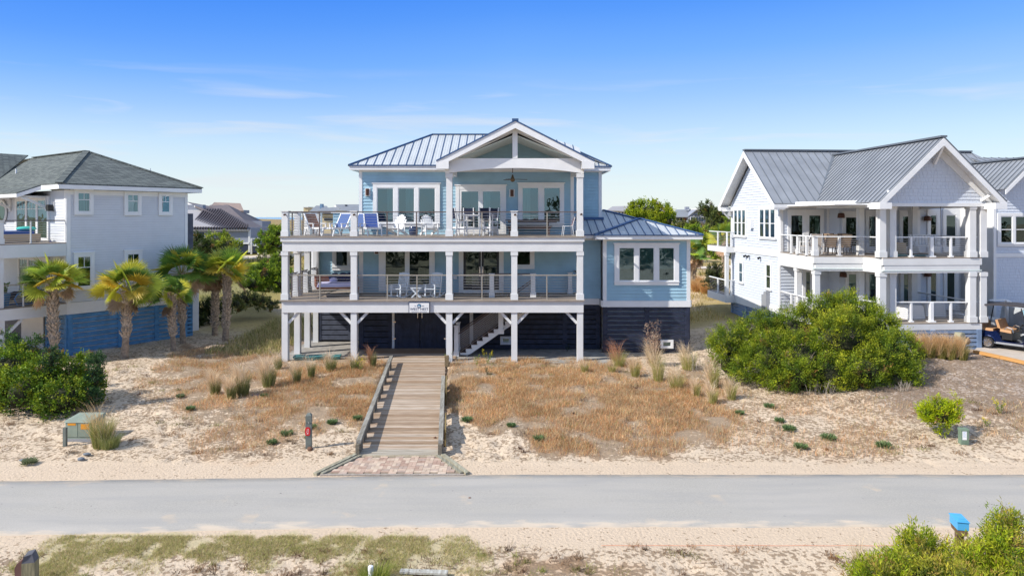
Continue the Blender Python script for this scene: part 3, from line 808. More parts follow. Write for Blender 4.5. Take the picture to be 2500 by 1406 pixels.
# lower deck with stair opening
mb = MB(); mb.mat(0)
mb.box(-10.84, HX0, 31.80, 34.9, ZL-.045, ZL); mb.box(HX1, 3.40, 31.80, 34.9, ZL-.045, ZL)
mb.box(HX0, HX1, 31.80, 33.15, ZL-.045, ZL); mb.box(HX0, HX1, 34.25, 34.9, ZL-.045, ZL)
mb.box(-10.84, -7.81, 34.9, 37.2, ZL-.045, ZL)
mb.mat(1)
mb.box(-10.76, 3.34, 31.90, 31.97, 2.54, ZL-.046); mb.box(-10.76, -10.69, 31.97, 37.2, 2.54, ZL-.046); mb.box(3.27, 3.34, 31.97, 34.9, 2.54, ZL-.046)
mb.mat(2)
for k in range(30):
    yy = 32.1+k*.1
mb.box(-10.69, HX0, 31.98, 33.1, 2.9, ZL-.046)
mb.box(HX0, HX1, 33.1, 33.15, 2.75, ZL-.046)
mb.build('lower_deck', [M_DECK, M_WHITE, M_TRIM], H)
PX = [-10.64, -7.41, -2.94, .106, 3.19]
YF = 32.09
for x_ in PX:
    column(H, x_, YF, ZL, 5.39); column(H, x_, YF, .12, 2.54, base=False, cap=False, name='ground_post')
for y_ in (33.85, 35.5, 37.05):
    column(H, -10.62, y_, ZL, 5.39); column(H, -10.62, y_, .15, 2.54, base=False, cap=False, name='ground_post')
column(H, -2.94, YF, ZU, 9.04); column(H, 3.19, YF, ZU, 9.04)
for x_ in (-10.64, -7.41, .106): newel(H, x_, YF, ZU, 7.29, .29)
for y_ in (33.85, 35.5, 37.6): newel(H, -10.62, y_, ZU, 7.29, .27)
for y_ in (33.55, 35.2, 36.8): newel(H, -10.62, y_, ZL, 4.25, .24)
# knee braces
def brace(x_, s, y_=32.09):
    mb = MB(); mb.bar((x_+s*.14, y_, 2.02), (x_+s*.66, y_, 2.56), .12, .12); mb.build('knee_brace', M_WHITE, H)
for x_, ss in ((-10.64,(1,)),(-7.41,(-1,1)),(-2.94,(-1,1)),(.106,(-1,1)),(3.19,(-1,))):
    for s_ in ss: brace(x_, s_)
# railings
railing(H, [(-10.5,YF),(-2.94,YF)], ZU, 1.14, [(at(780,0,YF).x,YF),(at(945,0,YF).x,YF),(at(1017,0,YF).x,YF)], M_BROWNRAIL, M_BROWNRAIL)
railing(H, [(-2.94,YF),(3.19,YF)], ZU, 1.14, [(at(1176.5,0,YF).x,YF),(at(1335.5,0,YF).x,YF)], M_BROWNRAIL, M_TANRAIL)
railing(H, [(-10.62,YF),(-10.62,38.1),(-9.8,38.1)], ZU, 1.12, [(-10.62,33.0),(-10.62,34.7),(-10.62,36.5),(-10.62,38.1)], M_BROWNRAIL, M_BROWNRAIL)
railing(H, [(3.19,YF),(3.19,34.85)], ZU, 1.14, [(3.19,33.5)], M_BROWNRAIL, M_BROWNRAIL)
railing(H, [(-10.5,YF),(-2.94,YF)], ZL, 1.14, [(at(781,0,YF).x,YF),(at(945.7,0,YF).x,YF),(at(1018,0,YF).x,YF)], M_TANRAIL, M_TANRAIL)
railing(H, [(-2.94,YF),(3.19,YF)], ZL, 1.14, [(at(1176.7,0,YF).x,YF),(at(1335,0,YF).x,YF)], M_TANRAIL, M_TANRAIL)
railing(H, [(-10.62,YF),(-10.62,37.1)], ZL, 1.14, [(-10.62,32.9),(-10.62,34.6)], M_BROWNRAIL, M_BROWNRAIL)
railing(H, [(3.19,YF),(3.19,34.85)], ZL, 1.14, [(3.19,33.4)], M_BROWNRAIL, M_BROWNRAIL)
railing(H, [(-1.95,33.12),(1.02,33.12)], ZL, 1.12, [], M_BROWNRAIL, M_BROWNRAIL, name='stairwell_railing')
newel(H, -.98, 33.12, ZL, 4.27, .22); newel(H, 1.02, 33.12, ZL, 4.27, .22); newel(H, 2.94, 34.6, ZL, 4.2, .2)
# wall openings, upper floor
window(H, PF, -7.10, -3.68, 6.48, 8.70, [(-6.90,-6.03,6.70,8.50),(-5.82,-4.96,6.70,8.50),(-4.77,-3.90,6.70,8.50)], curtain=[[(.62,.98)],[(.45,.95)],[]])
window(H, PF, -2.88, -.30, 6.14, 8.60, [(-2.70,-1.60,6.26,8.42),(-1.60,-.48,6.26,8.42)], name='sliding_door', sash=.12, curtain=[[],[(.05,.42)]], sill=False)
window(H, PF, .31, 2.66, 6.48, 8.70, [(.50,1.38,6.70,8.52),(1.60,2.48,6.70,8.52)], curtain=[[(.02,.5)],[]])
# lower floor
window(H, PF, -6.80, -3.94, 3.22, 5.9, [(-6.49,-5.42,3.50,5.72),(-5.27,-4.18,3.50,5.72)], glass=M_GLASSD, head=0)
window(H, PF, .0, 1.15, 4.35, 5.9, [(.2,.96,4.53,5.72)], glass=M_GLASSD, head=0)
window(H, PLL, -9.78, -8.75, 4.1, 5.8, [(-9.60,-8.93,4.32,5.6)], glass=M_GLASSD, head=0)
# double entrance door
dm = MB(); PF.box(dm, -2.72, -2.48, 0, .075, 3.16, 5.7); PF.box(dm, -.66, -.42, 0, .075, 3.16, 5.7); PF.box(dm, -2.48, -.66, 0, .10, 3.13, 3.28)
PF.box(dm, -2.48, -.66, 0, .075, 5.55, 5.7)
dc = dm.build('door_frame', M_TRIM, H)
for s_, (a0, a1) in enumerate(((-2.48,-1.585),(-1.555,-.66))):
    d = MB(); PF.box(d, a0, a0+.12, .03, .06, 3.28, 5.55); PF.box(d, a1-.12, a1, .03, .06, 3.28, 5.55); PF.box(d, a0+.12, a1-.12, .03, .06, 3.28, 3.55); PF.box(d, a0+.12, a1-.12, .03, .06, 5.43, 5.55)
    PF.box(d, a0+.12, a1-.12, .034, .040, 3.55, 5.43)
    dd = d.build('door', M_DARKDOOR, H)
    g = MB(); g.face([PF.p(a0+.12,.052,3.55),PF.p(a1-.12,.052,3.55),PF.p(a1-.12,.052,5.43),PF.p(a0+.12,.052,5.43)]); g.build('pane', M_GLASSD, dd)
    hx = a1-.06 if s_ == 0 else a0+.06
    g = MB(); g.bar(PF.p(hx,.11,4.02), PF.p(hx,.11,4.42), .025, .025, up=(0,1,0)); g.box(hx-.03,hx+.03,34.9-.075,34.9-.061,3.98,4.46); g.build('handle', M_CHROME, dd)
mb = MB(); PF.box(mb, -1.585, -1.555, .03, .075, 3.28, 5.55); mb.build('door_astragal', M_TRIM, H)
# wing windows
window(H, PW, 5.09, 8.30, 3.62, 5.66, [(5.30,6.10,3.82,5.50),(6.30,7.08,3.82,5.50),(7.28,8.08,3.82,5.50)], shade=[.36,.36,.36])
# wall lamps
def sconce(x_, y_, z_, parent=H, plate=True):
    if plate:
        mb = MB(); mb.box(x_-.14, x_+.14, y_-.06, y_-.015, z_-.2, z_+.2); f = mb.build('lamp_plate', M_TRIM, parent)
    mb = MB(); mb.cyl((x_, y_-.13, z_-.17), (x_, y_-.13, z_+.17), .085, n=14); mb.box(x_-.04, x_+.04, y_-.1, y_-.04, z_-.06, z_+.06)
    mb.build('wall_lamp', M_BRONZE, parent)
sconce(-7.37, 34.9, 8.27); sconce(0.0, 34.9, 8.22); sconce(-6.95+.05, 34.9, 5.30)
mb = MB(); mb.box(-2.98, -2.82, 34.78, 34.88, 3.85, 4.05); mb.box(-2.95,-2.88,34.76,34.781,3.9,4.0); mb.build('outlet_box', M_TRIM, H)
# small lights on the railing posts
for x_, z_ in ((-10.6,7.12),(-7.36,7.12),(.16,7.12),(3.25,7.14)):
    mb = MB(); mb.cyl((x_, 31.94, z_), (x_, 31.90, z_), .035, n=10); mb.cyl((x_-.01, 31.90, z_+.01), (x_-.03, 31.84, z_-.03), .03, .045, n=10); mb.build('post_light', M_BRONZE, H)
# under-house walls
mb = MB()
slatwall(mb, Pl(0,37.0), -10.55, -8.65, .35, 2.52, 8, [-10.44,-8.76])
mb.build('slate_slat_panel', [M_SLATE, M_BLACK], H)
mb = MB()
slatwall(mb, PF, -7.8, -6.1, .27, 2.95, 9, [-7.7,-6.2])
slatwall(mb, PF, -2.9, 4.5, .27, 2.53, 9, [-2.75,.05,2.7,4.4])
slatwall(mb, PW, 4.53, 8.83, .27, 2.53, 10, [4.64,6.72,8.72])
slatwall(mb, Pl(8.83,34.0,0,1), 0, 7.4, .27, 2.53, 10, [.1,2.5,5,7.3])
slatwall(mb, Pl(-7.8,41,0,-1), 0, 6.1, .27, 2.9, 10, [.1,3,6])
mb.build('navy_board_skirting', [M_NAVY, M_BLACK], H)
mb = MB()
PF.box(mb, -6.12, -6.0, -.02, .06, .27, 2.95); PF.box(mb, -3.4, -3.28, -.02, .06, .27, 2.95); PF.box(mb,-6.12,-3.28,-.02,.07,2.6,2.95)
mb.build('garage_door_frame', M_WHITE, H)
mb = MB(); PF.box(mb, -2.15, -1.98, .05, .2, .27, 2.9); mb.build('stair_post', M_WHITE, H)
mb = MB(); PF.box(mb, .02, .19, .05, .2, .27, 2.9); mb.build('stair_post', M_WHITE, H)
for s_, (a0, a1) in enumerate(((-6.0,-4.71),(-4.69,-3.4))):
    mb = MB(); PF.box(mb, a0, a1, -.01, .03, .28, 2.6)
    for k in range(6): PF.box(mb, a0+.03+k*.21, a0+.215+k*.21, .03, .042, .3, 2.58)
    dd = mb.build('garage_door', M_NAVY, H)
    hx = a1-.1 if s_ == 0 else a0+.1
    g = MB(); g.bar(PF.p(hx,.08,1.85), PF.p(hx,.08,2.2), .03, .03, up=(0,1,0)); PF.box(g, hx-.02, hx+.02, .04, .09, 1.93, 1.96); PF.box(g, hx-.02, hx+.02, .04, .09, 2.08, 2.11); g.build('handle', M_CHROME, dd)
    for zz in (.8, 1.65, 2.35):
        g = MB(); e = a0 if s_ == 0 else a1; PF.box(g, e-.07, e+.07, .061, .075, zz-.03, zz+.03); g.build('hinge', M_CHROME, dd)
for (x0, x1, yy, z0, z1) in ((-.60, -.02, 34.9, .50, .92), (7.38, 8.02, 34.0, .48, .9)):
    P_ = Pl(0, yy)
    window(H, P_, x0, x1, z0, z1, [(x0+.12, x1-.12, z0+.1, z1-.1)], name='vent_window', head=0, sash=.02, interior=M_CONC, sill=False)
mb = MB(); mb.box(-11.1, 4.6, 31.75, 42, .0, .245); mb.box(4.45, 8.95, 33.95, 41.5, .0, .26)
mb.build('foundation_slab', M_CONC, H)
# stair
mb = MB(); NR = 15; ri = (ZL-.27)/NR; tr = .272; X0 = -2.52; Y0_, Y1_ = 33.2, 34.15
mb.mat(0)
for k in range(NR-1): mb.box(X0+k*tr-.03, X0+(k+1)*tr+.02, Y0_-.02, Y1_+.02, .27+(k+1)*ri-.045, .27+(k+1)*ri)
mb.mat(1)
for yy in (Y0_, Y1_-.05):
    for k in range(NR-1):
        a0 = X0+k*tr; z0 = .27+(k+1)*ri-.046
        lo = lambda a: max(.25, .27+(a-X0)/tr*ri-.27)
        mb.slab([(a0, yy, z0), (a0+tr, yy, z0), (a0+tr, yy, lo(a0+tr)), (a0, yy, lo(a0))], (0, .05, 0))
    mb.slab([(X0+.0, yy, .25), (X0+.35, yy, .25), (X0+.35, yy, .3), (X0, yy, .3)], (0, .049, 0))
mb.build('stair_flight', [M_STAIR, M_WHITE], H)
mb = MB(); mb.mat(0)
sl = ri/tr
for yy in (Y0_-.06, Y1_+.06):
    f = lambda a, o: (a, yy, .27+(a-X0)*sl+o)
    mb.bar(f(X0-.1, 1.12), f(1.15, 1.12), .07, .05)
    mb.mat(1)
    for k in range(9): mb.bar(f(X0-.1, .2+k*.1), f(1.15, .2+k*.1), .013, .013)
    mb.mat(0)
sr = mb.build('stair_railing', [M_BROWNRAIL, M_STEEL], H)
newel(H, X0-.18, Y0_-.06, .27, 1.75, .2); newel(H, X0+1.98, Y0_-.06, 1.35, 2.85, .24); newel(H, X0-.18, Y1_+.06, .27, 1.75, .18)
# ------------------------------------------------------------------ grey house on the left; local x runs along its side wall, local -y faces out
LX, LY = -21.4, 32.8
LH = empty('grey_house', (LX, LY, 0), math.atan2(.811, .585), 'pale grey house with dark shingle hip roof and blue slat base behind the palms', 'house')
EX, EY = .585, .811
def ls(px):            # photo column -> distance along the side wall
    k = (px-CX)/FP; return (LY*k-LX)/(EX-EY*k)
def lz(px, py):
    d = LY+EY*ls(px); return CH-(py-CY)*d/FP
PS = Pl(0, 0)          # side wall, a = local x
PFt = Pl(0, 8, 0, -1)  # front wall (x = 0), a from 0 (y=8) to 8 (y=0)
def ft(px):            # photo column -> local y on the front wall
    k = (px-CX)/FP; return (LX-LY*k)/(.811+.585*k)
WE = 5.95              # wall length
mb = MB()
lap(mb, PS, .16, WE-.12, 2.88, 8.22, exp=.125, proud=.022)
lap(mb, Pl(0, 10, 0, -1), 0, 9.84, 2.88, 8.3, exp=.15, proud=.015)
lap(mb, Pl(WE, 0, 0, 1), 0, 9, 2.88, 8.2)
mb.build('siding', M_GREYSID, LH, True)
mb = MB(); mb.box(.07, WE-.07, .07, 9.9, .3, 8.2); mb.build('inner_wall', M_WHITE, LH, True)
mb = MB()
PS.box(mb, -.02, .16, -.02, .04, 2.87, 8.3); PS.box(mb, WE-.12, WE+.03, -.02, .04, 2.87, 8.3); Pl(0,10,0,-1).box(mb, 9.84, 9.99, 0, .04, 2.87, 8.3)
PS.box(mb, .16, WE-.12, 0, .045, 8.08, 8.32)
PS.box(mb, 0, WE+.06, -.05, .06, 2.32, 2.87)
mb.build('trim', M_TRIM, LH, True)
# windows on the side wall
def lwin(px0, py0, px1, py1, muntin='top', **kw):
    a0, a1 = ls(px0), ls(px1); z0, z1 = lz((px0+px1)/2, py1), lz((px0+px1)/2, py0)
    t = .15
    return window(LH, PS, a0, a1, z0, z1, [(a0+t, a1-t, z0+t, z1-t)], True, muntin=muntin, sash=.04, sill=False, **kw)
lwin(180, 463, 227, 525, head=0, curtain=[[(.05,.65),(.72,.8)]]); lwin(302, 468, 344, 526, head=0, curtain=[[(0,1)]]); lwin(386, 471, 420, 526, head=0)
lwin(179, 618, 229, 707, head=.03); lwin(302, 612, 346, 688, head=.03)
# front openings (upper and lower door groups)
PFr = Pl(0, 10, 0, -1)
def fwin(y0, y1, z0, z1, n, **kw):
    a0, a1 = 10-y1, 10-y0; w_ = (a1-a0-.16*(n+1))/n
    return window(LH, PFr, a0, a1, z0, z1, [(a0+.16+k*(w_+.16), a0+.16+k*(w_+.16)+w_, z0+.06, z1-.18) for k in range(n)], True, muntin='top3', sash=.05, head=0, sill=False, name='glass_door', **kw)
fwin(1.9, 6.2, 5.84, 8.05, 3, curtain=[[(.0,.5)],[(.1,.6)],[(.5,1)]])
fwin(1.9, 5.8, 2.9, 5.0, 3)
mb = MB(); mb.cyl((-.05, 8.0, 7.3), (-.12, 8.0, 7.3), .62, n=28); mb.build('round_window_frame', M_TRIM, LH, True)
mb = MB(); mb.cyl((-.11, 8.0, 7.3), (-.135, 8.0, 7.3), .5, n=28); mb.build('round_window_pane', M_GLASSD, LH, True)
mb = MB(); mb.box(-.05,-.02,1.3,1.62,7.35,7.75); mb.build('lamp_plate', M_TRIM, LH, True)
mb = MB(); mb.cyl((-.02,1.46,7.45), (-.3,1.46,7.45), .16, n=12); mb.build('wall_lamp', M_BLACK, LH, True)
# roof
zE = 8.60; e1 = (-.5, -.45); e2 = (WE+.62, -.45); ap = (3.0, 5.15, 10.68)
M_SHROOF = bpy.data.materials.new('grey_green_asphalt_shingles'); M_SHROOF.use_nodes = True
nt = M_SHROOF.node_tree; b = nt.nodes['Principled BSDF']; b.inputs['Roughness'].default_value = .95; b.inputs['Specular IOR Level'].default_value = .15
tc = nt.nodes.new('ShaderNodeTexCoord'); sep = nt.nodes.new('ShaderNodeSeparateXYZ'); nt.links.new(tc.outputs['Object'], sep.inputs[0])
ad = nt.nodes.new('ShaderNodeMath'); ad.operation = 'ADD'; nt.links.new(sep.outputs[0], ad.inputs[0]); nt.links.new(sep.outputs[1], ad.inputs[1])
cm = nt.nodes.new('ShaderNodeCombineXYZ'); nt.links.new(ad.outputs[0], cm.inputs[0]); nt.links.new(sep.outputs[2], cm.inputs[1])
br = nt.nodes.new('ShaderNodeTexBrick'); br.inputs['Scale'].default_value = 1; br.inputs['Brick Width'].default_value = .34; br.inputs['Row Height'].default_value = .07
br.inputs['Mortar Size'].default_value = .012; br.inputs['Color1'].default_value = (.13,.145,.14,1); br.inputs['Color2'].default_value = (.24,.265,.245,1); br.inputs['Mortar'].default_value = (.045,.05,.055,1); br.inputs['Bias'].default_value = .1
nt.links.new(cm.outputs[0], br.inputs['Vector']); 
nz = nt.nodes.new('ShaderNodeTexNoise'); nz.inputs['Scale'].default_value = 30; nt.links.new(tc.outputs['Object'], nz.inputs['Vector'])
mx = nt.nodes.new('ShaderNodeMix'); mx.data_type = 'RGBA'; mx.blend_type = 'MULTIPLY'; mx.inputs[0].default_value = .5
nt.links.new(br.outputs[0], mx.inputs[6]); nt.links.new(nz.outputs[0], mx.inputs[7]); mx.inputs[0].default_value = .25; nt.links.new(mx.outputs[2], b.inputs['Base Color'])
mb = MB(); mb.mat(0)
def rslab(pts): mb.mat(0); mb.slab(pts, (0,0,-.06))
rslab([(*e1,zE),(*e2,zE),ap])                                        # side hip face
rslab([(*e2,zE),(e2[0],18,zE),(ap[0],18,ap[2]),ap])
rslab([(*e1,zE),ap,(ap[0],12.5,ap[2]),(-.5,12.5,zE)])                # front slope
rslab([(-.5,1.6,zE-.02),(-.5,9,zE-.02),(-1.35,9,zE-.42),(-1.35,2.1,zE-.42)])
# cross wing that comes forward further left
rslab([(-.3,9.2,zE+.1),(3.0,13.4,10.9),(-4.5,13.4,10.9),(-4.5,9.2,zE-.2)])
rslab([(-4.5,9.2,zE-.2),(-4.5,17,zE-.2),(-1.5,13.4,10.9)])
for a_, b_ in (((*e1,zE), ap), ((*e2,zE), ap), (ap, (ap[0],12.5,ap[2]))):
    mb.bar(Vector(a_)+Vector((0,0,.02)), Vector(b_)+Vector((0,0,.02)), .3, .05)
mb.mat(1)
mb.box(-.5, e2[0], -.45, -.41, zE-.27, zE-.065); mb.box(e2[0]-.04, e2[0], -.41, 17, zE-.27, zE-.065); mb.box(-.5, -.46, -.41, 1.6, zE-.27, zE-.065)
mb.box(-.46, WE+.5, -.41, 0.0, zE-.20, zE-.16); mb.box(WE+.04, e2[0]-.04, 0, 10, zE-.20, zE-.16); mb.box(-.46, -.02, 0, 1.6, zE-.2, zE-.16)
mb.box(-1.35, -1.31, 2.1, 9, zE-.64, zE-.48); mb.slab([(-.5,1.6,zE-.08),(-1.35,2.1,zE-.48),(-1.35,2.1,zE-.66),(-.5,1.6,zE-.27)], (0,.05,0))
mb.box(-1.3, -.02, 2.15, 9, zE-.6, zE-.56)
for y_ in (1.9, 6.6):
    mb.bar((-.03, y_+.3, 7.45), (-1.15, y_+.3, 8.0), .09, .12); mb.bar((-.06, y_+.3, 7.3), (-.06, y_+.3, 8.05), .09, .09); mb.bar((-.03,y_+.3,8.0), (-1.2,y_+.3,8.0), .09, .09)
mb.build('roof', [M_SHROOF, M_TRIM], LH, True)
mb = MB(); mb.cyl((1.0,9.3,9.2), (1.0,9.3,9.75), .05, n=8); mb.build('vent_pipe', M_TRIM, LH, True)
mb = MB(); mb.cyl((5.3,2.7,8.9), (5.3,2.7,9.75), .03, n=8); mb.build('vent_pipe', M_TRIM, LH, True)
# porch
def porch_floor(name, z, z0, z1):
    mb = MB(); mb.mat(0); mb.box(-5.6, -.0, -.02, 9.5, z-.05, z)
    mb.mat(1); mb.box(-5.6, .0, -.04, .02, z0, z-.051); mb.box(-5.6, -5.5, .02, 9.5, z0, z-.051)
    mb.build(name, [M_DECK, M_WHITE], LH, True)
porch_floor('upper_porch', 5.78, 5.14, 0); porch_floor('lower_porch', 2.89, 2.33, 0)
mb = MB(); mb.box(-5.5, -.02, .03, 9.5, 5.2, 5.24); mb.build('porch_ceiling', M_CEIL, LH, True)
for x_ in (-2.62, -5.4):
    column(LH, x_, .15, 2.89, 5.14, .2, local=True, base=False, cap=False); column(LH, x_, .15, .15, 2.33, .26, base=False, cap=False, local=True, name='ground_post')
newel(LH, -2.62, .12, 5.78, 6.85, .18, local=True)
railing(LH, [(-2.6,.1),(-.0,.1)], 5.78, 1.06, [(-1.45,.1)], M_BROWNRAIL, M_WHITE, True)
railing(LH, [(-2.6,.1),(-.0,.1)], 2.89, 1.02, [(-1.75,.1),(-.85,.1)], M_TANRAIL, M_TRIM, True)
mb = MB(); mb.bar((-2.55,.15,1.5), (-1.8,.15,2.3), .12, .12); mb.build('knee_brace', M_WHITE, LH, True)
# blue slat base
mb = MB()
slatwall(mb, PS, 0, 1.0+1.5, .2, 2.32, 9, [.15,2.45]); slatwall(mb, PS, 2.5, WE+.3, .2, 2.32, 10, [2.75,4.3,5.85])
slatwall(mb, PFr, 7.6, 10, .2, 2.32, 9, [7.7,9.9])
slatwall(mb, Pl(WE+.3,0,0,1), 0, 9, .4, 2.32, 9, [.1,4])
mb.build('blue_slat_skirting', [M_BLUESLAT, M_BLACK], LH, True)
mb = MB(); PFr.box(mb, 4.6, 7.4, .0, .05, .25, 2.1)
for k in range(4): PFr.box(mb, 4.6, 7.4, .05, .058, .3+k*.46, .7+k*.46)
mb.build('garage_door', M_TRIM, LH, True)
mb = MB(); PFr.box(mb, 0, 4.6, -.1, .03, .2, 2.4); mb.build('garage_wall', M_SLATE, LH, True)
# small rear addition on the far side
mb = MB(); mb.box(WE, WE+1.6, 1.6, 6, .4, 4.0); mb.build('rear_addition', M_GREYSID, LH, True)
mb = MB(); mb.slab([(WE-.1,1.2,4.75),(WE+2.1,1.2,4.2),(WE+2.1,6.2,4.2),(WE-.1,6.2,4.75)], (0,0,-.22)); mb.build('rear_roof', M_SHROOF, LH, True)
mb = MB(); mb.box(WE+.02, WE+1.2, 1.5, 1.55, 4.8, 7.2); mb.box(WE+.6,WE+1.3,2.5,5,4.8,7.3); mb.build('rear_bay', M_SLATE, LH, True)
# furniture seen on its porches
def lw(x, y, z): return wm(LH) @ Vector((x, y, z))
ang = math.atan2(.811, .585)
o = empty('daybed', lw(-1.5, 1.9, 5.78), ang, 'woven tan daybed with blue mattress on the grey house upper balcony', 'daybed')
mb = MB(); mb.box(-1.1,.85,-.7,.7,.06,.42)
for xx in (-1.0,.75):
    for yy in (-.6,.6): mb.box(xx-.05,xx+.05,yy-.05,yy+.05,0,.06)
mb.build('base', M_WICKER, o, True)
mb = MB(); mb.box(-1.05,.6,-.65,.65,.421,.56); mb.build('mattress', M_CUSHB, o, True)
mb = MB(); mb.ell((.45,-.1,.66),.42,.4,.12); mb.build('cushion', M_CUSHT, o, True, smooth=True)
o = empty('planter', lw(-2.35, .6, 2.89), 0, 'tall blue planter with a small leafy plant on the grey house lower porch', 'planter')
mb = MB(); mb.hexa([(-.13,-.13,0),(.13,-.13,0),(.13,.13,0),(-.13,.13,0),(-.19,-.19,.62),(.19,-.19,.62),(.19,.19,.62),(-.19,.19,.62)]); mb.build('pot', M_BLUESLAT, o, True)
mb = MB()
for k in range(40):
    a = random.random()*6.28; r_ = random.random()*.22; z_ = .62+random.random()*.4; q = Vector((math.cos(a)*r_, math.sin(a)*r_, z_))
    mb.add([q, q+Vector((.06,.02,.05)), q+Vector((.02,.03,.12)), q+Vector((-.05,0,.06))], [(0,1,2,3)])
mb.build('leaves', mat('plant_green', (.10,.16,.05), .6, var=.3), o, True)
o = empty('curved_lounge_chair', lw(-1.3, 1.1, 2.89), ang+.4, 'curvy blue striped lounge chair on the grey house lower porch', 'lounge chair')
mb = MB()
pts = [(-.85,.35),(-.7,.55),(-.35,.62),(0,.48),(.25,.22),(.5,.12),(.62,.3),(.35,.8),(.1,1.15)]
for a, b_ in zip(pts, pts[1:]):
    mb.hexa([(a[0],-.3,a[1]-.05),(b_[0],-.3,b_[1]-.05),(b_[0],.3,b_[1]-.05),(a[0],.3,a[1]-.05),(a[0],-.3,a[1]),(b_[0],-.3,b_[1]),(b_[0],.3,b_[1]),(a[0],.3,a[1])])
mb.build('seat', M_SLINGN, o, True)
mb = MB()
for s_ in (-.3,.3): mb.tube([Vector((p[0],s_,p[1]-.02)) for p in pts]+[Vector((.7,s_,.02)), Vector((-.7,s_,.02)), Vector((-.85,s_,.33))], .025)
mb.build('frame', mat('light_blue_tube', S(110,160,220), .4), o, True)
o = tag(mb and MB().add([(-.09,-.02,0),(.12,-.05,0),(.03,.1,0),(0,0,.12)],[(0,1,3),(1,2,3),(2,0,3),(0,2,1)]).build('bag', M_NAVYCUSH), 'tiny purple bag on the grey house upper balcony floor beside the wall', 'bag')
o.location = lw(-.35,.9,5.785)
# ------------------------------------------------------------------ white shingled house on the right, local frame turned 4 degrees
RX, RY = 14.26, 36.3; RA = R(4.0)
RH = empty('shingle_house', (RX, RY, 0), RA, 'white and pale blue shingled house with grey metal gables and two tiers of columned porches', 'house')
cA, sA = math.cos(RA), math.sin(RA)
def rl(X, Y): dx, dy = X-RX, Y-RY; return (dx*cA+dy*sA, -dx*sA+dy*cA)
def rp(px, d): return rl((px-CX)*d/FP, d)
def rfx(px, y):      # photo column -> local x on a plane local y = const
    k = (px-CX)/FP; return (k*(RY+y*cA)-RX+y*sA)/(cA-k*sA)
def rsy(px):         # photo column -> local y on the left wall (x = 0)
    k = (px-CX)/FP; return (RX-k*RY)/(k*cA+sA)
def rz(px, py, y):
    x = rfx(px, y); d = RY+x*sA+y*cA; return CH-(py-CY)*d/FP
ZA, ZB = 2.15, 5.15
PLf = Pl(0, 0, 0, -1)          # left wall: a = -y, faces -x
PFr2 = Pl(0, 0)                # front wall at y = 0
PB = Pl(0, -1.0)               # bay of the front wall
D = 6.6; mid = 3.3
gab = lambda z: (-(mid+(10.5-z)/.80), -(mid-(10.5-z)/.80))
mb = MB()
lap(mb, PLf, -D, 0, ZB, 7.85, exp=.15, proud=.022, shingle=.18)
lap(mb, PLf, -D, 0, 7.85, 10.5, exp=.15, proud=.022, clip=gab, shingle=.18)
lap(mb, PLf, -D, 0, ZA+.02, 4.86, exp=.15, proud=.022, shingle=.18)
lap(mb, PFr2, 0, 2.7, ZB, 7.8, exp=.17); lap(mb, PFr2, 0, 2.7, ZA, 4.9, exp=.17)
lap(mb, PB, 2.7, 8.4, ZB, 7.8, exp=.17); lap(mb, PB, 2.7, 8.4, ZA, 4.9, exp=.17)
lap(mb, Pl(2.7, 0, 0, -1), 0, 1.0, ZA, 7.8, exp=.17); 
# right-hand wing of the house
PE = Pl(0, -2.9); xE0 = rfx(2425, -2.9)
lap(mb, PE, xE0+.12, 17, 2.0, 5.0, exp=.15, proud=.022, shingle=.18); lap(mb, PE, xE0+.12, 17, 5.2, 8.3, exp=.15, proud=.022, shingle=.18)
gx2 = 11.35
lap(mb, PE, xE0, 14.5, 8.3, 9.7, exp=.15, proud=.022, clip=lambda z: (gx2-(9.75-z)*1.03, gx2+(9.75-z)*1.03), shingle=.18)
mb.build('siding', M_SHINGLE, RH, True)
mb = MB(); mb.box(.07, 8.3, .07, D-.1, 1.0, 7.8); mb.box(2.8, 8.3, -.93, .07, 1.8, 7.75); mb.box(xE0+.05, 17, -2.83, 6, 1.0, 8.0); mb.box(8.3, xE0+.05, -.6, 6, 1.0, 7.8)
mb.build('inner_wall', M_WHITE, RH, True)
# front gable wall over the porch
yG = rl(19.0, 31.25)[1]
PG = Pl(0, yG); gc = rfx(2296, yG-.5)
mb = MB(); lap(mb, PG, rfx(2165, yG), rfx(2412, yG), 7.62, 10.25, exp=.165, proud=.022, clip=lambda z: (gc-(10.2-z)/.97, gc+(10.2-z)/.97), shingle=.2)
mb.build('gable_shingles', M_SHINGLE, RH, True)
# trim
mb = MB()
PLf.box(mb, -.14, .02, -.02, .05, ZA, 7.8); PFr2.box(mb, 2.55, 2.7, 0, .04, ZB, 7.8); PFr2.box(mb, 0, .14, 0, .05, ZB, 7.8)
mb.build('trim', M_TRIM, RH, True)
mb = MB(); PLf.box(mb, -D-.02, -D+.12, -.02, .05, ZA, 7.8); PLf.box(mb, -D, 0, -.02, .055, 4.86, ZB); PLf.box(mb, -D, 0, -.02, .055, 1.72, ZA+.02)
mb.build('trim', M_TRIM, RH, True)
mb = MB()
PE.box(mb, xE0-.02, xE0+.12, -.02, .05, 2, 8.3); PE.box(mb, xE0, 17, -.02, .055, 5.0, 5.2); PE.box(mb, xE0,17,-.02,.055,1.8,2.0)
mb.build('trim', M_TRIM, RH, True)
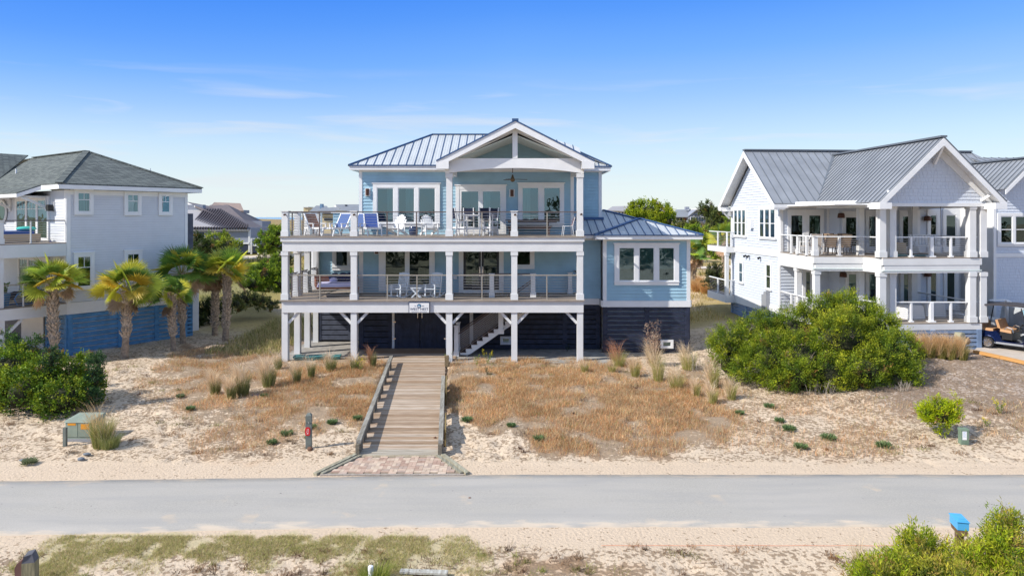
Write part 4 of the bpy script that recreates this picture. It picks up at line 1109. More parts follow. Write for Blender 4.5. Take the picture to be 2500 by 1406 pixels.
# windows on the left wall
def sw(px0, px1, z0, z1, n, **kw):
    a0, a1 = -rsy(px0), -rsy(px1); 
    if a0 > a1: a0, a1 = a1, a0
    w_ = (a1-a0-.11*(n+1))/n
    return window(RH, PLf, a0, a1, z0, z1, [(a0+.11+k*(w_+.11), a0+.11+k*(w_+.11)+w_, z0+.12, z1-.12) for k in range(n)], True, muntin='sash', sash=.035, head=0, **kw)
sw(1793, 1824, 5.75, 7.55, 3, shade=[.1]); sw(1855, 1897, 5.75, 7.55, 3, shade=[.1])
sw(1805, 1817, 2.95, 4.35, 1, shade=[.1]); sw(1871, 1886, 2.95, 4.5, 1, shade=[.1])
for px_ in (1823, 1831, 1858):
    mb = MB(); y_ = rsy(px_); mb.cyl((-.05,y_,4.72), (-.2,y_-.05,4.66), .05, .07, n=8); mb.build('flood_light', M_BLACK, RH, True)
mb = MB(); y_ = rsy(1838); mb.box(-.22,-.02,y_-.16,y_+.16,6.35,6.85); mb.box(-.235,-.221,y_-.1,y_+.1,6.45,6.75); mb.build('wall_lamp', M_TRIM, RH, True)
mb = MB(); y_ = rsy(1877); mb.box(-.25,-.02,y_-.18,y_+.12,1.9,2.9); mb.box(-.2,-.02,y_+.15,y_+.5,1.8,2.7); mb.build('meter_box', M_GREYCOVER, RH, True)
# doors and windows behind the porches
def rdoor(P, y, px0, px1, z, hh, n=1, name='glass_door', **kw):
    a0, a1 = rfx(px0, y), rfx(px1, y); w_ = (a1-a0-.28*n-.05)/n
    return window(RH, P, a0, a1, z+.01, z+hh, [(a0+.15+k*(w_+.30), a0+.15+k*(w_+.30)+w_, z+.28, z+hh-.28) for k in range(n)], True, head=0, sill=False, name=name, glass=M_GLASSD, **kw)
rdoor(PFr2, 0, 1922, 2010, ZB, 2.25, 2, curtain=[[],[(.5,.9)]]); rdoor(PB, -1, 2055, 2103, ZB, 2.15)
rdoor(PB, -1, 2112, 2145, ZB, 2.2, curtain=[[(.5,.8)]]); rdoor(PB, -1, 2194, 2244, ZB, 2.2); rdoor(PB, -1, 2262, 2293, ZB, 2.25, name='tall_window'); rdoor(PB, -1, 2300, 2340, ZB, 2.25, name='tall_window')
rdoor(PFr2, 0, 1958, 1986, ZA, 2.25); rdoor(PB, -1, 2062, 2105, ZA, 2.2, shade=[.02]); rdoor(PB, -1, 2112, 2150, ZA, 2.2, shade=[.5]); rdoor(PB, -1, 2196, 2245, ZA, 2.2, curtain=[[(.0,.3)]]); rdoor(PB, -1, 2262, 2293, ZA, 2.25, name='tall_window'); rdoor(PB, -1, 2302, 2338, ZA, 2.25, name='tall_window')
for y_, z_, px_ in ((0,ZB+1.9,2049),(-1,ZB+1.75,2259),(-1,ZA+1.85,2054),(-1,ZA+1.85,2260)):
    x_ = rfx(px_, -1) if px_ != 2049 else rfx(2049, -1)
    mb = MB(); mb.lathe((x_, -1.18, z_), [(.05,.16),(.14,.14),(.17,.05),(.18,-.10)], 14); mb.box(x_-.05,x_+.05,-1.1,-1.0,z_-.05,z_+.1); mb.build('wall_lamp', M_BRONZE, RH, True)
a0, a1 = rfx(2433, -2.9), rfx(2512, -2.9)
w2 = (a1-a0-.45)/2
for zz0, zz1 in ((5.55, 7.2),):
    window(RH, PE, a0, a1, zz0, zz1, [(a0+.15, a0+.15+w2, zz0+.15, zz1-.15), (a1-.15-w2, a1-.15, zz0+.15, zz1-.15)], True, muntin='sash', head=0, glass=M_GLASSD)
# porch decks: stepped outline
P1 = rl(14.38, 32.5); P2 = rl(16.64, 32.35); P3 = rl(16.9, 31.1); P4 = rl(21.65, 31.45)
pts = [(0, 0), P1, P2, P3, P4, (P4[0], -.6), (2.7, -.9), (2.7, 0)]
def porch(name, z, zb, low=True):
    mb = MB(); mb.mat(0); mb.slab([(p[0], p[1], z) for p in pts[::-1]], (0,0,-.05))
    mb.mat(1)
    for a, b_ in zip(pts[:5], pts[1:5]):
        d = Vector((b_[0]-a[0], b_[1]-a[1], 0)).normalized(); n = Vector((d.y, -d.x, 0)); 
        mb.slab([(a[0],a[1],z-.051),(b_[0],b_[1],z-.051),(b_[0],b_[1],zb),(a[0],a[1],zb)], -n*.06 if n.y > 0 else -n*.06)
    mb.slab([(P4[0],P4[1],z-.051),(P4[0],-.6,z-.051),(P4[0],-.6,zb),(P4[0],P4[1],zb)], (-.06,0,0))
    return mb.build(name, [M_DECK, M_WHITE], RH, True)
porch('upper_porch', ZB, 4.80); porch('lower_porch', ZA, 1.83)
mb = MB(); q = .14
inn = [(.1,-.02), (P1[0]+.1,P1[1]+.12), (P2[0]+.08,P2[1]+.12), (P3[0]+.08,P3[1]+.12), (P4[0]-.1,P4[1]+.12)]
for a, b_ in zip(inn, inn[1:]): mb.bar((a[0],a[1],4.62), (b_[0],b_[1],4.62), .2, .36)
mb.bar((P4[0]-.1,P4[1]+.12,4.62), (P4[0]-.1,-.6,4.62), .2, .36)
mb.build('porch_beam', M_WHITE, RH, True)
mb = MB(); mb.bar((P3[0],P3[1]+.15,7.66), (P4[0],P4[1]+.15,7.66), .24, .3); mb.bar((P1[0]+.6,-1.1+.2,7.68), (P3[0],P3[1]+.2,7.68), .2, .2)
mb.box(.1,P4[0],yG+.2,-.02,7.55,7.6); mb.build('porch_ceiling', M_WHITE, RH, True)
mb = MB(); mb.slab([(p[0],p[1],4.52) for p in pts], (0,0,.05)); mb.build('lower_porch_ceiling', M_CEIL, RH, True)
cols = [rp(2109,32.9), rp(2151,31.35), rp(2176,31.6), rp(2370,31.55), rp(2396,31.6)]
for c_ in cols[1:]:
    column(RH, c_[0], c_[1], ZB, 7.55, .30, local=True); column(RH, c_[0], c_[1], ZA, 4.46, .30, local=True)
c_ = cols[0]; column(RH, c_[0], c_[1]+.3, ZB, 7.6, .26, local=True, base=False); column(RH, c_[0], c_[1]+.3, ZA, 4.46, .26, local=True, base=False)
for c_ in (rp(1990,32.7), rp(1946,34.6)): column(RH, c_[0]+.05, c_[1], ZA, 4.46, .26, local=True, base=False)
column(RH, P4[0]-1.9, -1.6, ZB, 7.55, .3, local=True); column(RH, P4[0]-1.9, -1.6, ZA, 4.46, .3, local=True); column(RH, P4[0]-.9, -1.8, ZB, 7.55, .3, local=True); column(RH, P4[0]-.9, -1.8, ZA, 4.46, .3, local=True)
W = M_PVC
for z_ in (ZB, ZA):
    railing(RH, [(.02,-.1), (P1[0]+.02,P1[1]+.05), (P2[0],P2[1]+.08), (cols[1][0],cols[1][1])], z_, .92, [(.02+P1[0]*.35,P1[1]*.35),(P1[0]*.8,P1[1]*.8)], W, W, True, post_w=.09, topw=.11)
    for t_ in (.5,): newel(RH, P1[0]*.55+.03, P1[1]*.55, z_, z_+.95, .16, True)
    newel(RH, P1[0]+.1, P1[1]+.12, z_, z_+.95, .2, True)
    m_ = (P1[0]*.02+P2[0]*.98, P2[1]+.08)
    pm = MB(); xx = rfx(2048, P1[1]+.1); yy = P1[1]+.06; pm.box(xx-.05,xx+.05,yy-.05,yy+.05,z_,z_+.9); pm.box(xx-.1,xx+.1,yy-.1,yy+.1,z_,z_+.04); pm.build('rail_post', W, RH, True)
    railing(RH, [cols[2], cols[3]], z_, .92, [], W, W, True, topw=.11)
    for px_, w_ in ((2224,.09),(2273,.16),(2321,.09)):
        t_ = (px_-2176)/(2370-2176); x_ = cols[2][0]+(cols[3][0]-cols[2][0])*t_; y_ = cols[2][1]+(cols[3][1]-cols[2][1])*t_
        pm = MB(); pm.box(x_-w_/2,x_+w_/2,y_-w_/2,y_+w_/2,z_,z_+.9); pm.box(x_-w_*.8-.02,x_+w_*.8+.02,y_-w_*.8-.02,y_+w_*.8+.02,z_,z_+.06); pm.build('rail_post', W, RH, True)
    railing(RH, [(P4[0]-.1,P4[1]+.2), (P4[0]-.1,-1.0)], z_, .92, [], W, W, True, topw=.1)
# rear corner balconies at far left
for z_, zb in ((ZB,4.8),(ZA,1.7)):
    mb = MB(); mb.mat(0); mb.box(-.55,0,D-.6,D+2.6,z_-.05,z_); mb.mat(1); mb.box(-.6,0,D-.65,D-.6,zb,z_-.01); mb.box(-.61,-.55,D-.6,D+2.6,zb,z_-.01); mb.build('rear_balcony', [M_DECK, M_WHITE], RH, True)
    railing(RH, [(-.5,D+2.5), (-.5,D-.5), (0,D-.5)], z_, .92, [(-.5,D+1),(-.5,D-.5),(-.25,D-.5)], W, W, True, post_w=.09, topw=.1)
column(RH, -.5, D-.45, ZA, 4.8, .2, local=True, base=False)
# slats
mb = MB(); n_ = 6
slatwall(mb, PLf, -D-.1, 0, .75, 1.72, 5, [-D+.05,-4.4,-2.2,-.1]); mb.build('slat_skirting', [M_SHSHADE, M_BLACK], RH, True); mb = MB(); 
PP = Pl(P3[0], P3[1], P4[0]-P3[0], P4[1]-P3[1]); Lp = math.hypot(P4[0]-P3[0], P4[1]-P3[1]); slatwall(mb, PP, .05, Lp-.05, .85, 1.83, 5, [.2,Lp*.5,Lp-.15])
PP = Pl(P1[0], P1[1], P2[0]-P1[0], P2[1]-P1[1]); slatwall(mb, PP, .05, 2.2, .75, 1.83, 5, [.2,2.0])
PP = Pl(P4[0]-.08, P4[1]+.05, 0, 1); slatwall(mb, PP, .05, 2.5, .8, 1.83, 5, [.2,2.4])
mb.build('slat_skirting', [M_SHSHADE, M_BLACK], RH, True)
# roofs
mb = MB(); K = dict(sp=.46, th=.06, sh=.035, sw=.025)
zr, ze, sl = 10.85, 7.72, .80
x0, x1 = -.62, rfx(2370, mid)
roof_face(mb, [(x0,-.6,ze),(x1+3,-.6,ze),(x1,mid,zr),(x0,mid,zr)], **K); roof_face(mb, [(x0,D+.6,ze),(x0,mid,zr),(x1,mid,zr),(x1+3,D+.6,ze)], **K)
ridge(mb, (x0,mid,zr), (x1,mid,zr), .3, .08)
yg = rl(19.2, 30.55)[1]; hw = 2.98; zg = 10.58; zge = zg-hw*.97
yr = (zg-ze)/sl*(mid+.6)/((zr-ze)/sl)-.6; K2 = dict(sp=.33, th=.05, sh=.04, sw=.03)
yr = -.6+(zg-ze)*(mid+.6)/(zr-ze)
roof_face(mb, [(gc,yg,zg),(gc-hw,yg,zge),(gc-hw,-.55,zge),(gc,yr,zg)], **K2); roof_face(mb, [(gc,yg,zg),(gc,yr,zg),(gc+hw,-.55,zge),(gc+hw,yg,zge)], **K2)
ridge(mb, (gc,yg-.03,zg), (gc,yr,zg), .3, .08)
mb.mat(1); mb.bar((gc-hw+.02,-.55,zge+.04), (gc,yr,zg+.04), .36, .03)
# small right gable
yh = -3.5; hw2 = 1.62; zh = 9.95
roof_face(mb, [(gx2,yh,zh),(gx2-hw2,yh,zh-hw2*.97),(gx2-hw2,3.5,zh-hw2*.97),(gx2,3.5,zh)], **K2); roof_face(mb, [(gx2,yh,zh),(gx2,3.5,zh),(gx2+hw2,3.5,zh-hw2*.97),(gx2+hw2,yh,zh-hw2*.97)], **K2)
ridge(mb, (gx2,yh,zh), (gx2,3.5,zh), .3, .08)
roof_face(mb, [(gx2+1.5,-3.3,8.4),(17.6,-3.3,8.4),(17.6,3,10.5),(gx2+1.5,3,10.5)], **K)
mb.mat(2)
def rake(c, y, hw_, z, k, d=.3, th=.05):
    for s_ in (-1, 1):
        mb.slab([(c+s_*hw_, y-.02, z-hw_*k-.05), (c, y-.02, z-.05), (c, y-.02, z-.05-d*1.25), (c+s_*hw_, y-.02, z-hw_*k-.05-d*1.1)], (0, th, 0))
rake(gc, yg, hw, zg, .97, .26); rake(gx2, yh, hw2, zh, .97, .2)
# inner rake boards on the gable wall, soffits, returns
for s_ in (-1, 1):
    mb.slab([(gc+s_*2.8, yG-.08, zg-2.8*.97-.12), (gc, yG-.08, zg-.12), (gc, yG-.08, zg-.55), (gc+s_*2.8, yG-.08, zg-2.8*.97-.42)], (0, .06, 0))
    mb.slab([(gc+s_*(hw-.02), yg+.03, zge-.06), (gc, yg+.03, zg-.08), (gc, yG, zg-.08), (gc+s_*(hw-.02), yG, zge-.06)], (0, 0, -.03))
    xs_ = sorted((gc+s_*hw, gc+s_*(hw-.55))); mb.box(xs_[0], xs_[1], yg-.025, yG+.1, zge-.33, zge-.05)
    mb.box(xs_[0], xs_[1], yG+.1, -.5, zge-.25, zge-.07)
    mb.bar((gc+s_*(hw-.7), yG-.05, 7.75), (gc+s_*(hw-.45), yg+.1, 8.15), .08, .12)
PG.box(mb, rfx(2165,yG), rfx(2408,yG), -.05, .07, 7.48, 7.64)
mb.bar((gc, yG-.1, zg-1.15), (gc, yg+.02, zg-.35), .1, .14)
# left gable rake (faces -x) and soffit
for (ya, yb) in ((-.6, mid), (D+.6, mid)):
    mb.slab([(x0-.02, ya, ze-.05), (x0-.02, yb, zr-.05), (x0-.02, yb, zr-.38), (x0-.02, ya, ze-.33)], (.05, 0, 0))
    mb.slab([(x0+.03, ya, ze-.10), (x0+.03, yb, zr-.10), (0, yb, zr-.10), (0, ya, ze-.10)], (0, 0, -.03))
mb.box(x0, gc-hw, -.62, -.56, ze-.25, ze-.06); mb.box(x0, gc-hw, -.56, 0, ze-.2, ze-.16)
mb.box(x0, 0, -.6, -.25, ze-.33, ze-.1); mb.box(x0, 0, D+.2, D+.6, ze-.33, ze-.1); mb.bar((-.02,D+.3,6.9),(x0+.1,D+.3,7.4),.08,.1); mb.box(-.5,-.02,D-.4,D+.2,7.35,7.45)
mb.build('roof', [M_ROOFGREY, M_ROOFGREYSEAM, M_TRIM], RH, True)
# side stair with cable railing behind the cart
mb = MB(); sx = xE0-.4
mb.mat(0)
for k in range(6): mb.box(sx+k*.30, sx+.32+k*.30, -4.3, -3.1, 2.0-(k+1)*.19-.04, 2.0-(k+1)*.19)
mb.mat(1); mb.box(sx-1.0, sx, -4.3, -2.0, 1.85, 2.1)
mb.bar((sx-.1,-4.35,3.05), (sx+2.0,-4.35,1.85), .08, .06); mb.bar((sx-1,-4.35,3.05), (sx-.1,-4.35,3.05), .08, .06)
for xx, zz in ((sx-.1,3.05),(sx+1.0,2.45),(sx+2.0,1.9)): mb.box(xx-.06,xx+.06,-4.41,-4.29,zz-1.1,zz)
mb.mat(2)
for k in range(7): mb.bar((sx-.1,-4.35,2.2+k*.12), (sx+2.0,-4.35,1.0+k*.12), .009, .009)
mb.build('side_stair', [M_STAIR, M_PVC, M_STEEL], RH, True)
# pale planked driveway beside this house, with a yellow kerb strip
def rwp(x, y, z): return wm(RH) @ Vector((x, y, z))
V = []; m_dr = mat('weathered_planks', S(190,178,165), .85, var=.15, vscale=2, stretch=(1,10,1))
ptsd = [((2370,853),(2520,895),(2520,850),(2440,838))]
mb = MB()
def gp(px, d, dz=0): x_ = (px-CX)*d/FP; return (x_, d, g1(x_, d)+dz)
dr = [gp(2375,30.6,.05), gp(2440,29.4,.05), gp(2560,27.6,.05), gp(2620,31,.05), gp(2560,34,.05), gp(2405,33.2,.05)]
mb.slab(dr, (0,0,-.15)); tag(mb.build('driveway', m_dr), kind='structure')
mb = MB(); 
for a, b_ in zip(dr[:3], dr[1:3]): mb.bar(Vector(a)+Vector((0,-.12,.02)), Vector(b_)+Vector((0,-.12,.02)), .2, .12)
tag(mb.build('kerb', mat('ochre_kerb', S(200,150,90), .8)), kind='structure')
# ------------------------------------------------------------------ tinted boxes (planks, pavers)
class TB(MB):
    def __init__(s): super().__init__(); s.c = []; s.cc = (1,1,1)
    def add(s, vs, fs):
        super().add(vs, fs); s.c += [s.cc]*len(vs); return s
    def buildt(s, name, m, parent=None, local=False, origin=None):
        o = s.build(name, m, parent, local, origin)
        a = o.data.color_attributes.new('tint', 'FLOAT_COLOR', 'POINT')
        c4 = np.ones((len(s.c), 4), dtype=np.float32); c4[:, :3] = s.c; a.data.foreach_set('color', c4.ravel()); return o
def tintmat(name, stretch, rough=.85, amt=.45, sc=3):
    m = bpy.data.materials.new(name); m.use_nodes = True; nt = m.node_tree; b = nt.nodes['Principled BSDF']; b.inputs['Roughness'].default_value = rough; b.inputs['Specular IOR Level'].default_value = .2
    a = nt.nodes.new('ShaderNodeAttribute'); a.attribute_name = 'tint'; tc = nt.nodes.new('ShaderNodeTexCoord'); mp = nt.nodes.new('ShaderNodeMapping'); mp.inputs['Scale'].default_value = stretch
    nt.links.new(tc.outputs['Object'], mp.inputs[0]); n = nt.nodes.new('ShaderNodeTexNoise'); n.inputs['Scale'].default_value = sc; n.inputs['Detail'].default_value = 8; nt.links.new(mp.outputs[0], n.inputs['Vector'])
    r = nt.nodes.new('ShaderNodeMapRange'); r.inputs[1].default_value = .3; r.inputs[2].default_value = .7; nt.links.new(n.outputs[0], r.inputs[0])
    x = nt.nodes.new('ShaderNodeMix'); x.data_type = 'RGBA'; x.blend_type = 'MULTIPLY'; x.inputs[7].default_value = (1-amt, 1-amt*1.1, 1-amt*1.2, 1)
    nt.links.new(r.outputs[0], x.inputs[0]); nt.links.new(a.outputs['Color'], x.inputs[6]); nt.links.new(x.outputs[2], b.inputs['Base Color']); return m
M_PLANK = tintmat('weathered_boardwalk_planks', (.6, 9, 1)); M_PAVER = tintmat('concrete_pavers', (1,1,1), amt=.25, sc=9); M_TIMBER = tintmat('grey_timber', (6, .7, 6))
def ground_at(px, py):
    d = 20.0
    for _ in range(25): d = FP*(CH-g1((px-CX)*d/FP, d))/(py-CY)
    x = (px-CX)*d/FP; return Vector((x, d, g1(x, d)))
# boardwalk
BW = empty('boardwalk', (-3.3, 20, 0), 0, 'weathered plank boardwalk with low timber rails running from road to house', 'boardwalk')
tb = TB(); y = 19.98; rr = random.Random(3)
base = np.array(S(194,174,154)); base2 = np.array(S(168,142,116)); base3 = np.array(S(210,196,180))
while y < 34.85:
    w_ = .142; c = float(walk_c(y)); z = float(walk_z(y)); x0, x1 = c-1.28, c+1.24
    if y > 31.0: x0 = max(-7.3, x0-(y-31.0)*3.2); x1 = max(x1, -2.9)
    if y > 32.3: x0, x1 = -7.3, -2.7
    t = rr.random(); k = (base*(1-t)+(base2 if rr.random() < .6 else base3)*t)*rr.uniform(.85, 1.1)
    if y < 20.3: k = np.array(S(190,182,168))
    tb.cc = tuple(k); jx = rr.uniform(-.02, .02)
    tb.box(x0+jx, x1+jx, y+.004, y+w_-.006, z-.04+rr.uniform(-.003,.003), z+rr.uniform(-.002,.002)); y += w_
tb.buildt('planks', M_PLANK, BW)
tb = TB(); tb.cc = S(120,108,96)
for dx in (-1.1, 0, 1.05): tb.bar((float(walk_c(20.1))+dx, 20.1, -.07), (float(walk_c(31))+dx, 31, .12), .08, .12)
tb.buildt('joists', M_TIMBER, BW)
def wpt(y, dx, dz): return Vector((float(walk_c(y))+dx, y, float(walk_z(y))+dz))
for sgn, ya, yb in ((-1, 20.05, 31.3), (1, 20.05, 27.6)):
    dx = -1.22 if sgn < 0 else 1.19
    tb = TB(); n = 12
    for k in range(n):
        a = ya+(yb-ya)*k/n; b_ = ya+(yb-ya)*(k+1)/n; tb.cc = tuple(np.array(S(166,164,156))*rr.uniform(.85, 1.08))
        tb.bar(wpt(a, dx, .34), wpt(b_, dx, .34), .14, .11)
    r_ = tb.buildt('timber_rail', M_TIMBER, BW)
    yy = ya+.15
    while yy < yb:
        tb = TB(); tb.cc = S(130,124,112); p = wpt(yy, dx, 0); tb.box(p.x-.055, p.x+.055, yy-.25, yy+.25, p.z, p.z+.285); tb.buildt('rail_block', M_TIMBER, r_); yy += rr.uniform(.9, 1.35)
for yy, y2, h in ((20.9, 22.6, .42), (25.2, 27.0, .55)):
    tb = TB(); tb.cc = S(150,132,90); a = wpt(yy, 1.30, 0); b_ = wpt(y2, 1.30, 0)
    tb.slab([(a.x,a.y,-.05),(b_.x,b_.y,-.05),(b_.x,b_.y,b_.z+h),(a.x,a.y,a.z+h)], (.045,0,0)); tb.buildt('side_board', M_TIMBER, BW)
p = wpt(31.0, 1.32, 0); tb = TB(); tb.cc = S(140,124,98); tb.box(p.x-.09,p.x+.09,31-.09,31.09,0,.72); tb.buildt('end_post', M_TIMBER, BW)
# paver apron
PV = empty('paver_apron', (-3.3, 19.2, 0), 0, 'trapezoid apron of pinkish pavers edged with timbers between road and boardwalk', 'paving')
tb = TB(); q = .225
pal = [S(194,168,150), S(206,182,162), S(182,154,138), S(210,190,170), S(188,168,154)]
def inpav(x, y):
    t = (y-18.56)/(19.93-18.56); return 0 <= t <= 1 and (-5.2+t*.66) < x < (-1.32-t*.70)
for i in range(-26, -4):
    for j in range(82, 90):
        x0, y0 = i*q, j*q
        for k in range(2):
            if (i+j) % 2: a = (x0+.003, x0+q-.003, y0+k*q/2+.003, y0+(k+1)*q/2-.003)
            else: a = (x0+k*q/2+.003, x0+(k+1)*q/2-.003, y0+.003, y0+q-.003)
            if all(inpav(xx, yy) for xx in a[:2] for yy in a[2:]):
                tb.cc = tuple(np.array(rr.choice(pal))*rr.uniform(.9, 1.05)); tb.box(a[0], a[1], a[2], a[3], -.02, .034+rr.uniform(-.002, .003))
x = -5.2
while x < -1.45:
    tb.cc = S(170,160,150); tb.box(x, x+.20, 18.47, 18.555, -.03, .035); x += .205
x = -4.5
while x < -2.1:
    tb.cc = S(196,184,160); tb.box(x, x+.21, 19.9, 19.97, -.03, .045); x += .215
tb.buildt('pavers', M_PAVER, PV)
tb = TB(); tb.cc = S(150,138,122); tb.slab([(-5.25,18.5,.016),(-1.3,18.5,.016),(-2.02,19.96,.016),(-4.56,19.96,.016)], (0,0,-.1)); tb.buildt('joint_sand', M_PAVER, PV)
for a, b_ in (((-4.56,20.02,.05),(-5.34,18.5,.04)), ((-2.05,20.02,.05),(-1.2,18.55,.04))):
    tb = TB(); tb.cc = S(172,168,148); tb.bar(a, b_, .12, .07); tb.cc = S(158,156,140); o_ = .14 if a[0] < -3 else -.14
    tb.bar((a[0]+o_,a[1]-.05,.04), (b_[0]+o_*1.2,b_[1]+.05,.03), .10, .05); tb.buildt('edge_timber', M_TIMBER, PV)

# ------------------------------------------------------------------ marker post with a red tag
def text(name, body, loc, size, m, parent, rot=(PI/2,0,0), ext=.002, align='CENTER'):
    cu = bpy.data.curves.new(name, 'FONT'); cu.body = body; cu.size = size; cu.extrude = ext; cu.align_x = align; cu.align_y = 'CENTER'
    t = bpy.data.objects.new(name, cu); C.objects.link(t); t.rotation_euler = rot; cu.materials.append(m)
    t.parent = parent; t.location = wm(parent).inverted() @ Vector(loc) if parent else loc; return t
M_POSTG = mat('grey_green_post', S(112,118,112), .7, var=.12, vscale=6)
M_RED = mat('red_tag', S(205,30,40), .4)
b0 = ground_at(754, 1094)
o = empty('marker_post', b0, .12, 'slim grey square post with red oval tag in the sand left of the boardwalk', 'post')
mb = MB(); h = .085; Z = 1.06
mb.box(-h,h,-h,h,-.2,Z-.30); mb.box(-h+.012,h-.012,-h+.012,h-.012,Z-.30,Z-.27); mb.hexa([(-h,-h,Z-.27),(h,-h,Z-.27),(h,h,Z-.27),(-h,h,Z-.27),(-h,-h,Z-.06),(h,-h,Z-.06),(h,h,Z-.06),(-h,h,Z-.06)])
mb.hexa([(-h,-h,Z-.06),(h,-h,Z-.06),(h,h,Z-.06),(-h,h,Z-.06),(-.045,-.045,Z),(.045,-.045,Z),(.045,.045,Z),(-.045,.045,Z)])
mb.build('post', M_POSTG, o, True)
mb = MB(); pts = []
for k in range(20):
    a = 2*PI*k/20; pts.append((-.02+.075*(abs(math.cos(a))**.5)*np.sign(math.cos(a)), -.087, .54+.125*(abs(math.sin(a))**.6)*np.sign(math.sin(a))))
mb.slab(pts, (0,-.02,0)); tg = mb.build('tag', M_RED, o, True)
t = text('lettering', 'TCA', (0,0,0), .085, mat('tag_white', (.8,.8,.8), .5), tg, rot=(PI/2, PI/2, 0)); t.location = (-.02,-.1085,.54)
mb = MB(); mb.cyl((.01,-.086,.80),(.01,-.10,.80),.018,n=8); mb.build('stud', M_CHROME, o, True)

# ------------------------------------------------------------------ house sign
sx, sy, sz = at(1024,748,31.86)
sg = empty('house_sign', (sx, 31.9, 2.6), 0, 'white house name board with navy edge hung on the beam above the garage doors', 'sign')
M_SIGNW = mat('sign_white', (.8,.8,.8), .5); M_SIGNN = mat('sign_navy', S(30,48,88), .5); M_SIGNB = mat('sign_blue', S(70,130,165), .5)
x0, x1 = at(998,0,31.86).x, at(1049.5,0,31.86).x; z1, z0 = 7-(737.5-530)*31.86/FP, 7-(763-530)*31.86/FP
mb = MB(); mb.box(x0, x1, 31.82, 31.86, z0, z1); mb.build('back_board', M_SIGNN, sg)
mb = MB(); mb.box(x0+.035, x1-.03, 31.80, 31.82, z0+.005, z1-.035); bd_ = mb.build('face_board', M_SIGNW, sg)
cxs = (x0+x1)/2
t = text('lettering', 'WEST NEST', (cxs, 31.796, z0+.165), .155, M_SIGNN, bd_); t.scale = (1.05,1,1)
t = text('lettering', 'Est.', (cxs-.175, 31.796, z1-.175), .055, M_SIGNN, bd_); t = text('lettering', '2021', (cxs+.185, 31.796, z1-.175), .055, M_SIGNN, bd_); 
mb = MB(); mb.bar((x0+.13,31.796,z0+.05),(cxs-.02,31.796,z0+.05),.003,.014); mb.bar((cxs+.02,31.796,z0+.05),(x1-.12,31.796,z0+.05),.003,.014); mb.build('rule_line', M_SIGNN, bd_)
mb = MB(); mb.mat(0); mb.cyl((cxs,31.80,z1-.17),(cxs,31.795,z1-.17),.098,n=24); mb.mat(1); mb.cyl((cxs,31.7951,z1-.17),(cxs,31.793,z1-.17),.078,n=24)
mb.mat(2)
for k in range(3):
    mb.tube([Vector((cxs-.06+k*.035+.025*math.sin(a*1.1), 31.7915, z1-.215+.022*a)) for a in range(4)], .008, n=5)
mb.bar((cxs-.06,31.7915,z1-.205),(cxs+.06,31.7915,z1-.225),.003,.012)
mb.build('emblem', [M_SIGNN, M_SIGNB, M_SIGNW], bd_)

# ------------------------------------------------------------------ green transformer cabinet
M_TGREEN = mat('pale_green_metal', S(140,152,138), .55, var=.12, vscale=3); M_LABELO = mat('orange_label', S(225,150,40), .6)
bt = ground_at(158, 1079)
o = empty('transformer_cabinet', bt+Vector((.42,.38,0)), 0, 'pale green metal utility cabinet with orange labels standing on the sand beside a grass clump', 'utility cabinet')
mb = MB(); mb.box(-.43,.43,-.38,.38,0,.10); mb.build('base', M_GREYCOVER, o, True)
mb = MB(); mb.box(-.41,.41,-.36,.36,.10,.60); mb.hexa([(-.44,-.39,.60),(.44,-.39,.60),(.44,.39,.60),(-.44,.39,.60),(-.41,-.36,.67),(.41,-.36,.67),(.41,.34,.72),(-.41,.34,.72)])
mb.build('body', M_TGREEN, o, True)
mb = MB(); mb.box(-.38,-.03,-.375,-.361,.16,.58); mb.build('door', M_TGREEN, o, True)
mb = MB(); mb.box(-.01,.38,-.375,-.361,.16,.58); mb.build('door', M_TGREEN, o, True)
for x0, x1, z0, z1 in ((-.33,-.08,.52,.585),(.08,.34,.40,.56)):
    mb = MB(); mb.box(x0,x1,-.382,-.376,z0,z1); mb.build('label', M_LABELO, o, True)
bs = ground_at(159, 1088); mb = MB(); mb.box(-.045,.045,-.045,.045,-.1,.56); s_ = mb.build('stake', M_POSTG); s_.location = bs
tag(s_, 'short grey wooden stake in front of the green utility cabinet', 'stake')

# ------------------------------------------------------------------ small green pedestal with paper notice
bp_ = ground_at(2352, 1083)
o = empty('utility_pedestal', bp_, -.1, 'short green utility pedestal with a white notice beside the small round bush', 'utility pedestal')
M_PED = mat('dark_green_plastic', S(112,132,114), .6, var=.15)
mb = MB(); mb.box(-.11,.11,-.09,.09,-.1,.42); mb.box(-.12,.12,-.10,.10,.42,.48); mb.build('body', M_PED, o, True)
mb = MB(); mb.box(-.075,.05,-.096,-.091,.15,.41); nt_ = mb.build('notice', M_SIGNW, o, True)
mb = MB()
for k in range(5): mb.box(-.06,.035-(k%2)*.03,-.0985,-.0965,.38-k*.035,.388-k*.035)
mb.build('lettering', mat('notice_print', S(120,160,205), .6), nt_, True)
mb = MB(); mb.box(.111,.114,-.07,-.01,.15,.40); mb.build('label', M_LABELO, o, True)

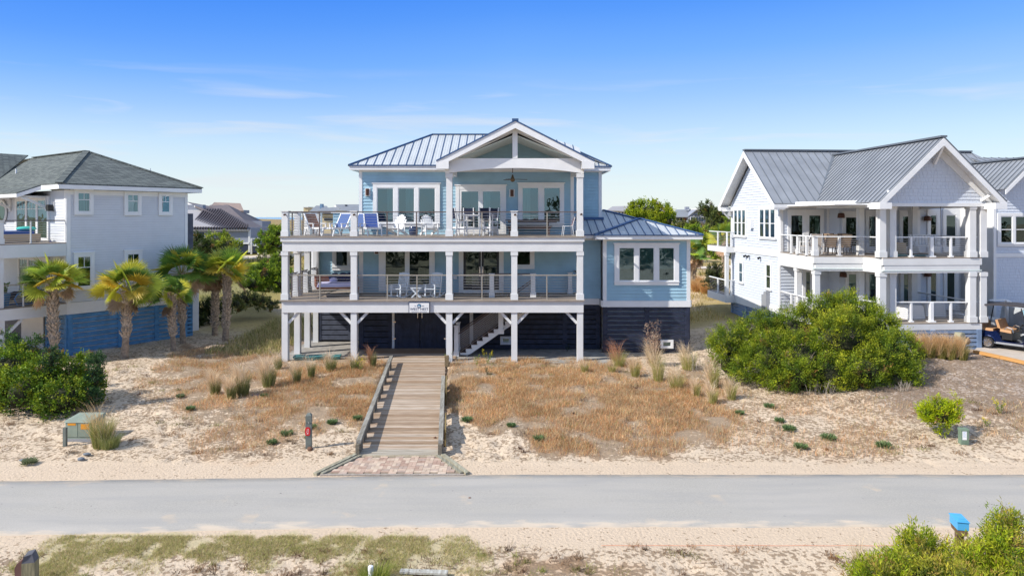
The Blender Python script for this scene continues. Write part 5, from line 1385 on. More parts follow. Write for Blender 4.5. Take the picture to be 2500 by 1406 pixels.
# ------------------------------------------------------------------ blue mailbox on post
MBX = (2350-CX)*13.3/FP
o = empty('mailbox', (MBX, 13.4, .04), -.22, 'bright blue mailbox with stepped lid on a wooden post among the roadside bush', 'mailbox')
M_MAILB = mat('bright_blue_paint', S(84,170,222), .5, var=.08); M_PBR = mat('brown_post_wood', S(120,95,75), .8, var=.3, vscale=8)
mb = MB(); mb.box(-.06,.06,-.06,.06,-.2,.82); mb.build('post', M_PBR, o, True)
mb = MB(); mb.hexa([(-.07,-.19,.79),(.07,-.19,.79),(.07,.19,.79),(-.07,.19,.79),(-.09,-.18,.90),(.09,-.18,.90),(.09,.18,.90),(-.09,.18,.90)]); mb.build('bracket', M_PBR, o, True)
mb = MB(); mb.box(-.10,.10,-.19,.19,.90,1.05); mb.build('body', M_MAILB, o, True)
mb = MB(); mb.box(-.112,.112,-.205,.205,1.051,1.068); mb.box(-.08,.08,-.17,.17,1.068,1.084); mb.box(-.05,.05,-.12,.12,1.084,1.097); mb.build('lid', M_MAILB, o, True)

# ------------------------------------------------------------------ squat wooden bollard at lower left, capped white pipe, board, string
o = empty('wooden_bollard', ((74-CX)*12.7/FP, 12.7, 0), .25, 'weathered thick wooden bollard with pointed top and a brown round side box, lower left', 'bollard')
M_OLDW = mat('weathered_post_wood', S(138,132,104), .85, var=.3, vscale=7, stretch=(5,5,.6), bump=.4)
M_OLDT = mat('dark_post_top', S(92,92,98), .8, var=.2)
mb = MB(); mb.mat(0); h = .105; mb.box(-h,h,-h,h,-.2,.62); mb.mat(1); mb.hexa([(-h,-h,.62),(h,-h,.62),(h,h,.62),(-h,h,.62),(-.07,-.10,.74),(.05,-.06,.76),(.05,.1,.78),(-.07,.1,.76)]); mb.build('post', [M_OLDW, M_OLDT], o, True)
mb = MB(); mb.slab([(-.105,-.06,.30),(-.225,-.06,.30),(-.235,-.06,.52),(-.20,-.06,.60),(-.105,-.06,.68)], (0,.16,0)); mb.build('side_box', mat('brown_side_box', S(120,88,80), .8, var=.2), o, True)
mb = MB(); mb.cyl((0,0,-.1),(0,0,.28),.045,n=14); mb.lathe((0,0,.28),[(.052,0),(.052,.07),(.045,.085),(.015,.095)],14)
s_ = mb.build('standpipe', M_PVC, smooth=False); s_.location = ((905-CX)*13.0/FP, 13.0, 0); tag(s_, 'white plastic pipe with rounded cap rising from the roadside grass', 'pipe')
tb = TB(); tb.cc = S(196,196,188); tb.bar((-.47,.03,.04),(.47,-.03,.04),.14,.04); s_ = tb.buildt('loose_board', M_TIMBER); s_.location = ((1035-CX)*13.35/FP, 13.35, .03); tag(s_, 'grey-white board lying flat in the sand at the bottom edge, right of the pipe', 'board')
mb = MB(); pts = []
for k in range(40):
    x_ = 1.9+k*.16; pts.append(Vector((x_, 14.53+.01*math.sin(k), .02+g1(x_, 14.53))))
mb.tube(pts, .004, n=4); s_ = mb.build('string_line', mat('orange_string', S(215,120,80), .7)); tag(s_, 'thin orange string stretched over the sand along the near road edge', 'string')

# block post beside the shingled house
bq = at(2343, 0, 30.0); 
o = empty('path_light_post', (bq.x, 30.0, g1(bq.x, 30)), .3, 'squat green-grey wooden post with brown round side box before the shingled house porch', 'post')
mb = MB(); h = .15; mb.box(-h,h,-h,h,0,.85); mb.hexa([(-h,-h,.85),(h,-h,.85),(h,h,.85),(-h,h,.85),(-.1,-.15,1.0),(.1,-.15,1.0),(.1,.15,1.0),(-.1,.15,1.0)]); mb.build('post', mat('pale_green_wood', S(150,150,130), .8, var=.15), o, True)
mb = MB(); mb.cyl((.15,-.05,.62),(.36,-.05,.62),.17,n=14); mb.build('side_box', M_PBR, o, True)

# ------------------------------------------------------------------ stones in the sand (photo positions)
stn = [('grey flat stone on sand left of the pair below the utility cabinet', 60,1123,.16,.03), ('smooth grey stone, the upper one of two near each other below the cabinet', 747-535,1109,.12,.04),
       ('smooth grey stone, the lower rounder one of two below the cabinet', 198,1122,.11,.06), ('small tan stone at the foot of the tagged marker post', 757,1098,.09,.08),
       ('brown pine cone sized clod lying on the boardwalk front right', 1062,1077,.05,.04), ('small dark clod on the pale road, right half', 1147,1219,.04,.02)]
M_STONE = mat('grey_stone', S(112,118,126), .8, var=.2, vscale=9, bump=.3); M_CLOD = mat('brown_clod', S(110,82,66), .9, var=.3, vscale=20)
for i, (lb, px_, py_, r_, h_) in enumerate(stn):
    p = ground_at(px_, py_); mb = MB(); mb.ell((0,0,h_*.3), r_, r_*.6, h_, 10, 6, .12)
    s_ = mb.build('stone', M_STONE if i < 3 else M_CLOD, smooth=True)
    if i == 4: p.z = float(walk_z(p.y))
    if i == 5: p.z = .035
    s_.location = p; tag(s_, lb, 'stone')
# ------------------------------------------------------------------ deck furniture of the middle house (local frames face -y)
def leg4(o, xs, ys, z0, z1, w, m, name='leg'):
    for x_ in xs:
        for y_ in ys:
            mb = MB(); mb.box(x_-w/2, x_+w/2, y_-w/2, y_+w/2, z0, z1); mb.build(name, m, o, True)
def lounger(loc, rz, label, sling):
    o = empty('sun_lounger', loc, rz, label, 'sun lounger', 'reclining sling loungers on the upper deck')
    mb = MB()
    for x_ in (-.33,.33): mb.bar((x_,-.85,.36),(x_,.45,.36),.05,.07); mb.bar((x_,.05,.36),(x_,.50,1.08),.05,.06)
    mb.box(-.33,.33,-.88,-.82,.33,.40); mb.box(-.33,.33,.48,.53,1.03,1.09); mb.build('frame', M_PVC, o, True)
    mb = MB(); mb.hexa([(-.30,-.82,.36),(.30,-.82,.36),(.30,.05,.36),(-.30,.05,.36),(-.30,-.82,.375),(.30,-.82,.375),(.30,.05,.375),(-.30,.05,.375)]); mb.build('seat_sling', sling, o, True)
    mb = MB(); mb.slab([(-.30,.07,.39),(.30,.07,.39),(.30,.48,1.04),(-.30,.48,1.04)], (0,-.015,.01)); mb.build('back_sling', sling, o, True)
    for s_ in (-1,1):
        mb = MB(); mb.box(s_*.36-.04,s_*.36+.04,-.35,.15,.56,.60); mb.bar((s_*.36,-.3,.36),(s_*.36,-.3,.56),.05,.05); mb.bar((s_*.36,.1,.36),(s_*.36,.1,.56),.05,.05); mb.build('armrest', M_PVC, o, True)
    for x_ in (-.33,.33):
        for y_, y2 in ((-.78,-.9),(.30,.45)):
            mb = MB(); mb.bar((x_,y_,.36),(x_,y2,0),.055,.06); mb.build('leg', M_PVC, o, True)
    return o
def P_(px, y, z=ZU): return Vector(((px-CX)*y/FP, y, z))
lounger(P_(830,33.2), -.45, 'sun lounger with grey-blue sling facing the rail, left of the second white railing post', M_SLINGB)
lounger(P_(874,34.1), -.45, 'sun lounger with blue sling partly hidden behind the second white railing post', M_SLINGB)
lounger(P_(908,33.3), .35, 'sun lounger with bright blue sling right of the second white railing post', mat('bright_blue_sling', S(58,84,150), .7))
lounger(P_(771,33.6), .9, 'sun lounger with brownish folded back, the leftmost chair on the upper deck', mat('brown_sling', S(150,110,90), .8, var=.3, vscale=9))

def adirondack(loc, rz, label):
    o = empty('adirondack_chair', loc, rz, label, 'chair', 'white slatted garden chairs')
    mb = MB()
    for k in range(6):
        y_ = -.38+k*.1; mb.box(-.27,.27,y_,y_+.085,.36-k*.022,.38-k*.022)
    mb.build('seat', M_PVC, o, True)
    mb = MB()
    for k in range(7):
        x_ = (k-3)*.082; t = 1.02-.028*(k-3)**2; b0_ = Vector((x_*.8, .17, .28)); t0_ = Vector((x_*1.15, .17+.42*(t/1.0), t)); mb.bar(b0_, t0_, .074, .02, up=(0,-1,.4))
    mb.bar((-.28,.30,.52),(.28,.30,.52),.03,.07); mb.bar((-.26,.50,.86),(.26,.50,.86),.03,.05); mb.build('backrest', M_PVC, o, True)
    for s_ in (-1,1):
        mb = MB(); mb.box(s_*.34-.065,s_*.34+.065,-.42,.32,.56,.585); mb.build('armrest', M_PVC, o, True)
        mb = MB(); mb.box(s_*.31-.018,s_*.31+.018,-.38,-.29,0,.56); mb.build('leg', M_PVC, o, True)
        mb = MB(); mb.bar((s_*.29,-.36,.33),(s_*.29,.62,.02),.03,.12); mb.bar((s_*.31,.27,.2),(s_*.31,.27,.56),.03,.06); mb.build('leg', M_PVC, o, True)
    return o
adirondack(P_(967,33.5), -.35, 'white slatted garden chair turned towards the blue lounger, left of the navy stool')
adirondack(P_(1049,33.5), .45, 'white slatted garden chair turned inwards, right of the navy stool')
o = MB().lathe((0,0,0), [(.17,0),(.20,.03),(.23,.22),(.20,.43),(.17,.46)], 20)
o = o.build('garden_stool', M_NAVYCER, smooth=True); o.location = P_(1009.5,33.3); tag(o, 'glossy navy ceramic barrel stool between the two white slatted chairs', 'stool')

def barchair(loc, rz, label):
    o = empty('bar_chair', loc, rz, label, 'bar chair', 'tall white bar chairs with navy slings')
    for x_ in (-.25,.25):
        mb = MB(); mb.bar((x_,-.22,0),(x_,-.22,1.02),.045,.05); mb.build('leg', M_PVC, o, True)
        mb = MB(); mb.bar((x_,.24,0),(x_,.18,.75),.045,.05); mb.bar((x_,.18,.72),(x_,.30,1.36),.045,.05); mb.build('leg', M_PVC, o, True)
        mb = MB(); mb.box(x_-.035,x_+.035,-.26,.24,1.02,1.05); mb.build('armrest', M_PVC, o, True)
    mb = MB()
    for z_ in (.18,.36): mb.box(-.23,.23,-.24,-.20,z_,z_+.06)
    mb.box(-.23,.23,.18,.22,.36,.42)
    for x_ in (-.25,.25):
        for z_ in (.30,.62): mb.box(x_-.02,x_+.02,-.2,.2,z_,z_+.06)
    mb.box(-.23,.23,-.24,-.2,.70,.76); mb.build('stretcher', M_PVC, o, True)
    mb = MB(); mb.box(-.225,.225,-.2,.18,.755,.77); mb.build('seat', M_SLINGN, o, True)
    mb = MB(); mb.slab([(-.225,.19,.80),(.225,.19,.80),(.225,.295,1.33),(-.225,.295,1.33)], (0,-.015,0)); mb.build('back_sling', M_SLINGN, o, True)
    return o
barchair(P_(1117,32.9), PI/2+.6, 'tall bar chair with navy sling turned sideways, the nearest left of the white bar table')
barchair(P_(1144,34.0), .1, 'tall bar chair with navy sling behind the left side of the white bar table')
barchair(P_(1187,32.9), PI-.25, 'tall bar chair with its navy back to the rail, before the bar table')
barchair(P_(1199,34.0), -.6, 'tall bar chair with navy sling, the farthest right behind the white bar table')
o = empty('bar_table', P_(1160,33.5), 0, 'tall square white bar table between the navy sling bar chairs', 'table')
mb = MB()
for k in range(8): mb.box(-.48+k*.12,-.48+k*.12+.112,-.48,.48,.99,1.02)
mb.box(-.44,.44,-.44,.44,.92,.989); mb.build('tabletop', M_PVC, o, True)
leg4(o, (-.40,.40), (-.40,.40), 0, .92, .075, M_PVC)
mb = MB(); mb.box(-.40,.40,-.42,-.38,.3,.38); mb.box(-.40,.40,.38,.42,.3,.38); mb.build('stretcher', M_PVC, o, True)

# dining table and bench, white metal chair, ceiling fan
o = empty('trestle_table', P_(1299,33.9), 0, 'long dark brown plank dining table on the upper deck right of the third railing post', 'table')
mb = MB()
for k in range(5): mb.box(-1.32,1.32,-.42+k*.17,-.42+k*.17+.16,.72,.765)
mb.box(-1.2,1.2,-.38,-.34,.62,.72); mb.build('tabletop', M_BRWOOD, o, True)
for x_ in (-.78,.78):
    mb = MB(); mb.box(x_-.05,x_+.05,-.05,.05,0,.62); mb.box(x_-.05,x_+.05,-.32,.32,0,.07); mb.box(x_-.05,x_+.05,-.34,.34,.60,.66); mb.build('leg', M_BRWOOD, o, True)
for i, (yy, lab) in enumerate(((33.25,'dark brown plank bench on the rail side of the long dining table'),(34.5,'dark brown plank bench on the wall side of the long dining table'))):
    o = empty('bench', P_(1292,yy), 0, lab, 'bench', 'benches along the dining table')
    mb = MB()
    for k in range(2): mb.box(-1.12,1.12,-.16+k*.165,-.16+k*.165+.155,.42,.46)
    mb.box(-1.05,1.05,-.13,-.10,.33,.42); mb.build('seat', M_BRWOOD, o, True)
    for x_ in (-.95,.95):
        mb = MB(); mb.box(x_-.05,x_+.05,-.12,-.05,0,.42); mb.box(x_-.05,x_+.05,.05,.12,0,.42); mb.build('leg', M_BRWOOD, o, True)
o = empty('metal_chair', P_(1386,33.1), -PI/2+.1, 'slim white metal chair with red-brown slatted back at the right end of the dining table', 'chair')
for x_ in (-.2,.2):
    for y_, y2 in ((-.2,-.25),(.2,.27)):
        mb = MB(); mb.cyl((x_,y_,.45),(x_*1.1,y2,0),.014,n=8); mb.build('leg', M_PVC, o, True)
mb = MB(); mb.box(-.22,.22,-.22,.22,.45,.47); mb.build('seat', M_PVC, o, True)
mb = MB(); mb.tube([Vector((-.2,.2,.46)),Vector((-.2,.32,.88)),Vector((.2,.32,.88)),Vector((.2,.2,.46))], .014); mb.build('back_frame', M_PVC, o, True)
mb = MB()
for k in range(6): mb.bar((-.19,.225+k*.017,.52+k*.06),(.19,.225+k*.017,.52+k*.06),.012,.04)
mb.build('back_slats', mat('red_brown_slat', S(140,80,75), .6), o, True)
fz = 8.87
o = empty('ceiling_fan', (.03, 33.4, 11.2), 0, 'bronze three-blade ceiling fan hanging under the porch gable', 'ceiling fan')
mb = MB(); mb.cyl((.03,33.4,9.15),(.03,33.4,11.2),.018,n=8); mb.build('rod', M_BRONZE, o)
mb = MB(); mb.lathe((.03,33.4,fz-.1),[(.03,-.06),(.09,-.03),(.12,.05),(.07,.16),(.03,.30)],16); mb.build('motor', mat('brass_bronze', S(120,100,75), .35, metal=.7), o, smooth=True)
for k in range(3):
    a = .1+k*2*PI/3; mb = MB(); d_ = Vector((math.cos(a), math.sin(a), 0)); mb.bar(Vector((.03,33.4,fz-.03))+d_*.1, Vector((.03,33.4,fz-.04))+d_*.72, .11, .015, up=(.15,.1,1)); mb.build('blade', M_BRWOOD, o)

# lower deck: rocking chairs, cross-leg side table, hanging day bed
def Q_(px, y): return Vector(((px-CX)*y/FP, y, ZL))
def rocker(loc, rz, label):
    o = empty('rocking_chair', loc, rz, label, 'rocking chair', 'painted rocking chairs on the lower porch')
    for x_ in (-.26,.26):
        mb = MB(); mb.bar((x_,-.30,.05),(x_,-.27,.62),.05,.05); mb.build('leg', M_ROCK, o, True)
        mb = MB(); mb.bar((x_,.20,.06),(x_,.44,1.14),.05,.05); mb.build('leg', M_ROCK, o, True)
        mb = MB(); pts = [Vector((x_, -.55+k*.14, .025+.16*((k-4)/5.0)**2)) for k in range(10)]
        for a, b_ in zip(pts, pts[1:]): mb.bar(a, b_, .045, .05)
        mb.build('rocker', M_ROCK, o, True)
        mb = MB(); mb.bar((x_*1.05,-.38,.64),(x_*1.05,.28,.60),.08,.025); mb.build('armrest', M_ROCK, o, True)
        mb = MB(); mb.bar((x_,-.28,.25),(x_,.24,.22),.03,.03); mb.build('stretcher', M_ROCK, o, True)
    mb = MB()
    for k in range(8): mb.box(-.27,.27,-.33+k*.07,-.33+k*.07+.06,.42-k*.008,.44-k*.008)
    mb.build('seat', M_ROCK, o, True)
    mb = MB()
    for k in range(6): x_ = -.175+k*.07; mb.bar((x_,.255,.50),(x_,.40,1.05),.04,.018, up=(0,-1,.3))
    mb.bar((-.24,.26,.50),(.24,.26,.50),.03,.05); pts = [Vector((-.25+k*.05,.425,1.06+.05*math.sin(PI*k/10))) for k in range(11)]
    for a, b_ in zip(pts, pts[1:]): mb.bar(a, b_, .03, .13)
    mb.build('backrest', M_ROCK, o, True)
    return o
rocker(Q_(975,33.0), -.45, 'pale painted rocking chair left of the small cross-leg table')
rocker(Q_(1057,33.0), -.40, 'pale painted rocking chair right of the small cross-leg table, by the middle column')
o = empty('side_table', Q_(1016.5,32.9), 0, 'small pale side table with crossed legs between the rocking chairs', 'side table')
mb = MB()
for k in range(4): mb.box(-.26,.26,-.22+k*.11,-.22+k*.11+.10,.45,.475)
mb.build('tabletop', M_ROCK, o, True)
for y_ in (-.17,.17):
    for s_ in (-1,1):
        mb = MB(); mb.bar((s_*.22,y_+s_*.02,.45),(-s_*.22,y_+s_*.02,0),.035,.06); mb.build('leg', M_ROCK, o, True)
bx = Q_(822,33.75)
o = empty('swing_bed', bx, .35, 'hanging wooden swing bed with lilac mattress and navy cushions on the lower porch', 'swing bed')
mb = MB(); mb.box(-1.0,1.0,-.62,.62,.40,.48); mb.bar((-1.0,-.66,.46),(1.0,-.66,.40),.06,.10); mb.box(-1.02,1.02,.60,.66,.48,.95); mb.box(-1.02,-.96,-.3,.62,.48,.85); mb.box(.96,1.02,-.3,.62,.48,.85); mb.build('frame', M_REDWOOD, o, True)
mb = MB(); mb.hexa([(-.97,-.62,.481),(.97,-.62,.481),(.97,.58,.481),(-.97,.58,.481),(-.93,-.58,.66),(.93,-.58,.66),(.93,.56,.66),(-.93,.56,.66)]); mb.build('mattress', M_COVER, o, True)
for x_, y_, m_, w_ in ((-.05,.40,M_NAVYCUSH,.30),(.35,.42,M_NAVYCUSH,.30),(.7,.40,M_NAVYCUSH,.28),(-.15,.0,M_COVER,.2)):
    mb = MB(); mb.ell((x_,y_,.86 if m_ is M_NAVYCUSH else .76), w_, .12, .22 if m_ is M_NAVYCUSH else .14, 12, 8); mb.build('cushion', m_, o, True, smooth=True)
for x_ in (-.95,.95):
    mb = MB()
    for y_ in (-.58,.58): mb.tube([Vector((x_,y_,.46)), Vector((x_*.98,0,1.75)), Vector((x_*.98,0,2.6))], .014, n=5)
    mb.build('rope', mat('swing_rope', S(110,90,80), .8), o, True)
# items under the deck
M_T2 = mat('sea_green_plastic', S(70,130,130), .4)
for px_, w_, lab in ((735,.5,'small sea-green plastic bin on its side under the deck, nearest the corner post'),(775,.9,'long low sea-green plastic sled under the deck, middle of three'),(824,.42,'rounded sea-green plastic tub under the deck, beside the second post')):
    o = empty('plastic_tub', (at(px_,0,32.6).x, 32.35, .25), .1, lab, 'plastic tub', 'sea-green tubs under the deck')
    mb = MB(); mb.hexa([(-w_/2*.8,-.16,0),(w_/2*.8,-.16,0),(w_/2*.8,.16,0),(-w_/2*.8,.16,0),(-w_/2,-.22,.16),(w_/2,-.22,.16),(w_/2,.22,.16),(-w_/2,.22,.16)]); mb.build('hull', M_T2, o, True)
    mb = MB(); mb.tube([Vector((-w_/2,-.22,.17)),Vector((w_/2,-.22,.2)),Vector((w_/2,.22,.2)),Vector((-w_/2,.22,.17)),Vector((-w_/2,-.22,.17))], .025); mb.build('rim', M_T2, o, True)
mb = MB(); mb.tube([Vector((0,0,0)),Vector((0,0,1.0)),Vector((.05,0,1.05)),Vector((.12,0,1.0)),Vector((.12,0,.7))], .025); o = mb.build('hose_pipe', M_BLACK); o.location = (at(757,0,35.6).x, 35.6, .3); tag(o, 'thin black standing pipe with hooked top under the deck near the third post', 'pipe')

# ------------------------------------------------------------------ furniture on the shingled house porches
def rloc(px, d, z): return Vector(((px-CX)*d/FP, d, z))
def slingchair(loc, rz, label, arm=True, mfr=M_PVC, msl=M_BEIGE, grp='sling chairs on the shingled house upper porch', rockers=True):
    o = empty('sling_chair', loc, rz, label, 'chair', grp)
    for x_ in (-.26,.26):
        mb = MB(); mb.bar((x_,-.25,.05),(x_,-.22,.62),.03,.03); mb.build('leg', mfr, o, True)
        mb = MB(); mb.bar((x_,.22,.05),(x_,.12,.42),.03,.03); mb.bar((x_,.12,.42),(x_,.34,1.02),.03,.03); mb.build('leg', mfr, o, True)
        mb = MB(); mb.bar((x_,-.28,.63),(x_,.22,.63),.05,.025); mb.build('armrest', mfr, o, True)
        if rockers: mb = MB(); mb.tube([Vector((x_,-.35+k*.14,.03+.1*((k-2.5)/3)**2)) for k in range(6)], .015); mb.build('rocker', mfr, o, True)
    mb = MB(); mb.box(-.24,.24,-.24,.14,.40,.415); mb.build('seat', msl, o, True)
    mb = MB(); mb.slab([(-.24,.13,.42),(.24,.13,.42),(.24,.34,1.02),(-.24,.34,1.02)], (0,-.015,0)); mb.build('back_sling', msl, o, True)
    return o
slingchair(rloc(1970,34.0,ZB), PI+.7, 'beige sling rocker with white frame beside the french doors, left one')
slingchair(rloc(1990,33.4,ZB), PI-.2, 'beige sling rocker with white frame and taller back, right one by the deck corner')
o = empty('patio_table', rloc(2050,33.6,ZB), 0, 'dark metal dining table on the shingled house upper porch', 'table')
mb = MB(); mb.box(-.85,.85,-.42,.42,.70,.74); mb.build('tabletop', M_DKFURN, o, True); leg4(o, (-.75,.75), (-.35,.35), 0, .70, .05, M_DKFURN)
for px_, d_, rz_, lab in ((2025,33.0,PI,'brown patio chair, left one on the near side of the dark table'),(2060,33.0,PI,'brown patio chair, right one on the near side of the dark table'),(2030,34.3,0,'brown patio chair, left one behind the dark table'),(2066,34.3,0,'brown patio chair, right one behind the dark table')):
    slingchair(rloc(px_,d_,ZB), rz_, lab, mfr=M_DKFURN, msl=mat('brown_patio_sling', S(165,140,115), .8), grp='brown patio chairs round the dark table', rockers=False)
o = empty('porch_swing', rloc(2262,33.8,ZB), .05, 'white slatted porch swing hanging on ropes in the upper porch of the shingled house', 'porch swing')
mb = MB()
for k in range(9): mb.box(-.7+k*.16,-.7+k*.16+.09,.22,.25,.45,.95)
mb.box(-.75,.75,.2,.27,.92,.98); mb.build('backrest', M_PVC, o, True)
mb = MB()
for k in range(5): mb.box(-.75,.75,-.25+k*.1,-.25+k*.1+.08,.42,.44)
mb.build('seat', M_PVC, o, True)
for s_ in (-.75,.75):
    mb = MB(); mb.box(s_-.03,s_+.03,-.28,.25,.62,.65); mb.box(s_-.025,s_+.025,-.26,-.21,.42,.62); mb.build('armrest', M_PVC, o, True)
    mb = MB(); mb.tube([Vector((s_,0,.44)),Vector((s_*.96,0,2.36))], .012, n=5); mb.build('rope', M_DKFURN, o, True)
o = empty('wicker_chair', rloc(2192,33.2,ZB), 1.2, 'grey wicker armchair seen through the left end of the gabled upper porch', 'chair')
mb = MB(); mb.box(-.32,.32,-.3,.3,.1,.42); mb.build('seat', M_WICKER, o, True); mb = MB(); mb.box(-.32,.32,.24,.34,.421,.85); mb.build('backrest', M_WICKER, o, True)
for s_ in (-.36,.36): mb = MB(); mb.box(s_-.05,s_+.05,-.3,.24,.1,.62); mb.build('armrest', M_WICKER, o, True)
for px_, lab in ((2203,'turquoise board lying flat on the gabled upper porch, left one'),(2245,'turquoise board lying flat on the gabled upper porch, right one')):
    o = empty('bodyboard', rloc(px_,32.3,ZB), .2, lab, 'board', 'turquoise boards on the porch floor')
    mb = MB(); mb.slab([(.55*math.cos(a)*(1.1 if math.cos(a) > 0 else 1), .26*math.sin(a), .02) for a in [2*PI*k/18 for k in range(18)]], (0,0,.05)); mb.build('deck_side', M_TEAL, o, True)
    mb = MB(); mb.tube([Vector((.3,0,.08)),Vector((.1,.1,.10)),Vector((-.2,-.05,.09))], .012); mb.build('leash', M_BLACK, o, True)
def drape(loc, w, d, h, rz, label):
    mb = MB(); n = 24; vs = []
    for j, (zz, k) in enumerate(((0,1.12),(h*.35,1.05),(h*.8,1.0),(h,.94),(h*1.02,.4))):
        for i in range(n):
            a = 2*PI*i/n; cx_ = abs(math.cos(a))**.4*np.sign(math.cos(a)); cy_ = abs(math.sin(a))**.4*np.sign(math.sin(a)); q_ = k*(1+.05*math.sin(i*2.6)*(1-j*.2))
            vs.append((w/2*cx_*q_, d/2*cy_*q_, zz))
    fs = [(j*n+i, j*n+(i+1)%n, (j+1)*n+(i+1)%n, (j+1)*n+i) for j in range(4) for i in range(n)]+[tuple(4*n+i for i in range(n))]
    mb.add(vs, fs); o = mb.build('furniture_cover', M_DUST); o.location = loc; o.rotation_euler = (0,0,rz); tag(o, label, 'furniture cover', 'pale covers on the lower porch of the shingled house')
drape(rloc(2222,32.9,ZA), 1.0, .8, .62, .2, 'pale cloth-covered furniture, left lump on the lower porch behind the thin rail post')
drape(rloc(2278,33.6,ZA), .9, .7, .66, -.2, 'pale cloth-covered furniture, smaller right lump on the lower porch')

# ------------------------------------------------------------------ golf cart
gb = Vector((22.85, 31.1, g1(22.85, 31.1)+.06))
o = empty('golf_cart', gb, math.atan2(-.80,.60), 'dark blue golf cart with tan seats, black roof and chrome wheels beside the shingled house', 'golf cart')
mb = MB()
prof = [(-1.1,.45),(-1.15,.75),(-.5,.80),(-.35,.62),(-.3,.40),(.35,.34),(.55,.42),(.7,.80),(.95,.78),(1.25,.62),(1.3,.42),(1.2,.30),(-1.0,.30)]
mb.slab([(x_, -.55, z_) for x_, z_ in prof][::-1], (0,1.1,0)); mb.build('body', M_CARTBLUE, o, True)
mb = MB(); mb.box(-.95,1.1,-.60,.60,.24,.32); mb.build('sill', M_GREYCOVER, o, True)
for x_, lab in ((-.35,'f'),(-1.05,'r')):
    mb = MB(); mb.hexa([(x_-.02,-.52,.80),(x_+.42,-.52,.76),(x_+.42,.52,.76),(x_-.02,.52,.80),(x_-.02,-.50,.92),(x_+.40,-.50,.88),(x_+.40,.50,.88),(x_-.02,.50,.92)]); mb.build('seat', M_TAN, o, True)
    mb = MB()
    for k in range(3): mb.hexa([(x_-.12,-.5+k*.34,.95),(x_+.0,-.5+k*.34,.92),(x_+.0,-.5+k*.34+.32,.92),(x_-.12,-.5+k*.34+.32,.95),(x_-.22,-.49+k*.34,1.30),(x_-.12,-.49+k*.34,1.32),(x_-.12,-.5+k*.34+.31,1.32),(x_-.22,-.5+k*.34+.31,1.30)])
    mb.build('backrest', M_TAN, o, True)
mb = MB(); mb.box(-.38,-.3,-.5,.5,.62,.80); mb.box(-.3,.1,-.5,.5,.45,.76); mb.build('seat_box', M_BLACK, o, True)
mb = MB(); n = 8
for k in range(n):
    a, b_ = -1.35+k*2.75/n, -1.35+(k+1)*2.75/n; za = 1.92+.10*math.sin(PI*k/n); zb_ = 1.92+.10*math.sin(PI*(k+1)/n)
    mb.slab([(a,-.66,za-.03),(b_,-.66,zb_-.03),(b_,.66,zb_-.03),(a,.66,za-.03)], (0,0,.07))
mb.build('canopy', M_CANOPY, o, True)
for y_ in (-.56,.56):
    for (a, b_) in (((.75,.78),(.45,1.93)),((-1.15,.7),(-.95,1.93))):
        mb = MB(); mb.bar((a[0],y_,a[1]),(b_[0],y_,b_[1]),.035,.035); mb.build('roof_post', M_BLACK, o, True)
mb = MB(); mb.slab([(.72,-.54,.85),(.72,.54,.85),(.46,.54,1.85),(.46,-.54,1.85)], (.01,0,0)); mb.build('windscreen', M_GLASS, o, True)
mb = MB(); mb.cyl((.35,-.28,1.02),(.31,-.28,1.06),.17,n=16); mb.cyl((.6,-.28,.8),(.34,-.28,1.03),.02,n=6); mb.build('steering_wheel', M_BLACK, o, True)
for y_ in (-.4,.4): mb = MB(); mb.ell((1.22,y_,.60),.07,.12,.06); mb.build('headlight', M_CHROME, o, True, smooth=True)
for y_ in (-.47,.47): mb = MB(); mb.tube([Vector((-.3,y_,.78)),Vector((-.1,y_*1.08,1.02)),Vector((.1,y_*1.08,.96)),Vector((.14,y_*1.08,.80))], .018); mb.build('armrest', M_CHROME, o, True)
for x_ in (-.82,.86):
    for y_ in (-.56,.56):
        s_ = 1 if y_ > 0 else -1
        mb = MB(); mb.cyl((x_,y_-.1,.26),(x_,y_+.1,.26),.26,n=22); w0 = mb.build('wheel', M_BLACK, o, True)
        mb = MB(); mb.cyl((x_,y_+s_*.101,.26),(x_,y_+s_*.106,.26),.185,n=20); mb.cyl((x_,y_+s_*.106,.26),(x_,y_+s_*.12,.26),.05,n=10)
        for k in range(10):
            a = 2*PI*k/10; mb.bar((x_+.05*math.cos(a),y_+s_*.115,.26+.05*math.sin(a)),(x_+.175*math.cos(a),y_+s_*.115,.26+.175*math.sin(a)),.03,.02)
        mb.build('rim', M_CHROME, w0, True)
        mb = MB(); mb.tube([Vector((x_+.3*math.cos(a),y_+s_*.02,.26+.3*math.sin(a))) for a in [PI*k/8 for k in range(9)]], .03); mb.build('fender', M_BLACK if x_ > 0 else M_CARTBLUE, o, True)
o = empty('parked_cart_cover', Vector((24.3, 32.2, g1(24.3,32.2))), 0, 'pale grey fabric-covered vehicle behind the golf cart at the right edge', 'covered cart')
mb = MB(); mb.hexa([(-.7,-1.1,0),(.8,-1.1,0),(.8,1.1,0),(-.7,1.1,0),(-.55,-.9,1.75),(.6,-.9,1.75),(.6,.9,1.75),(-.55,.9,1.75)]); mb.build('fabric_cover', mat('grey_fabric_cover', S(190,195,200), .7, var=.1, bump=.5, bscale=4), o, True)
# ------------------------------------------------------------------ vegetation
M_LEAF = leafmat('foliage', .28); M_GRASS = leafmat('dry_grass', .35, .7); M_FROND = leafmat('palm_leaf', .3, .42)
M_CORE = mat('shrub_dark_core', (.030,.032,.012), .9, var=.5, vscale=9)  # near black, for the solid fill inside crowns
M_BARK = mat('grey_brown_bark', S(150,132,114), .9, var=.3, vscale=8, bump=.6, bscale=30)

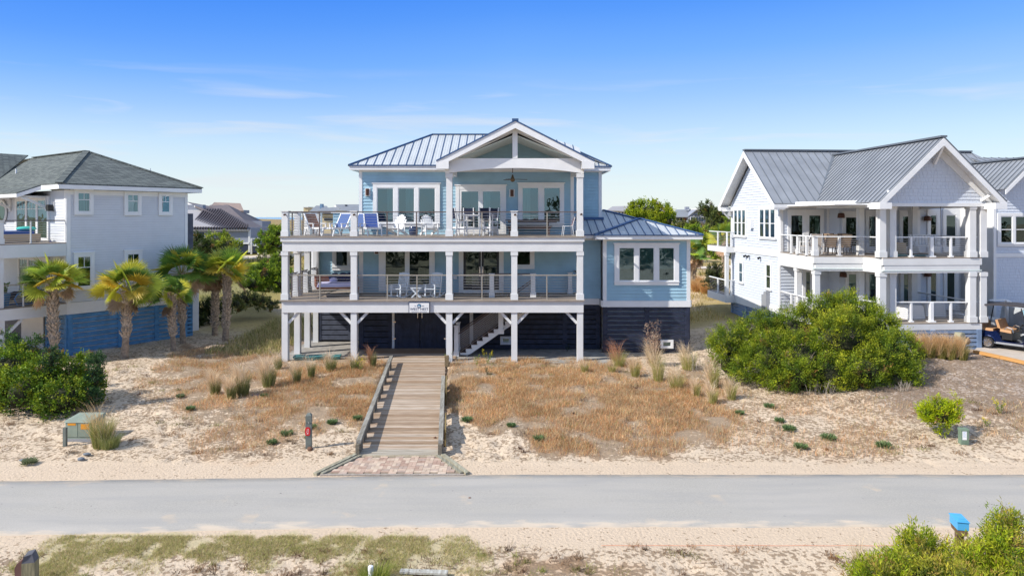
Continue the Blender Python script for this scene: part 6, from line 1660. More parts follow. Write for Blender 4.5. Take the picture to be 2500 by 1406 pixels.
def rhomb(P, D, L_, W_):
    """leaf rhombi: base point P, direction D (unit), length, width"""
    n = len(P); q = RNG.normal(size=(n,3)); s = np.cross(D, q); s /= np.linalg.norm(s, axis=1)[:,None]+1e-9
    L_ = np.asarray(L_)[:,None]; W_ = np.asarray(W_)[:,None]
    a = P; b_ = P+D*L_*.5+s*W_*.5; c = P+D*L_; d = P+D*L_*.5-s*W_*.5
    V = np.stack([a, b_, c, d], 1).reshape(-1, 3); F = np.arange(4*n).reshape(n, 4)
    return V, F
def foliage(name, lumps, parent, leaf=(.10,.035), dens_=14, per=55, rad=.15, cols=None, up=.55, out=.8, core=.60, mat_=None, zmin=None, spiky=0.0):
    """lumps: (x,y,z,rx,ry,rz). Tufts of leaves over every lump surface; returns crown object"""
    cols = cols or [(.10,.15,.02),(.16,.20,.025),(.06,.10,.015)]
    Ps, Ds, Ls, Cs = [], [], [], []
    for (x, y, z, a, b_, c) in lumps:
        area = 4*PI*((a*b_)**1.6/3+(a*c)**1.6/3+(b_*c)**1.6/3)**(1/1.6)
        nt_ = max(6, int(area*dens_))
        u = RNG.normal(size=(nt_,3)); u /= np.linalg.norm(u, axis=1)[:,None]
        k = RNG.uniform(.80, 1.04, nt_)[:,None]
        cen = np.array([x,y,z])+u*np.array([a,b_,c])*k
        inside = np.zeros(nt_, bool)
        for (x2,y2,z2,a2,b2,c2) in lumps:
            if (x2,y2,z2) == (x,y,z): continue
            inside |= ((((cen-np.array([x2,y2,z2]))/np.array([a2,b2,c2]))**2).sum(1) < .55)
        keep = ~inside
        if zmin is not None: keep &= cen[:,2] > zmin
        cen = cen[keep]; uu = u[keep]; m = len(cen)
        if not m: continue
        nrm = uu/np.array([a,b_,c]); nrm /= np.linalg.norm(nrm, axis=1)[:,None]
        axis = nrm*out+np.array([0,0,up])+RNG.normal(size=(m,3))*.25; axis /= np.linalg.norm(axis, axis=1)[:,None]
        lc = np.array(cols)[RNG.integers(0, len(cols))]*RNG.uniform(.7, 1.15)
        tc_ = np.array(cols)[RNG.integers(0, len(cols), m)]*RNG.uniform(.7, 1.25, (m,1))*.6+lc*.4
        dead_ = RNG.uniform(0,1,m) < .025; tc_[dead_] = np.array([.24,.15,.06])
        ln = RNG.uniform(.8, 1.5, m)
        P = np.repeat(cen, per, 0)+RNG.normal(size=(m*per,3))*rad*np.array([.42,.42,.4])
        t = RNG.uniform(-.7, 1.1+spiky, m*per)[:,None]*np.repeat(ln, per)[:,None]*rad
        P = P*1.0+np.repeat(axis, per, 0)*t
        D = np.repeat(axis, per, 0)*.9+RNG.normal(size=(m*per,3))*.55; D /= np.linalg.norm(D, axis=1)[:,None]
        Ps.append(P); Ds.append(D); Ls.append(RNG.uniform(.6, 1.25, m*per)); tn = np.clip((t/(np.repeat(ln, per)[:,None]*rad)+.7)/1.8, 0, 1); Cs.append(np.repeat(tc_, per, 0)*RNG.uniform(.8, 1.2, (m*per,1))*(np.array([.34,.52,.7])*(1-tn)+np.array([1.45,1.28,.9])*tn))  # tint darkens tuft bases like inner shade; yellower tips are new growth
    P = np.concatenate(Ps); D = np.concatenate(Ds); Lf = np.concatenate(Ls); Cc = np.concatenate(Cs)
    V, F = rhomb(P, D, leaf[0]*Lf, leaf[1]*Lf)
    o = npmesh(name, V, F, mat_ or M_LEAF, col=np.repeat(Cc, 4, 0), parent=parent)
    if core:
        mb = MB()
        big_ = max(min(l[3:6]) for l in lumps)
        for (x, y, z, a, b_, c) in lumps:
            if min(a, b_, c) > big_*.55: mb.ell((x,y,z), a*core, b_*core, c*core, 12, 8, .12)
        mb.build('dark_core', M_CORE, parent)  # added solid dark fill, so gaps between tufts read as shaded depth
    return o
def shrub(name, label, cat, lumps, group=None, **kw):
    x, y = lumps[0][0], lumps[0][1]
    e = empty(name, (x, y, g1(x, y)), 0, label, cat, group)
    foliage('foliage', lumps, e, **kw); return e
def lp(px, py, d, r, rz=None, ry=None):
    p = at(px, py, d); r_ = r*d/FP; return (p.x, d, p.z, r_, (ry or r)*d/FP, (rz or r)*d/FP)

JUN = [(.20,.28,.020),(.26,.34,.022),(.33,.37,.03),(.10,.17,.018),(.16,.24,.02),(.07,.13,.018)]
# the big juniper in front of the shingled house
L1 = []
big = [(1800,850,28.5,48,50),(1860,822,29.5,56,48),(1880,880,27.2,62,55),(1945,812,29.0,56,48),(1960,880,26.8,60,60),(2005,775,29.0,48,44),(2080,773,28.8,54,44),(2060,830,27.4,75,62),(2135,808,28.4,52,50),
       (2160,878,26.8,56,58),(2110,905,26.2,55,45),(2020,915,26.2,55,45),(1950,920,26.0,38,38),(2195,872,27.2,46,56),(2200,920,26.4,40,34),(1780,890,28.4,34,38),(1830,905,27.4,32,28),(1900,925,26.4,30,26),(1760,850,29,24,34)]
for px_, py_, d, r_, rz_ in big:
    L1.append(lp(px_, py_, d, r_, rz_))
rb = random.Random(5)
for px_, py_, d, r_, rz_ in big:
    for k in range(6):
        a = rb.uniform(0, 2*PI); e_ = rb.uniform(-.3, 1.3); q_ = r_*.95
        L1.append(lp(px_+q_*math.cos(a)*math.cos(e_), py_-rz_*.95*math.sin(e_), d-abs(math.sin(a))*q_*.018*rb.uniform(.3,1), rb.uniform(10, 21)))
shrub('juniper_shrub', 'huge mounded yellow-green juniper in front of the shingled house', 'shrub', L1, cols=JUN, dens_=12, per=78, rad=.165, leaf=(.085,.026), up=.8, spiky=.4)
# left shrub mass, four shrubs
DG = [(.13,.24,.014),(.20,.30,.018),(.28,.36,.025),(.09,.17,.02),(.15,.23,.03)]
def lumpy(base, n, seed, small=(10,20)):
    r0 = random.Random(seed); out_ = [lp(*b_) for b_ in base]
    for b_ in base:
        for k in range(n):
            a = r0.uniform(0, 2*PI); e_ = r0.uniform(-.3, 1.3); q_ = b_[3]*.95; rz_ = (b_[4] if len(b_) > 4 else b_[3])*.95
            out_.append(lp(b_[0]+q_*math.cos(a)*math.cos(e_), b_[1]-rz_*math.sin(e_), b_[2]-abs(math.sin(a))*q_*.015*r0.uniform(.3,1), r0.uniform(*small)))
    return out_
shrub('broadleaf_shrub', 'dense green shrub at the far left edge below the grey house', 'shrub', lumpy([(20,905,25.5,60,50),(60,960,24,60,55),(-20,960,24.5,60,60)], 5, 11), cols=DG+[(.28,.30,.02)], dens_=15, per=30, rad=.13, leaf=(.085,.05))
shrub('broadleaf_shrub', 'dense green shrub with flat clipped-looking top before the first palm', 'shrub', lumpy([(120,920,25,58,48),(185,915,25.6,52,42),(150,975,24,62,48),(215,955,25,34,42)], 5, 12), cols=DG+[(.28,.30,.02)], dens_=15, per=30, rad=.13, leaf=(.085,.05))
shrub('juniper_shrub', 'feathery juniper with long upright sprigs rising above the left shrubs', 'shrub', lumpy([(20,860,26.5,16,26),(45,835,26.5,10,12),(12,825,26.6,10,14),(78,845,26.5,9,9),(92,832,26.4,7,8),(60,870,26.4,26,20)], 2, 13, (5,9)), cols=[(.05,.12,.03),(.08,.16,.03)], dens_=30, per=24, rad=.10, leaf=(.10,.03), core=.5)
shrub('juniper_shrub', 'bluish feathery juniper at the right end of the left shrubs', 'shrub', lumpy([(232,920,24.6,18,40),(238,880,24.6,10,16),(125,880,24.4,12,30),(225,975,24.2,18,24)], 3, 14, (6,11)), cols=[(.04,.10,.04),(.06,.13,.05)], dens_=30, per=24, rad=.10, leaf=(.10,.03), core=.5)
# round bush on the right
shrub('round_bush', 'small bright yellow-green vase-shaped bush on the open sand right of the juniper', 'bush', [lp(2295,1016,21.6,34,24),lp(2270,1010,21.7,20,20),lp(2318,1008,21.7,22,20),lp(2290,998,21.6,24,16),lp(2298,1042,21.5,12,13),lp(2333,995,21.7,8,9),lp(2260,1012,21.5,14,13),lp(2335,980,21.7,5,9),lp(2280,984,21.7,8,9)],
      cols=[(.32,.42,.012),(.40,.46,.015),(.24,.34,.01)], dens_=55, per=26, rad=.08, leaf=(.11,.022), up=.9, core=.6, spiky=.8)
# roadside bush, lower right, close to the camera
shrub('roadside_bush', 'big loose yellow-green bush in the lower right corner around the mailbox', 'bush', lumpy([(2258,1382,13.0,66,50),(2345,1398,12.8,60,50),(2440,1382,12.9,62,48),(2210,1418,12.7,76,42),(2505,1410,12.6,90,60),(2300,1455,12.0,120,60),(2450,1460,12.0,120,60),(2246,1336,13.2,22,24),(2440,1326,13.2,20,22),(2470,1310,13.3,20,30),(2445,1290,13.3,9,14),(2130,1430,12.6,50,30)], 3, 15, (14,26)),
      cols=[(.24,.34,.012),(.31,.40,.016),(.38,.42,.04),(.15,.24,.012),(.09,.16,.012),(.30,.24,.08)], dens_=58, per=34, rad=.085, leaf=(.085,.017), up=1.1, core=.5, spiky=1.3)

# ------------------------------------------------------------------ grass blades
def blades(P, H_, W_, lean, col, curve=.5, az=None):
    n = len(P); az = RNG.uniform(0, 2*PI, n) if az is None else az
    dx = np.stack([np.cos(az), np.sin(az), np.zeros(n)], 1)
    f = RNG.uniform(0, 2*PI, n); s = np.stack([np.cos(f), np.sin(f), np.zeros(n)], 1)*(W_/2)[:,None]
    up = np.array([0,0,1.0])
    mid = P+up*(H_*.55)[:,None]+dx*(H_*lean*.35)[:,None]
    tip = P+up*(H_*(1-curve*lean*.5))[:,None]+dx*(H_*lean)[:,None]
    V = np.stack([P-s, P+s, mid+s*.7, mid-s*.7, tip], 1).reshape(-1, 3)
    i = np.arange(n)*5
    F = np.concatenate([np.stack([i,i+1,i+2],1), np.stack([i,i+2,i+3],1), np.stack([i+3,i+2,i+4],1)])
    return V, F, np.repeat(col, 5, 0)
def scatter(ell, n, x0, x1, y0, y1, power=1.0, nsc=.7, seed=81, thr=.35):
    out_ = []; got = 0
    while got < n:
        x = RNG.uniform(x0, x1, n*3); y = RNG.uniform(y0, y1, n*3)
        z = gz(x, y); px, py = ground_px(x, y, z)
        d_ = dens(px, py, ell); nz_ = fbm(x, y, nsc, seed, 3)
        d_ = d_*np.clip((nz_-thr)/.22, 0, 1)**power
        ok = (RNG.uniform(0, 1, len(x)) < d_) & (np.abs(x-walk_c(y)) > (np.where(y > 18, 1.45, 0))) & ~((y > 18.3) & (y < 20) & (np.abs(x+3.3) < 2.2))
        ok &= ~((x > -10.6) & (x < 8.9) & (y > 32.6))
        out_.append(np.stack([x,y,z],1)[ok]); got += ok.sum()
        if len(out_) > 60: break
    P = np.concatenate(out_)[:n]; return P
def colmix(cols, n, jit=.25):
    c = np.array(cols)[RNG.integers(0, len(cols), n)]; return c*RNG.uniform(1-jit, 1+jit, (n,1))
BR = [S(222,166,114), S(206,148,98), S(234,188,138), S(190,138,96), S(226,196,150), S(232,212,170), S(176,168,110)]
P = scatter(BROWN, 120000, -20, 22, 20.0, 34, power=.9, nsc=1.0, thr=.37)
V, F, cc = blades(P, RNG.uniform(.05,.24,len(P))*(.6+.8*fbm(P[:,0],P[:,1],.9,7,2)), RNG.uniform(.005,.011,len(P)), RNG.uniform(.2,1.1,len(P)), colmix(BR, len(P))*(.62+.62*fbm(P[:,0],P[:,1],.8,131,3))[:,None]*(1-.0*P[:,:1])+np.array([.05,.055,.045])*np.clip((fbm(P[:,0],P[:,1],2.2,141,2)-.5)*4,0,1)[:,None])
tag(npmesh('dry_grass', V, F, M_GRASS, col=cc), 'reddish brown dry grass covering the sandy front yard', 'dry grass', kind='stuff')
GR = [S(186,182,112), S(170,172,98), S(206,192,140), S(214,192,152), S(150,150,86), S(176,152,110)]
P = scatter(GREEN, 52000, -11, 5, 12.2, 15.0, power=.6, nsc=.4, thr=.30)
V, F, cc = blades(P, RNG.uniform(.03,.09,len(P)), RNG.uniform(.004,.008,len(P)), RNG.uniform(.4,1.4,len(P)), colmix(GR, len(P)))
tag(npmesh('road_verge_grass', V, F, M_GRASS, col=cc), 'short olive green grass along the near side of the road', 'grass', kind='stuff')
# sparse twigs, stubble and small weeds over the sand
x = RNG.uniform(-19, 21, 90000); y = RNG.uniform(12.4, 33, 90000)
ok = ((y > 19.4)|(y < 14.6)) & (np.abs(x-walk_c(y)) > np.where(y > 18, 1.4, 0)) & ~((x > -10.8) & (x < 9) & (y > 32))
dn = fbm(x, y, 1.1, 91, 3)+.10*(x > 9)+.06*(y > 24)-.12*((y < 20.6) & (y > 18)); ok &= RNG.uniform(0,1,len(x)) < np.clip((dn-.47)*3.2, 0, .8)
x, y = x[ok], y[ok]; P = np.stack([x, y, gz(x, y)], 1)
V, F, cc = blades(P, RNG.uniform(.03,.11,len(P)), RNG.uniform(.006,.014,len(P)), RNG.uniform(.6,2.2,len(P)), colmix([S(120,95,75),S(150,120,90),S(172,142,104),S(98,84,66),S(140,136,84)], len(P)))
tag(npmesh('ground_litter', V, F, M_GRASS, col=cc), 'thin brown twigs and stubble scattered over the sand', 'ground litter', kind='stuff')
ws, cs = [], []
for (n_, y0_, y1_) in ((520, 20.0, 31.5), (300, 12.6, 14.5)):
    wx = RNG.uniform(-19, 21, n_); wy = RNG.uniform(y0_, y1_, n_); keep = (fbm(wx, wy, 2.2, 111, 3) > .46) & (np.abs(wx-walk_c(wy)) > np.where(wy > 18, 1.6, 0)) & ~((wx > 9) & (wy > 25)); wx, wy = wx[keep], wy[keep]
    for a_, b_ in zip(wx, wy):
        k_ = random.randint(14, 46); rr_ = random.uniform(.03, .16); xx_ = a_+RNG.normal(size=k_)*rr_; yy_ = b_+RNG.normal(size=k_)*rr_*.8
        ws.append(np.stack([xx_, yy_, gz(xx_, yy_)], 1)); bc_ = np.array(random.choice([S(112,84,66), S(138,108,80), S(128,124,72), S(96,78,62), S(160,126,92), S(150,150,84)])); cs.append(bc_[None]*RNG.uniform(.75, 1.25, (k_,1)))
P = np.concatenate(ws); cs = np.concatenate(cs)
V, F, cc = blades(P, RNG.uniform(.04,.15,len(P)), RNG.uniform(.007,.016,len(P)), RNG.uniform(.4,2.0,len(P)), cs)
tag(npmesh('dry_weeds', V, F, M_GRASS, col=cc), 'small dark dried weeds dotted over the open sand', 'dried weeds', kind='stuff')
# background rough grass between and behind the houses
def field(n, x0, x1, y0, y1, hmin, hmax, w, cols, name, label, thr=.45):
    x = RNG.uniform(x0, x1, n); y = RNG.uniform(y0, y1, n); ok = RNG.uniform(0,1,n) < np.clip((fbm(x, y, 5, 101, 3)-thr)*5, 0, 1)
    for a, b_, c_, d_ in ((-11.5,9.3,31,43),(-27,-15,32,44),(13,32,30,47)): ok &= ~((x > a)&(x < b_)&(y > c_)&(y < d_))
    x, y = x[ok], y[ok]; P = np.stack([x,y,gz(x,y)],1)
    V, F, cc = blades(P, RNG.uniform(hmin,hmax,len(P)), RNG.uniform(w*.6,w,len(P)), RNG.uniform(.2,1,len(P)), colmix(cols, len(P)))
    tag(npmesh(name, V, F, M_GRASS, col=cc), label, 'grass', kind='stuff')
field(110000, -26, -8, 33, 72, .12, .5, .035, [S(150,150,90),S(184,170,118),S(130,128,70),S(196,176,130)], 'rough_grass', 'rough yellow-green grass between the grey house and the blue house')
field(50000, 9, 30, 33, 75, .1, .45, .035, [S(190,165,100),S(176,150,84),S(150,142,80),S(205,180,130)], 'meadow_grass', 'straw coloured rough grass between the blue house and the shingled house')
field(60000, -60, 60, 60, 160, .3, .8, .12, [S(150,140,84),S(176,160,108),S(120,124,66)], 'dune_grass', 'pale dune grass on the low ground beyond the houses')

# ------------------------------------------------------------------ clumps of feathery grass, each its own thing
def clump(name, label, group, px_, py_, hpx, wpx, plume, cols, pc, lean_az=PI*1.0, nb=420, d=None, cat='grass clump'):
    g = ground_at(px_, py_) if d is None else Vector(((px_-CX)*d/FP, d, g1((px_-CX)*d/FP, d)))
    sc_ = g.y/FP; Hh = hpx*sc_; r_ = wpx*sc_*.5
    n = nb; a = RNG.uniform(0, 2*PI, n); q = np.sqrt(RNG.uniform(0,1,n))*r_*.45
    P = np.stack([g.x+q*np.cos(a), g.y+q*np.sin(a), np.full(n, g.z-.02)], 1)
    H_ = RNG.uniform(.3, .95, n)*Hh*.8
    V, F, cc = blades(P, H_, RNG.uniform(.006,.012,n), RNG.uniform(.15,.75,n)*min(1.3, r_/max(Hh,.1)*1.6), colmix(cols, n), az=a+RNG.normal(size=n)*.4)
    m_ = int(n*plume)
    if m_:
        a = RNG.uniform(0, 2*PI, m_); q = np.sqrt(RNG.uniform(0,1,m_))*r_*.42
        P = np.stack([g.x+q*np.cos(a)-Hh*.1, g.y+q*np.sin(a), g.z+RNG.uniform(.05,.60,m_)*Hh], 1)
        V2, F2, c2 = blades(P, RNG.uniform(.35,.6,m_)*Hh, RNG.uniform(.006,.012,m_), RNG.uniform(.3,1.0,m_), colmix(pc, m_, .15), az=np.where(RNG.uniform(0,1,m_) < .6, lean_az+RNG.normal(size=m_)*.5, a))
        F2 = F2+len(V); V = np.concatenate([V,V2]); F = np.concatenate([F,F2]); cc = np.concatenate([cc,c2])
    o = npmesh(name, V, F, M_GRASS, col=cc, origin=g)
    return tag(o, label, cat, group)
GC = [S(128,136,78), S(150,152,92), S(108,120,66), S(176,168,116)]; PLM = [S(240,216,184), S(228,202,166), S(246,226,196)]
YC = [S(184,182,104), S(200,194,124), S(164,168,88), S(212,200,146)]
G1 = 'feathery grass clumps in the yard left of the boardwalk'
left_tufts = [(526,962,52,34,'leftmost of the feathery grass clumps left of the boardwalk'),(565,972,46,30,'low feathery grass clump close between two taller ones, nearest the camera'),
 (593,964,70,42,'tallest dark green feathery grass clump beside the dark hole in the yard'),(656,943,66,44,'broad feathery grass clump halfway between the dark hole and the corner porch post'),
 (679,900,38,24,'small feathery grass clump at the foot of the left corner porch post'),(725,935,52,26,'leaning feathery grass clump just right of the left corner porch post'),
 (760,922,50,22,'thin feathery grass clump before the sea-green tubs'),(808,905,46,34,'dark round-topped grass clump before the second porch post, left side'),
 (867,902,40,28,'feathery grass clump right at the foot of the second porch post'),(911,895,46,20,'reddish plumed grass stalk clump at the upper left end of the boardwalk rail')]
for i, (a, b_, h_, w_, lb) in enumerate(left_tufts):
    clump('feather_grass_clump', lb, G1, a, b_, h_*1.25, w_*1.35, 1.1 if i < 4 else .4, GC, PLM if i != 9 else [S(190,140,110)], nb=520 if i < 4 else 380)
G2 = 'yellow grass clumps in the yard right of the boardwalk'
right_tufts = [(1427,908,34,26,'small yellow grass clump at the foot of the right corner porch post'),(1494,908,30,26,'low yellow grass clump before the left end of the wing skirting'),(1510,893,62,50,'pink-plumed grass clump against the left end of the wing'),
 (1551,918,52,32,'yellow grass clump in front of the middle of the wing skirting'),(1607,930,85,40,'tallest pale plumed grass clump, below the dried stalks and vent window'),(1597,892,66,44,'pale grass clump growing at the base of the dried stalks'),
 (1651,948,60,50,'wide yellow grass clump in front of the vent window'),(1681,900,66,52,'airy pale grass clump by the right corner of the wing'),(1701,967,48,24,'small yellow grass clump between two wider ones right of the wing'),
 (1743,946,82,34,'tall slender pale grass clump left of the big juniper'),(1740,985,56,32,'yellow grass clump lowest down the slope, left of the big juniper'),(1786,974,62,34,'pale grass clump nearest the left side of the big juniper')]
for i, (a, b_, h_, w_, lb) in enumerate(right_tufts):
    clump('yellow_grass_clump', lb, G2, a, b_, h_*1.1, w_*1.25, .55, YC, PLM if i != 2 else [S(214,160,130), S(200,150,120)], nb=420)
for k, (px_, lb) in enumerate(((2245,'leftmost clump in the plume grass row before the shingled house'),(2272,'second clump from left in the plume grass row before the shingled house'),(2298,'third clump from left in the plume grass row before the shingled house'),(2322,'fourth clump from left in the plume grass row, just left of the squat post'),(2350,'last clump at right in the plume grass row, in front of the squat post'))):
    clump('plume_grass_clump', lb, 'row of plume grass before the shingled house', px_, 877, 66, 44, 1.0, [S(150,146,80), S(176,160,98), S(134,132,66)], [S(240,212,168), S(230,196,148)], nb=650, d=29.6-.1*k)
clump('tall_grass_clump', 'large green and straw grass clump covering the right side of the utility cabinet', 'coarse grass clumps', 250, 1090, 120, 84, .12, [S(150,158,88), S(178,176,110), S(122,134,72), S(200,180,128)], [S(226,194,146)], nb=1100)
clump('tall_grass_clump', 'low spreading green grass clump at the right foot of the utility cabinet', 'coarse grass clumps', 268, 1092, 66, 84, .1, [S(150,160,96), S(172,172,112)], PLM, nb=800)
clump('tall_grass_clump', 'thin grey-green grass tuft at the left foot of the roadside bush', 'coarse grass clumps', 2110, 1400, 95, 80, .2, [S(168,172,104), S(190,184,130)], PLM, nb=420)
clump('tall_grass_clump', 'green grass tuft growing round the squat wooden bollard', 'coarse grass clumps', 45, 1440, 60, 110, 0, [S(120,134,60), S(150,156,80)], PLM, nb=500)
clump('tall_grass_clump', 'taller green grass tuft around the white standpipe', 'coarse grass clumps', 915, 1425, 90, 120, 0, [S(140,152,66), S(166,168,86), S(120,136,56)], PLM, nb=700)
# small mat-forming green plants on the sand
SP = [(700,1062,36,'the widest, left of the marker post'),(664,1083,30,'lowest down, farthest left of the marker post'),(764,1045,24,'directly behind the marker post'),(811,1034,30,'between marker post and boardwalk'),(873,1024,28,'right beside the boardwalk left rail'),
      (1140,1028,32,'just right of the boardwalk rail'),(1248,1041,26,'on the sand below the brown grass, second from the boardwalk'),(1315,1074,34,'on the sand below the brown grass, third from the boardwalk'),
      (1806,1011,26,'below the grass clumps, uppermost left of the right-hand group'),(1878,994,28,'highest one, just below the juniper'),(1903,1029,28,'third from top in the right-hand group'),(1927,1050,38,'fourth from top in the right-hand group'),(2023,1072,42,'right of centre in the right-hand group'),(1955,1094,38,'lowest one in the right-hand group'),(2158,1091,42,'farthest right, towards the small round bush'),
      (440,970,24,'greyish, alone at the left of the brown grass'),(72,1132,40,'pale, flat and close to the road at far left'),(465,1000,26,'dull green, under the leftmost feathery grass'),(645,968,20,'tiny, beside the dark hole in the yard')]
for (a, b_, w_, lb) in SP:
    g = ground_at(a, b_); n = 420; r_ = w_*.5*g.y/FP; q = np.sqrt(RNG.uniform(0,1,n))*r_*.55; t = RNG.uniform(0,2*PI,n)
    P = np.stack([g.x+q*np.cos(t), g.y+q*np.sin(t), g.z+RNG.uniform(0,.05,n)], 1)
    D = np.stack([np.cos(t)*.9, np.sin(t)*.9, RNG.uniform(.4,1.6,n)], 1)+RNG.normal(size=(n,3))*.3; D /= np.linalg.norm(D,axis=1)[:,None]
    V, F = rhomb(P, D, RNG.uniform(.35,.75,n)*r_, RNG.uniform(.015,.03,n))
    base_ = [S(108,132,84), S(128,150,98), S(92,114,74)] if a not in (440,72) else [S(140,146,110), S(120,130,92)]
    o = npmesh('sand_plant', V, F, M_LEAF, col=np.repeat(colmix(base_, n), 4, 0), origin=g)
    tag(o, 'low green sand plant, '+lb, 'plant', 'low green plants on the sand')
# bits along the porch edge: weeds and yellow-flowered plants, dried stalks
def weed(px_, py_, hpx, label, cols, n=160, flowers=None, name='weed_plant', cat='weed'):
    g = ground_at(px_, py_); Hh = hpx*g.y/FP; mb_P = []; 
    P = []; D = []
    for k in range(10):
        a = random.uniform(0,2*PI); tip = Vector((math.cos(a)*Hh*.35, math.sin(a)*Hh*.3, Hh*random.uniform(.6,1)))
        for j in range(n//10):
            t = random.random()**.7; P.append((g.x+tip.x*t, g.y+tip.y*t, g.z+tip.z*t)); v = Vector((random.gauss(0,1), random.gauss(0,1), random.gauss(.3,.6))).normalized(); D.append(tuple(v))
    P = np.array(P); D = np.array(D); m_ = len(P)
    V, F = rhomb(P, D, RNG.uniform(.03,.075,m_), RNG.uniform(.012,.028,m_)); c_ = colmix(cols, m_)
    if flowers is not None:
        top = P[:,2] > g.z+Hh*.55; c_[top & (RNG.uniform(0,1,m_) < .6)] = flowers
    o = npmesh(name, V, F, M_LEAF, col=np.repeat(c_, 4, 0), origin=g); tag(o, label, cat, 'weeds near the house')
GW = [S(120,140,60), S(146,158,70), S(96,118,50)]; YF_ = np.array(S(225,205,40))
weed(880,905,38,'leafy weed with yellow tips beside the second porch post', GW, 260, YF_)
weed(1190,888,36,'yellow-flowered weed in front of the stair foot', GW, 260, YF_)
weed(1165,893,28,'dull green weed just left of the yellow-flowered one by the stair', GW)
weed(1095,885,30,'green weed growing on the post at the upper right end of the boardwalk', GW, 200)
weed(1190,915,24,'low dark rosette weed below the stair foot', [S(96,92,70), S(120,116,84)], 160)
weed(790,822,16,'green weed at the base of the slate slat panel under the deck', GW, 160)
weed(1385,858,22,'dark green weed against the navy skirting behind the right porch posts', [S(50,62,36)], 140)
weed(2440,1010,40,'low weed patch with yellow flowers on grey litter at the right edge', GW, 300, YF_)
weed(2410,1040,24,'tiny yellow-flowered weed left of the bigger yellow patch at right', GW, 120, YF_)
weed(1690,905,50,'grey-leaved weed at the right corner of the wing skirting', [S(150,150,120), S(120,128,90)], 240)
weed(1790,925,70,'tall thin green weed at the left edge of the big juniper', [S(150,158,90)], 240)
g = ground_at(1594, 893); P = []; D = []
for k in range(26):
    a = random.uniform(0,2*PI); x_, y_ = g.x+.22*math.cos(a)*random.random(), g.y+.2*math.sin(a)*random.random(); h_ = random.uniform(1.0, 2.1)
    for j in range(46):
        t = random.random(); P.append((x_+math.cos(a)*.15*t+random.gauss(0,.05), y_+random.gauss(0,.05), g.z+h_*t)); D.append(Vector((random.gauss(0,.5), random.gauss(0,.5), 1)).normalized())
P = np.array(P); D = np.array([tuple(v) for v in D]); n = len(P)
V, F = rhomb(P, D, RNG.uniform(.08,.2,n), RNG.uniform(.012,.03,n))
tag(npmesh('dried_stalks', V, F, M_GRASS, col=np.repeat(colmix([S(190,160,140), S(160,130,110), S(206,184,160)], n), 4, 0), origin=g), 'tall dried brown flower stalks standing before the wing skirting', 'dried plant')
# bare twigs below the juniper
for i, (px_, py_, h_, lb) in enumerate(((1985,962,38,'bare grey stems poking up at the foot of the juniper, left cluster'),(2025,962,34,'bare grey stems poking up at the foot of the juniper, right cluster'),(2028,1000,36,'thin leafless branching weed standing alone below the juniper'),(1700,905,46,'bare whitish stems at the right corner of the wing'),(2205,955,24,'few pale dead stems at the right foot of the juniper'))):
    g = ground_at(px_, py_); mb = MB(); Hh = h_*g.y/FP
    for k in range(12 if i != 2 else 4):
        a = random.uniform(0,2*PI); p = Vector((random.uniform(-.2,.2) if i != 2 else 0, random.uniform(-.1,.1), 0)); q_ = p+Vector((math.cos(a)*.12, math.sin(a)*.12, Hh*random.uniform(.6,1)))
        mb.cyl(p, q_, .007, .004, n=4)
        for j in range(3): v = q_.lerp(p, random.uniform(.1,.6)); mb.cyl(v, v+Vector((random.uniform(-.12,.12), random.uniform(-.1,.1), random.uniform(.05,.15))), .004, .002, n=4)
    o = mb.build('dead_stems', mat('dead_stem_grey', S(170,160,148), .8)); o.location = g; tag(o, lb, 'dead stems')
# dark hole / fallen board near left clumps
g = ground_at(622, 963); mb = MB(); mb.ell((0,0,-.02), .30, .2, .05, 16, 6, .1); o = mb.build('dark_lid', mat('dark_blue_grey_stone', S(88,92,110), .7, var=.3, vscale=6), smooth=True); o.location = g; tag(o, 'dark flat round lid in the yard right of the tallest grass clump', 'lid')

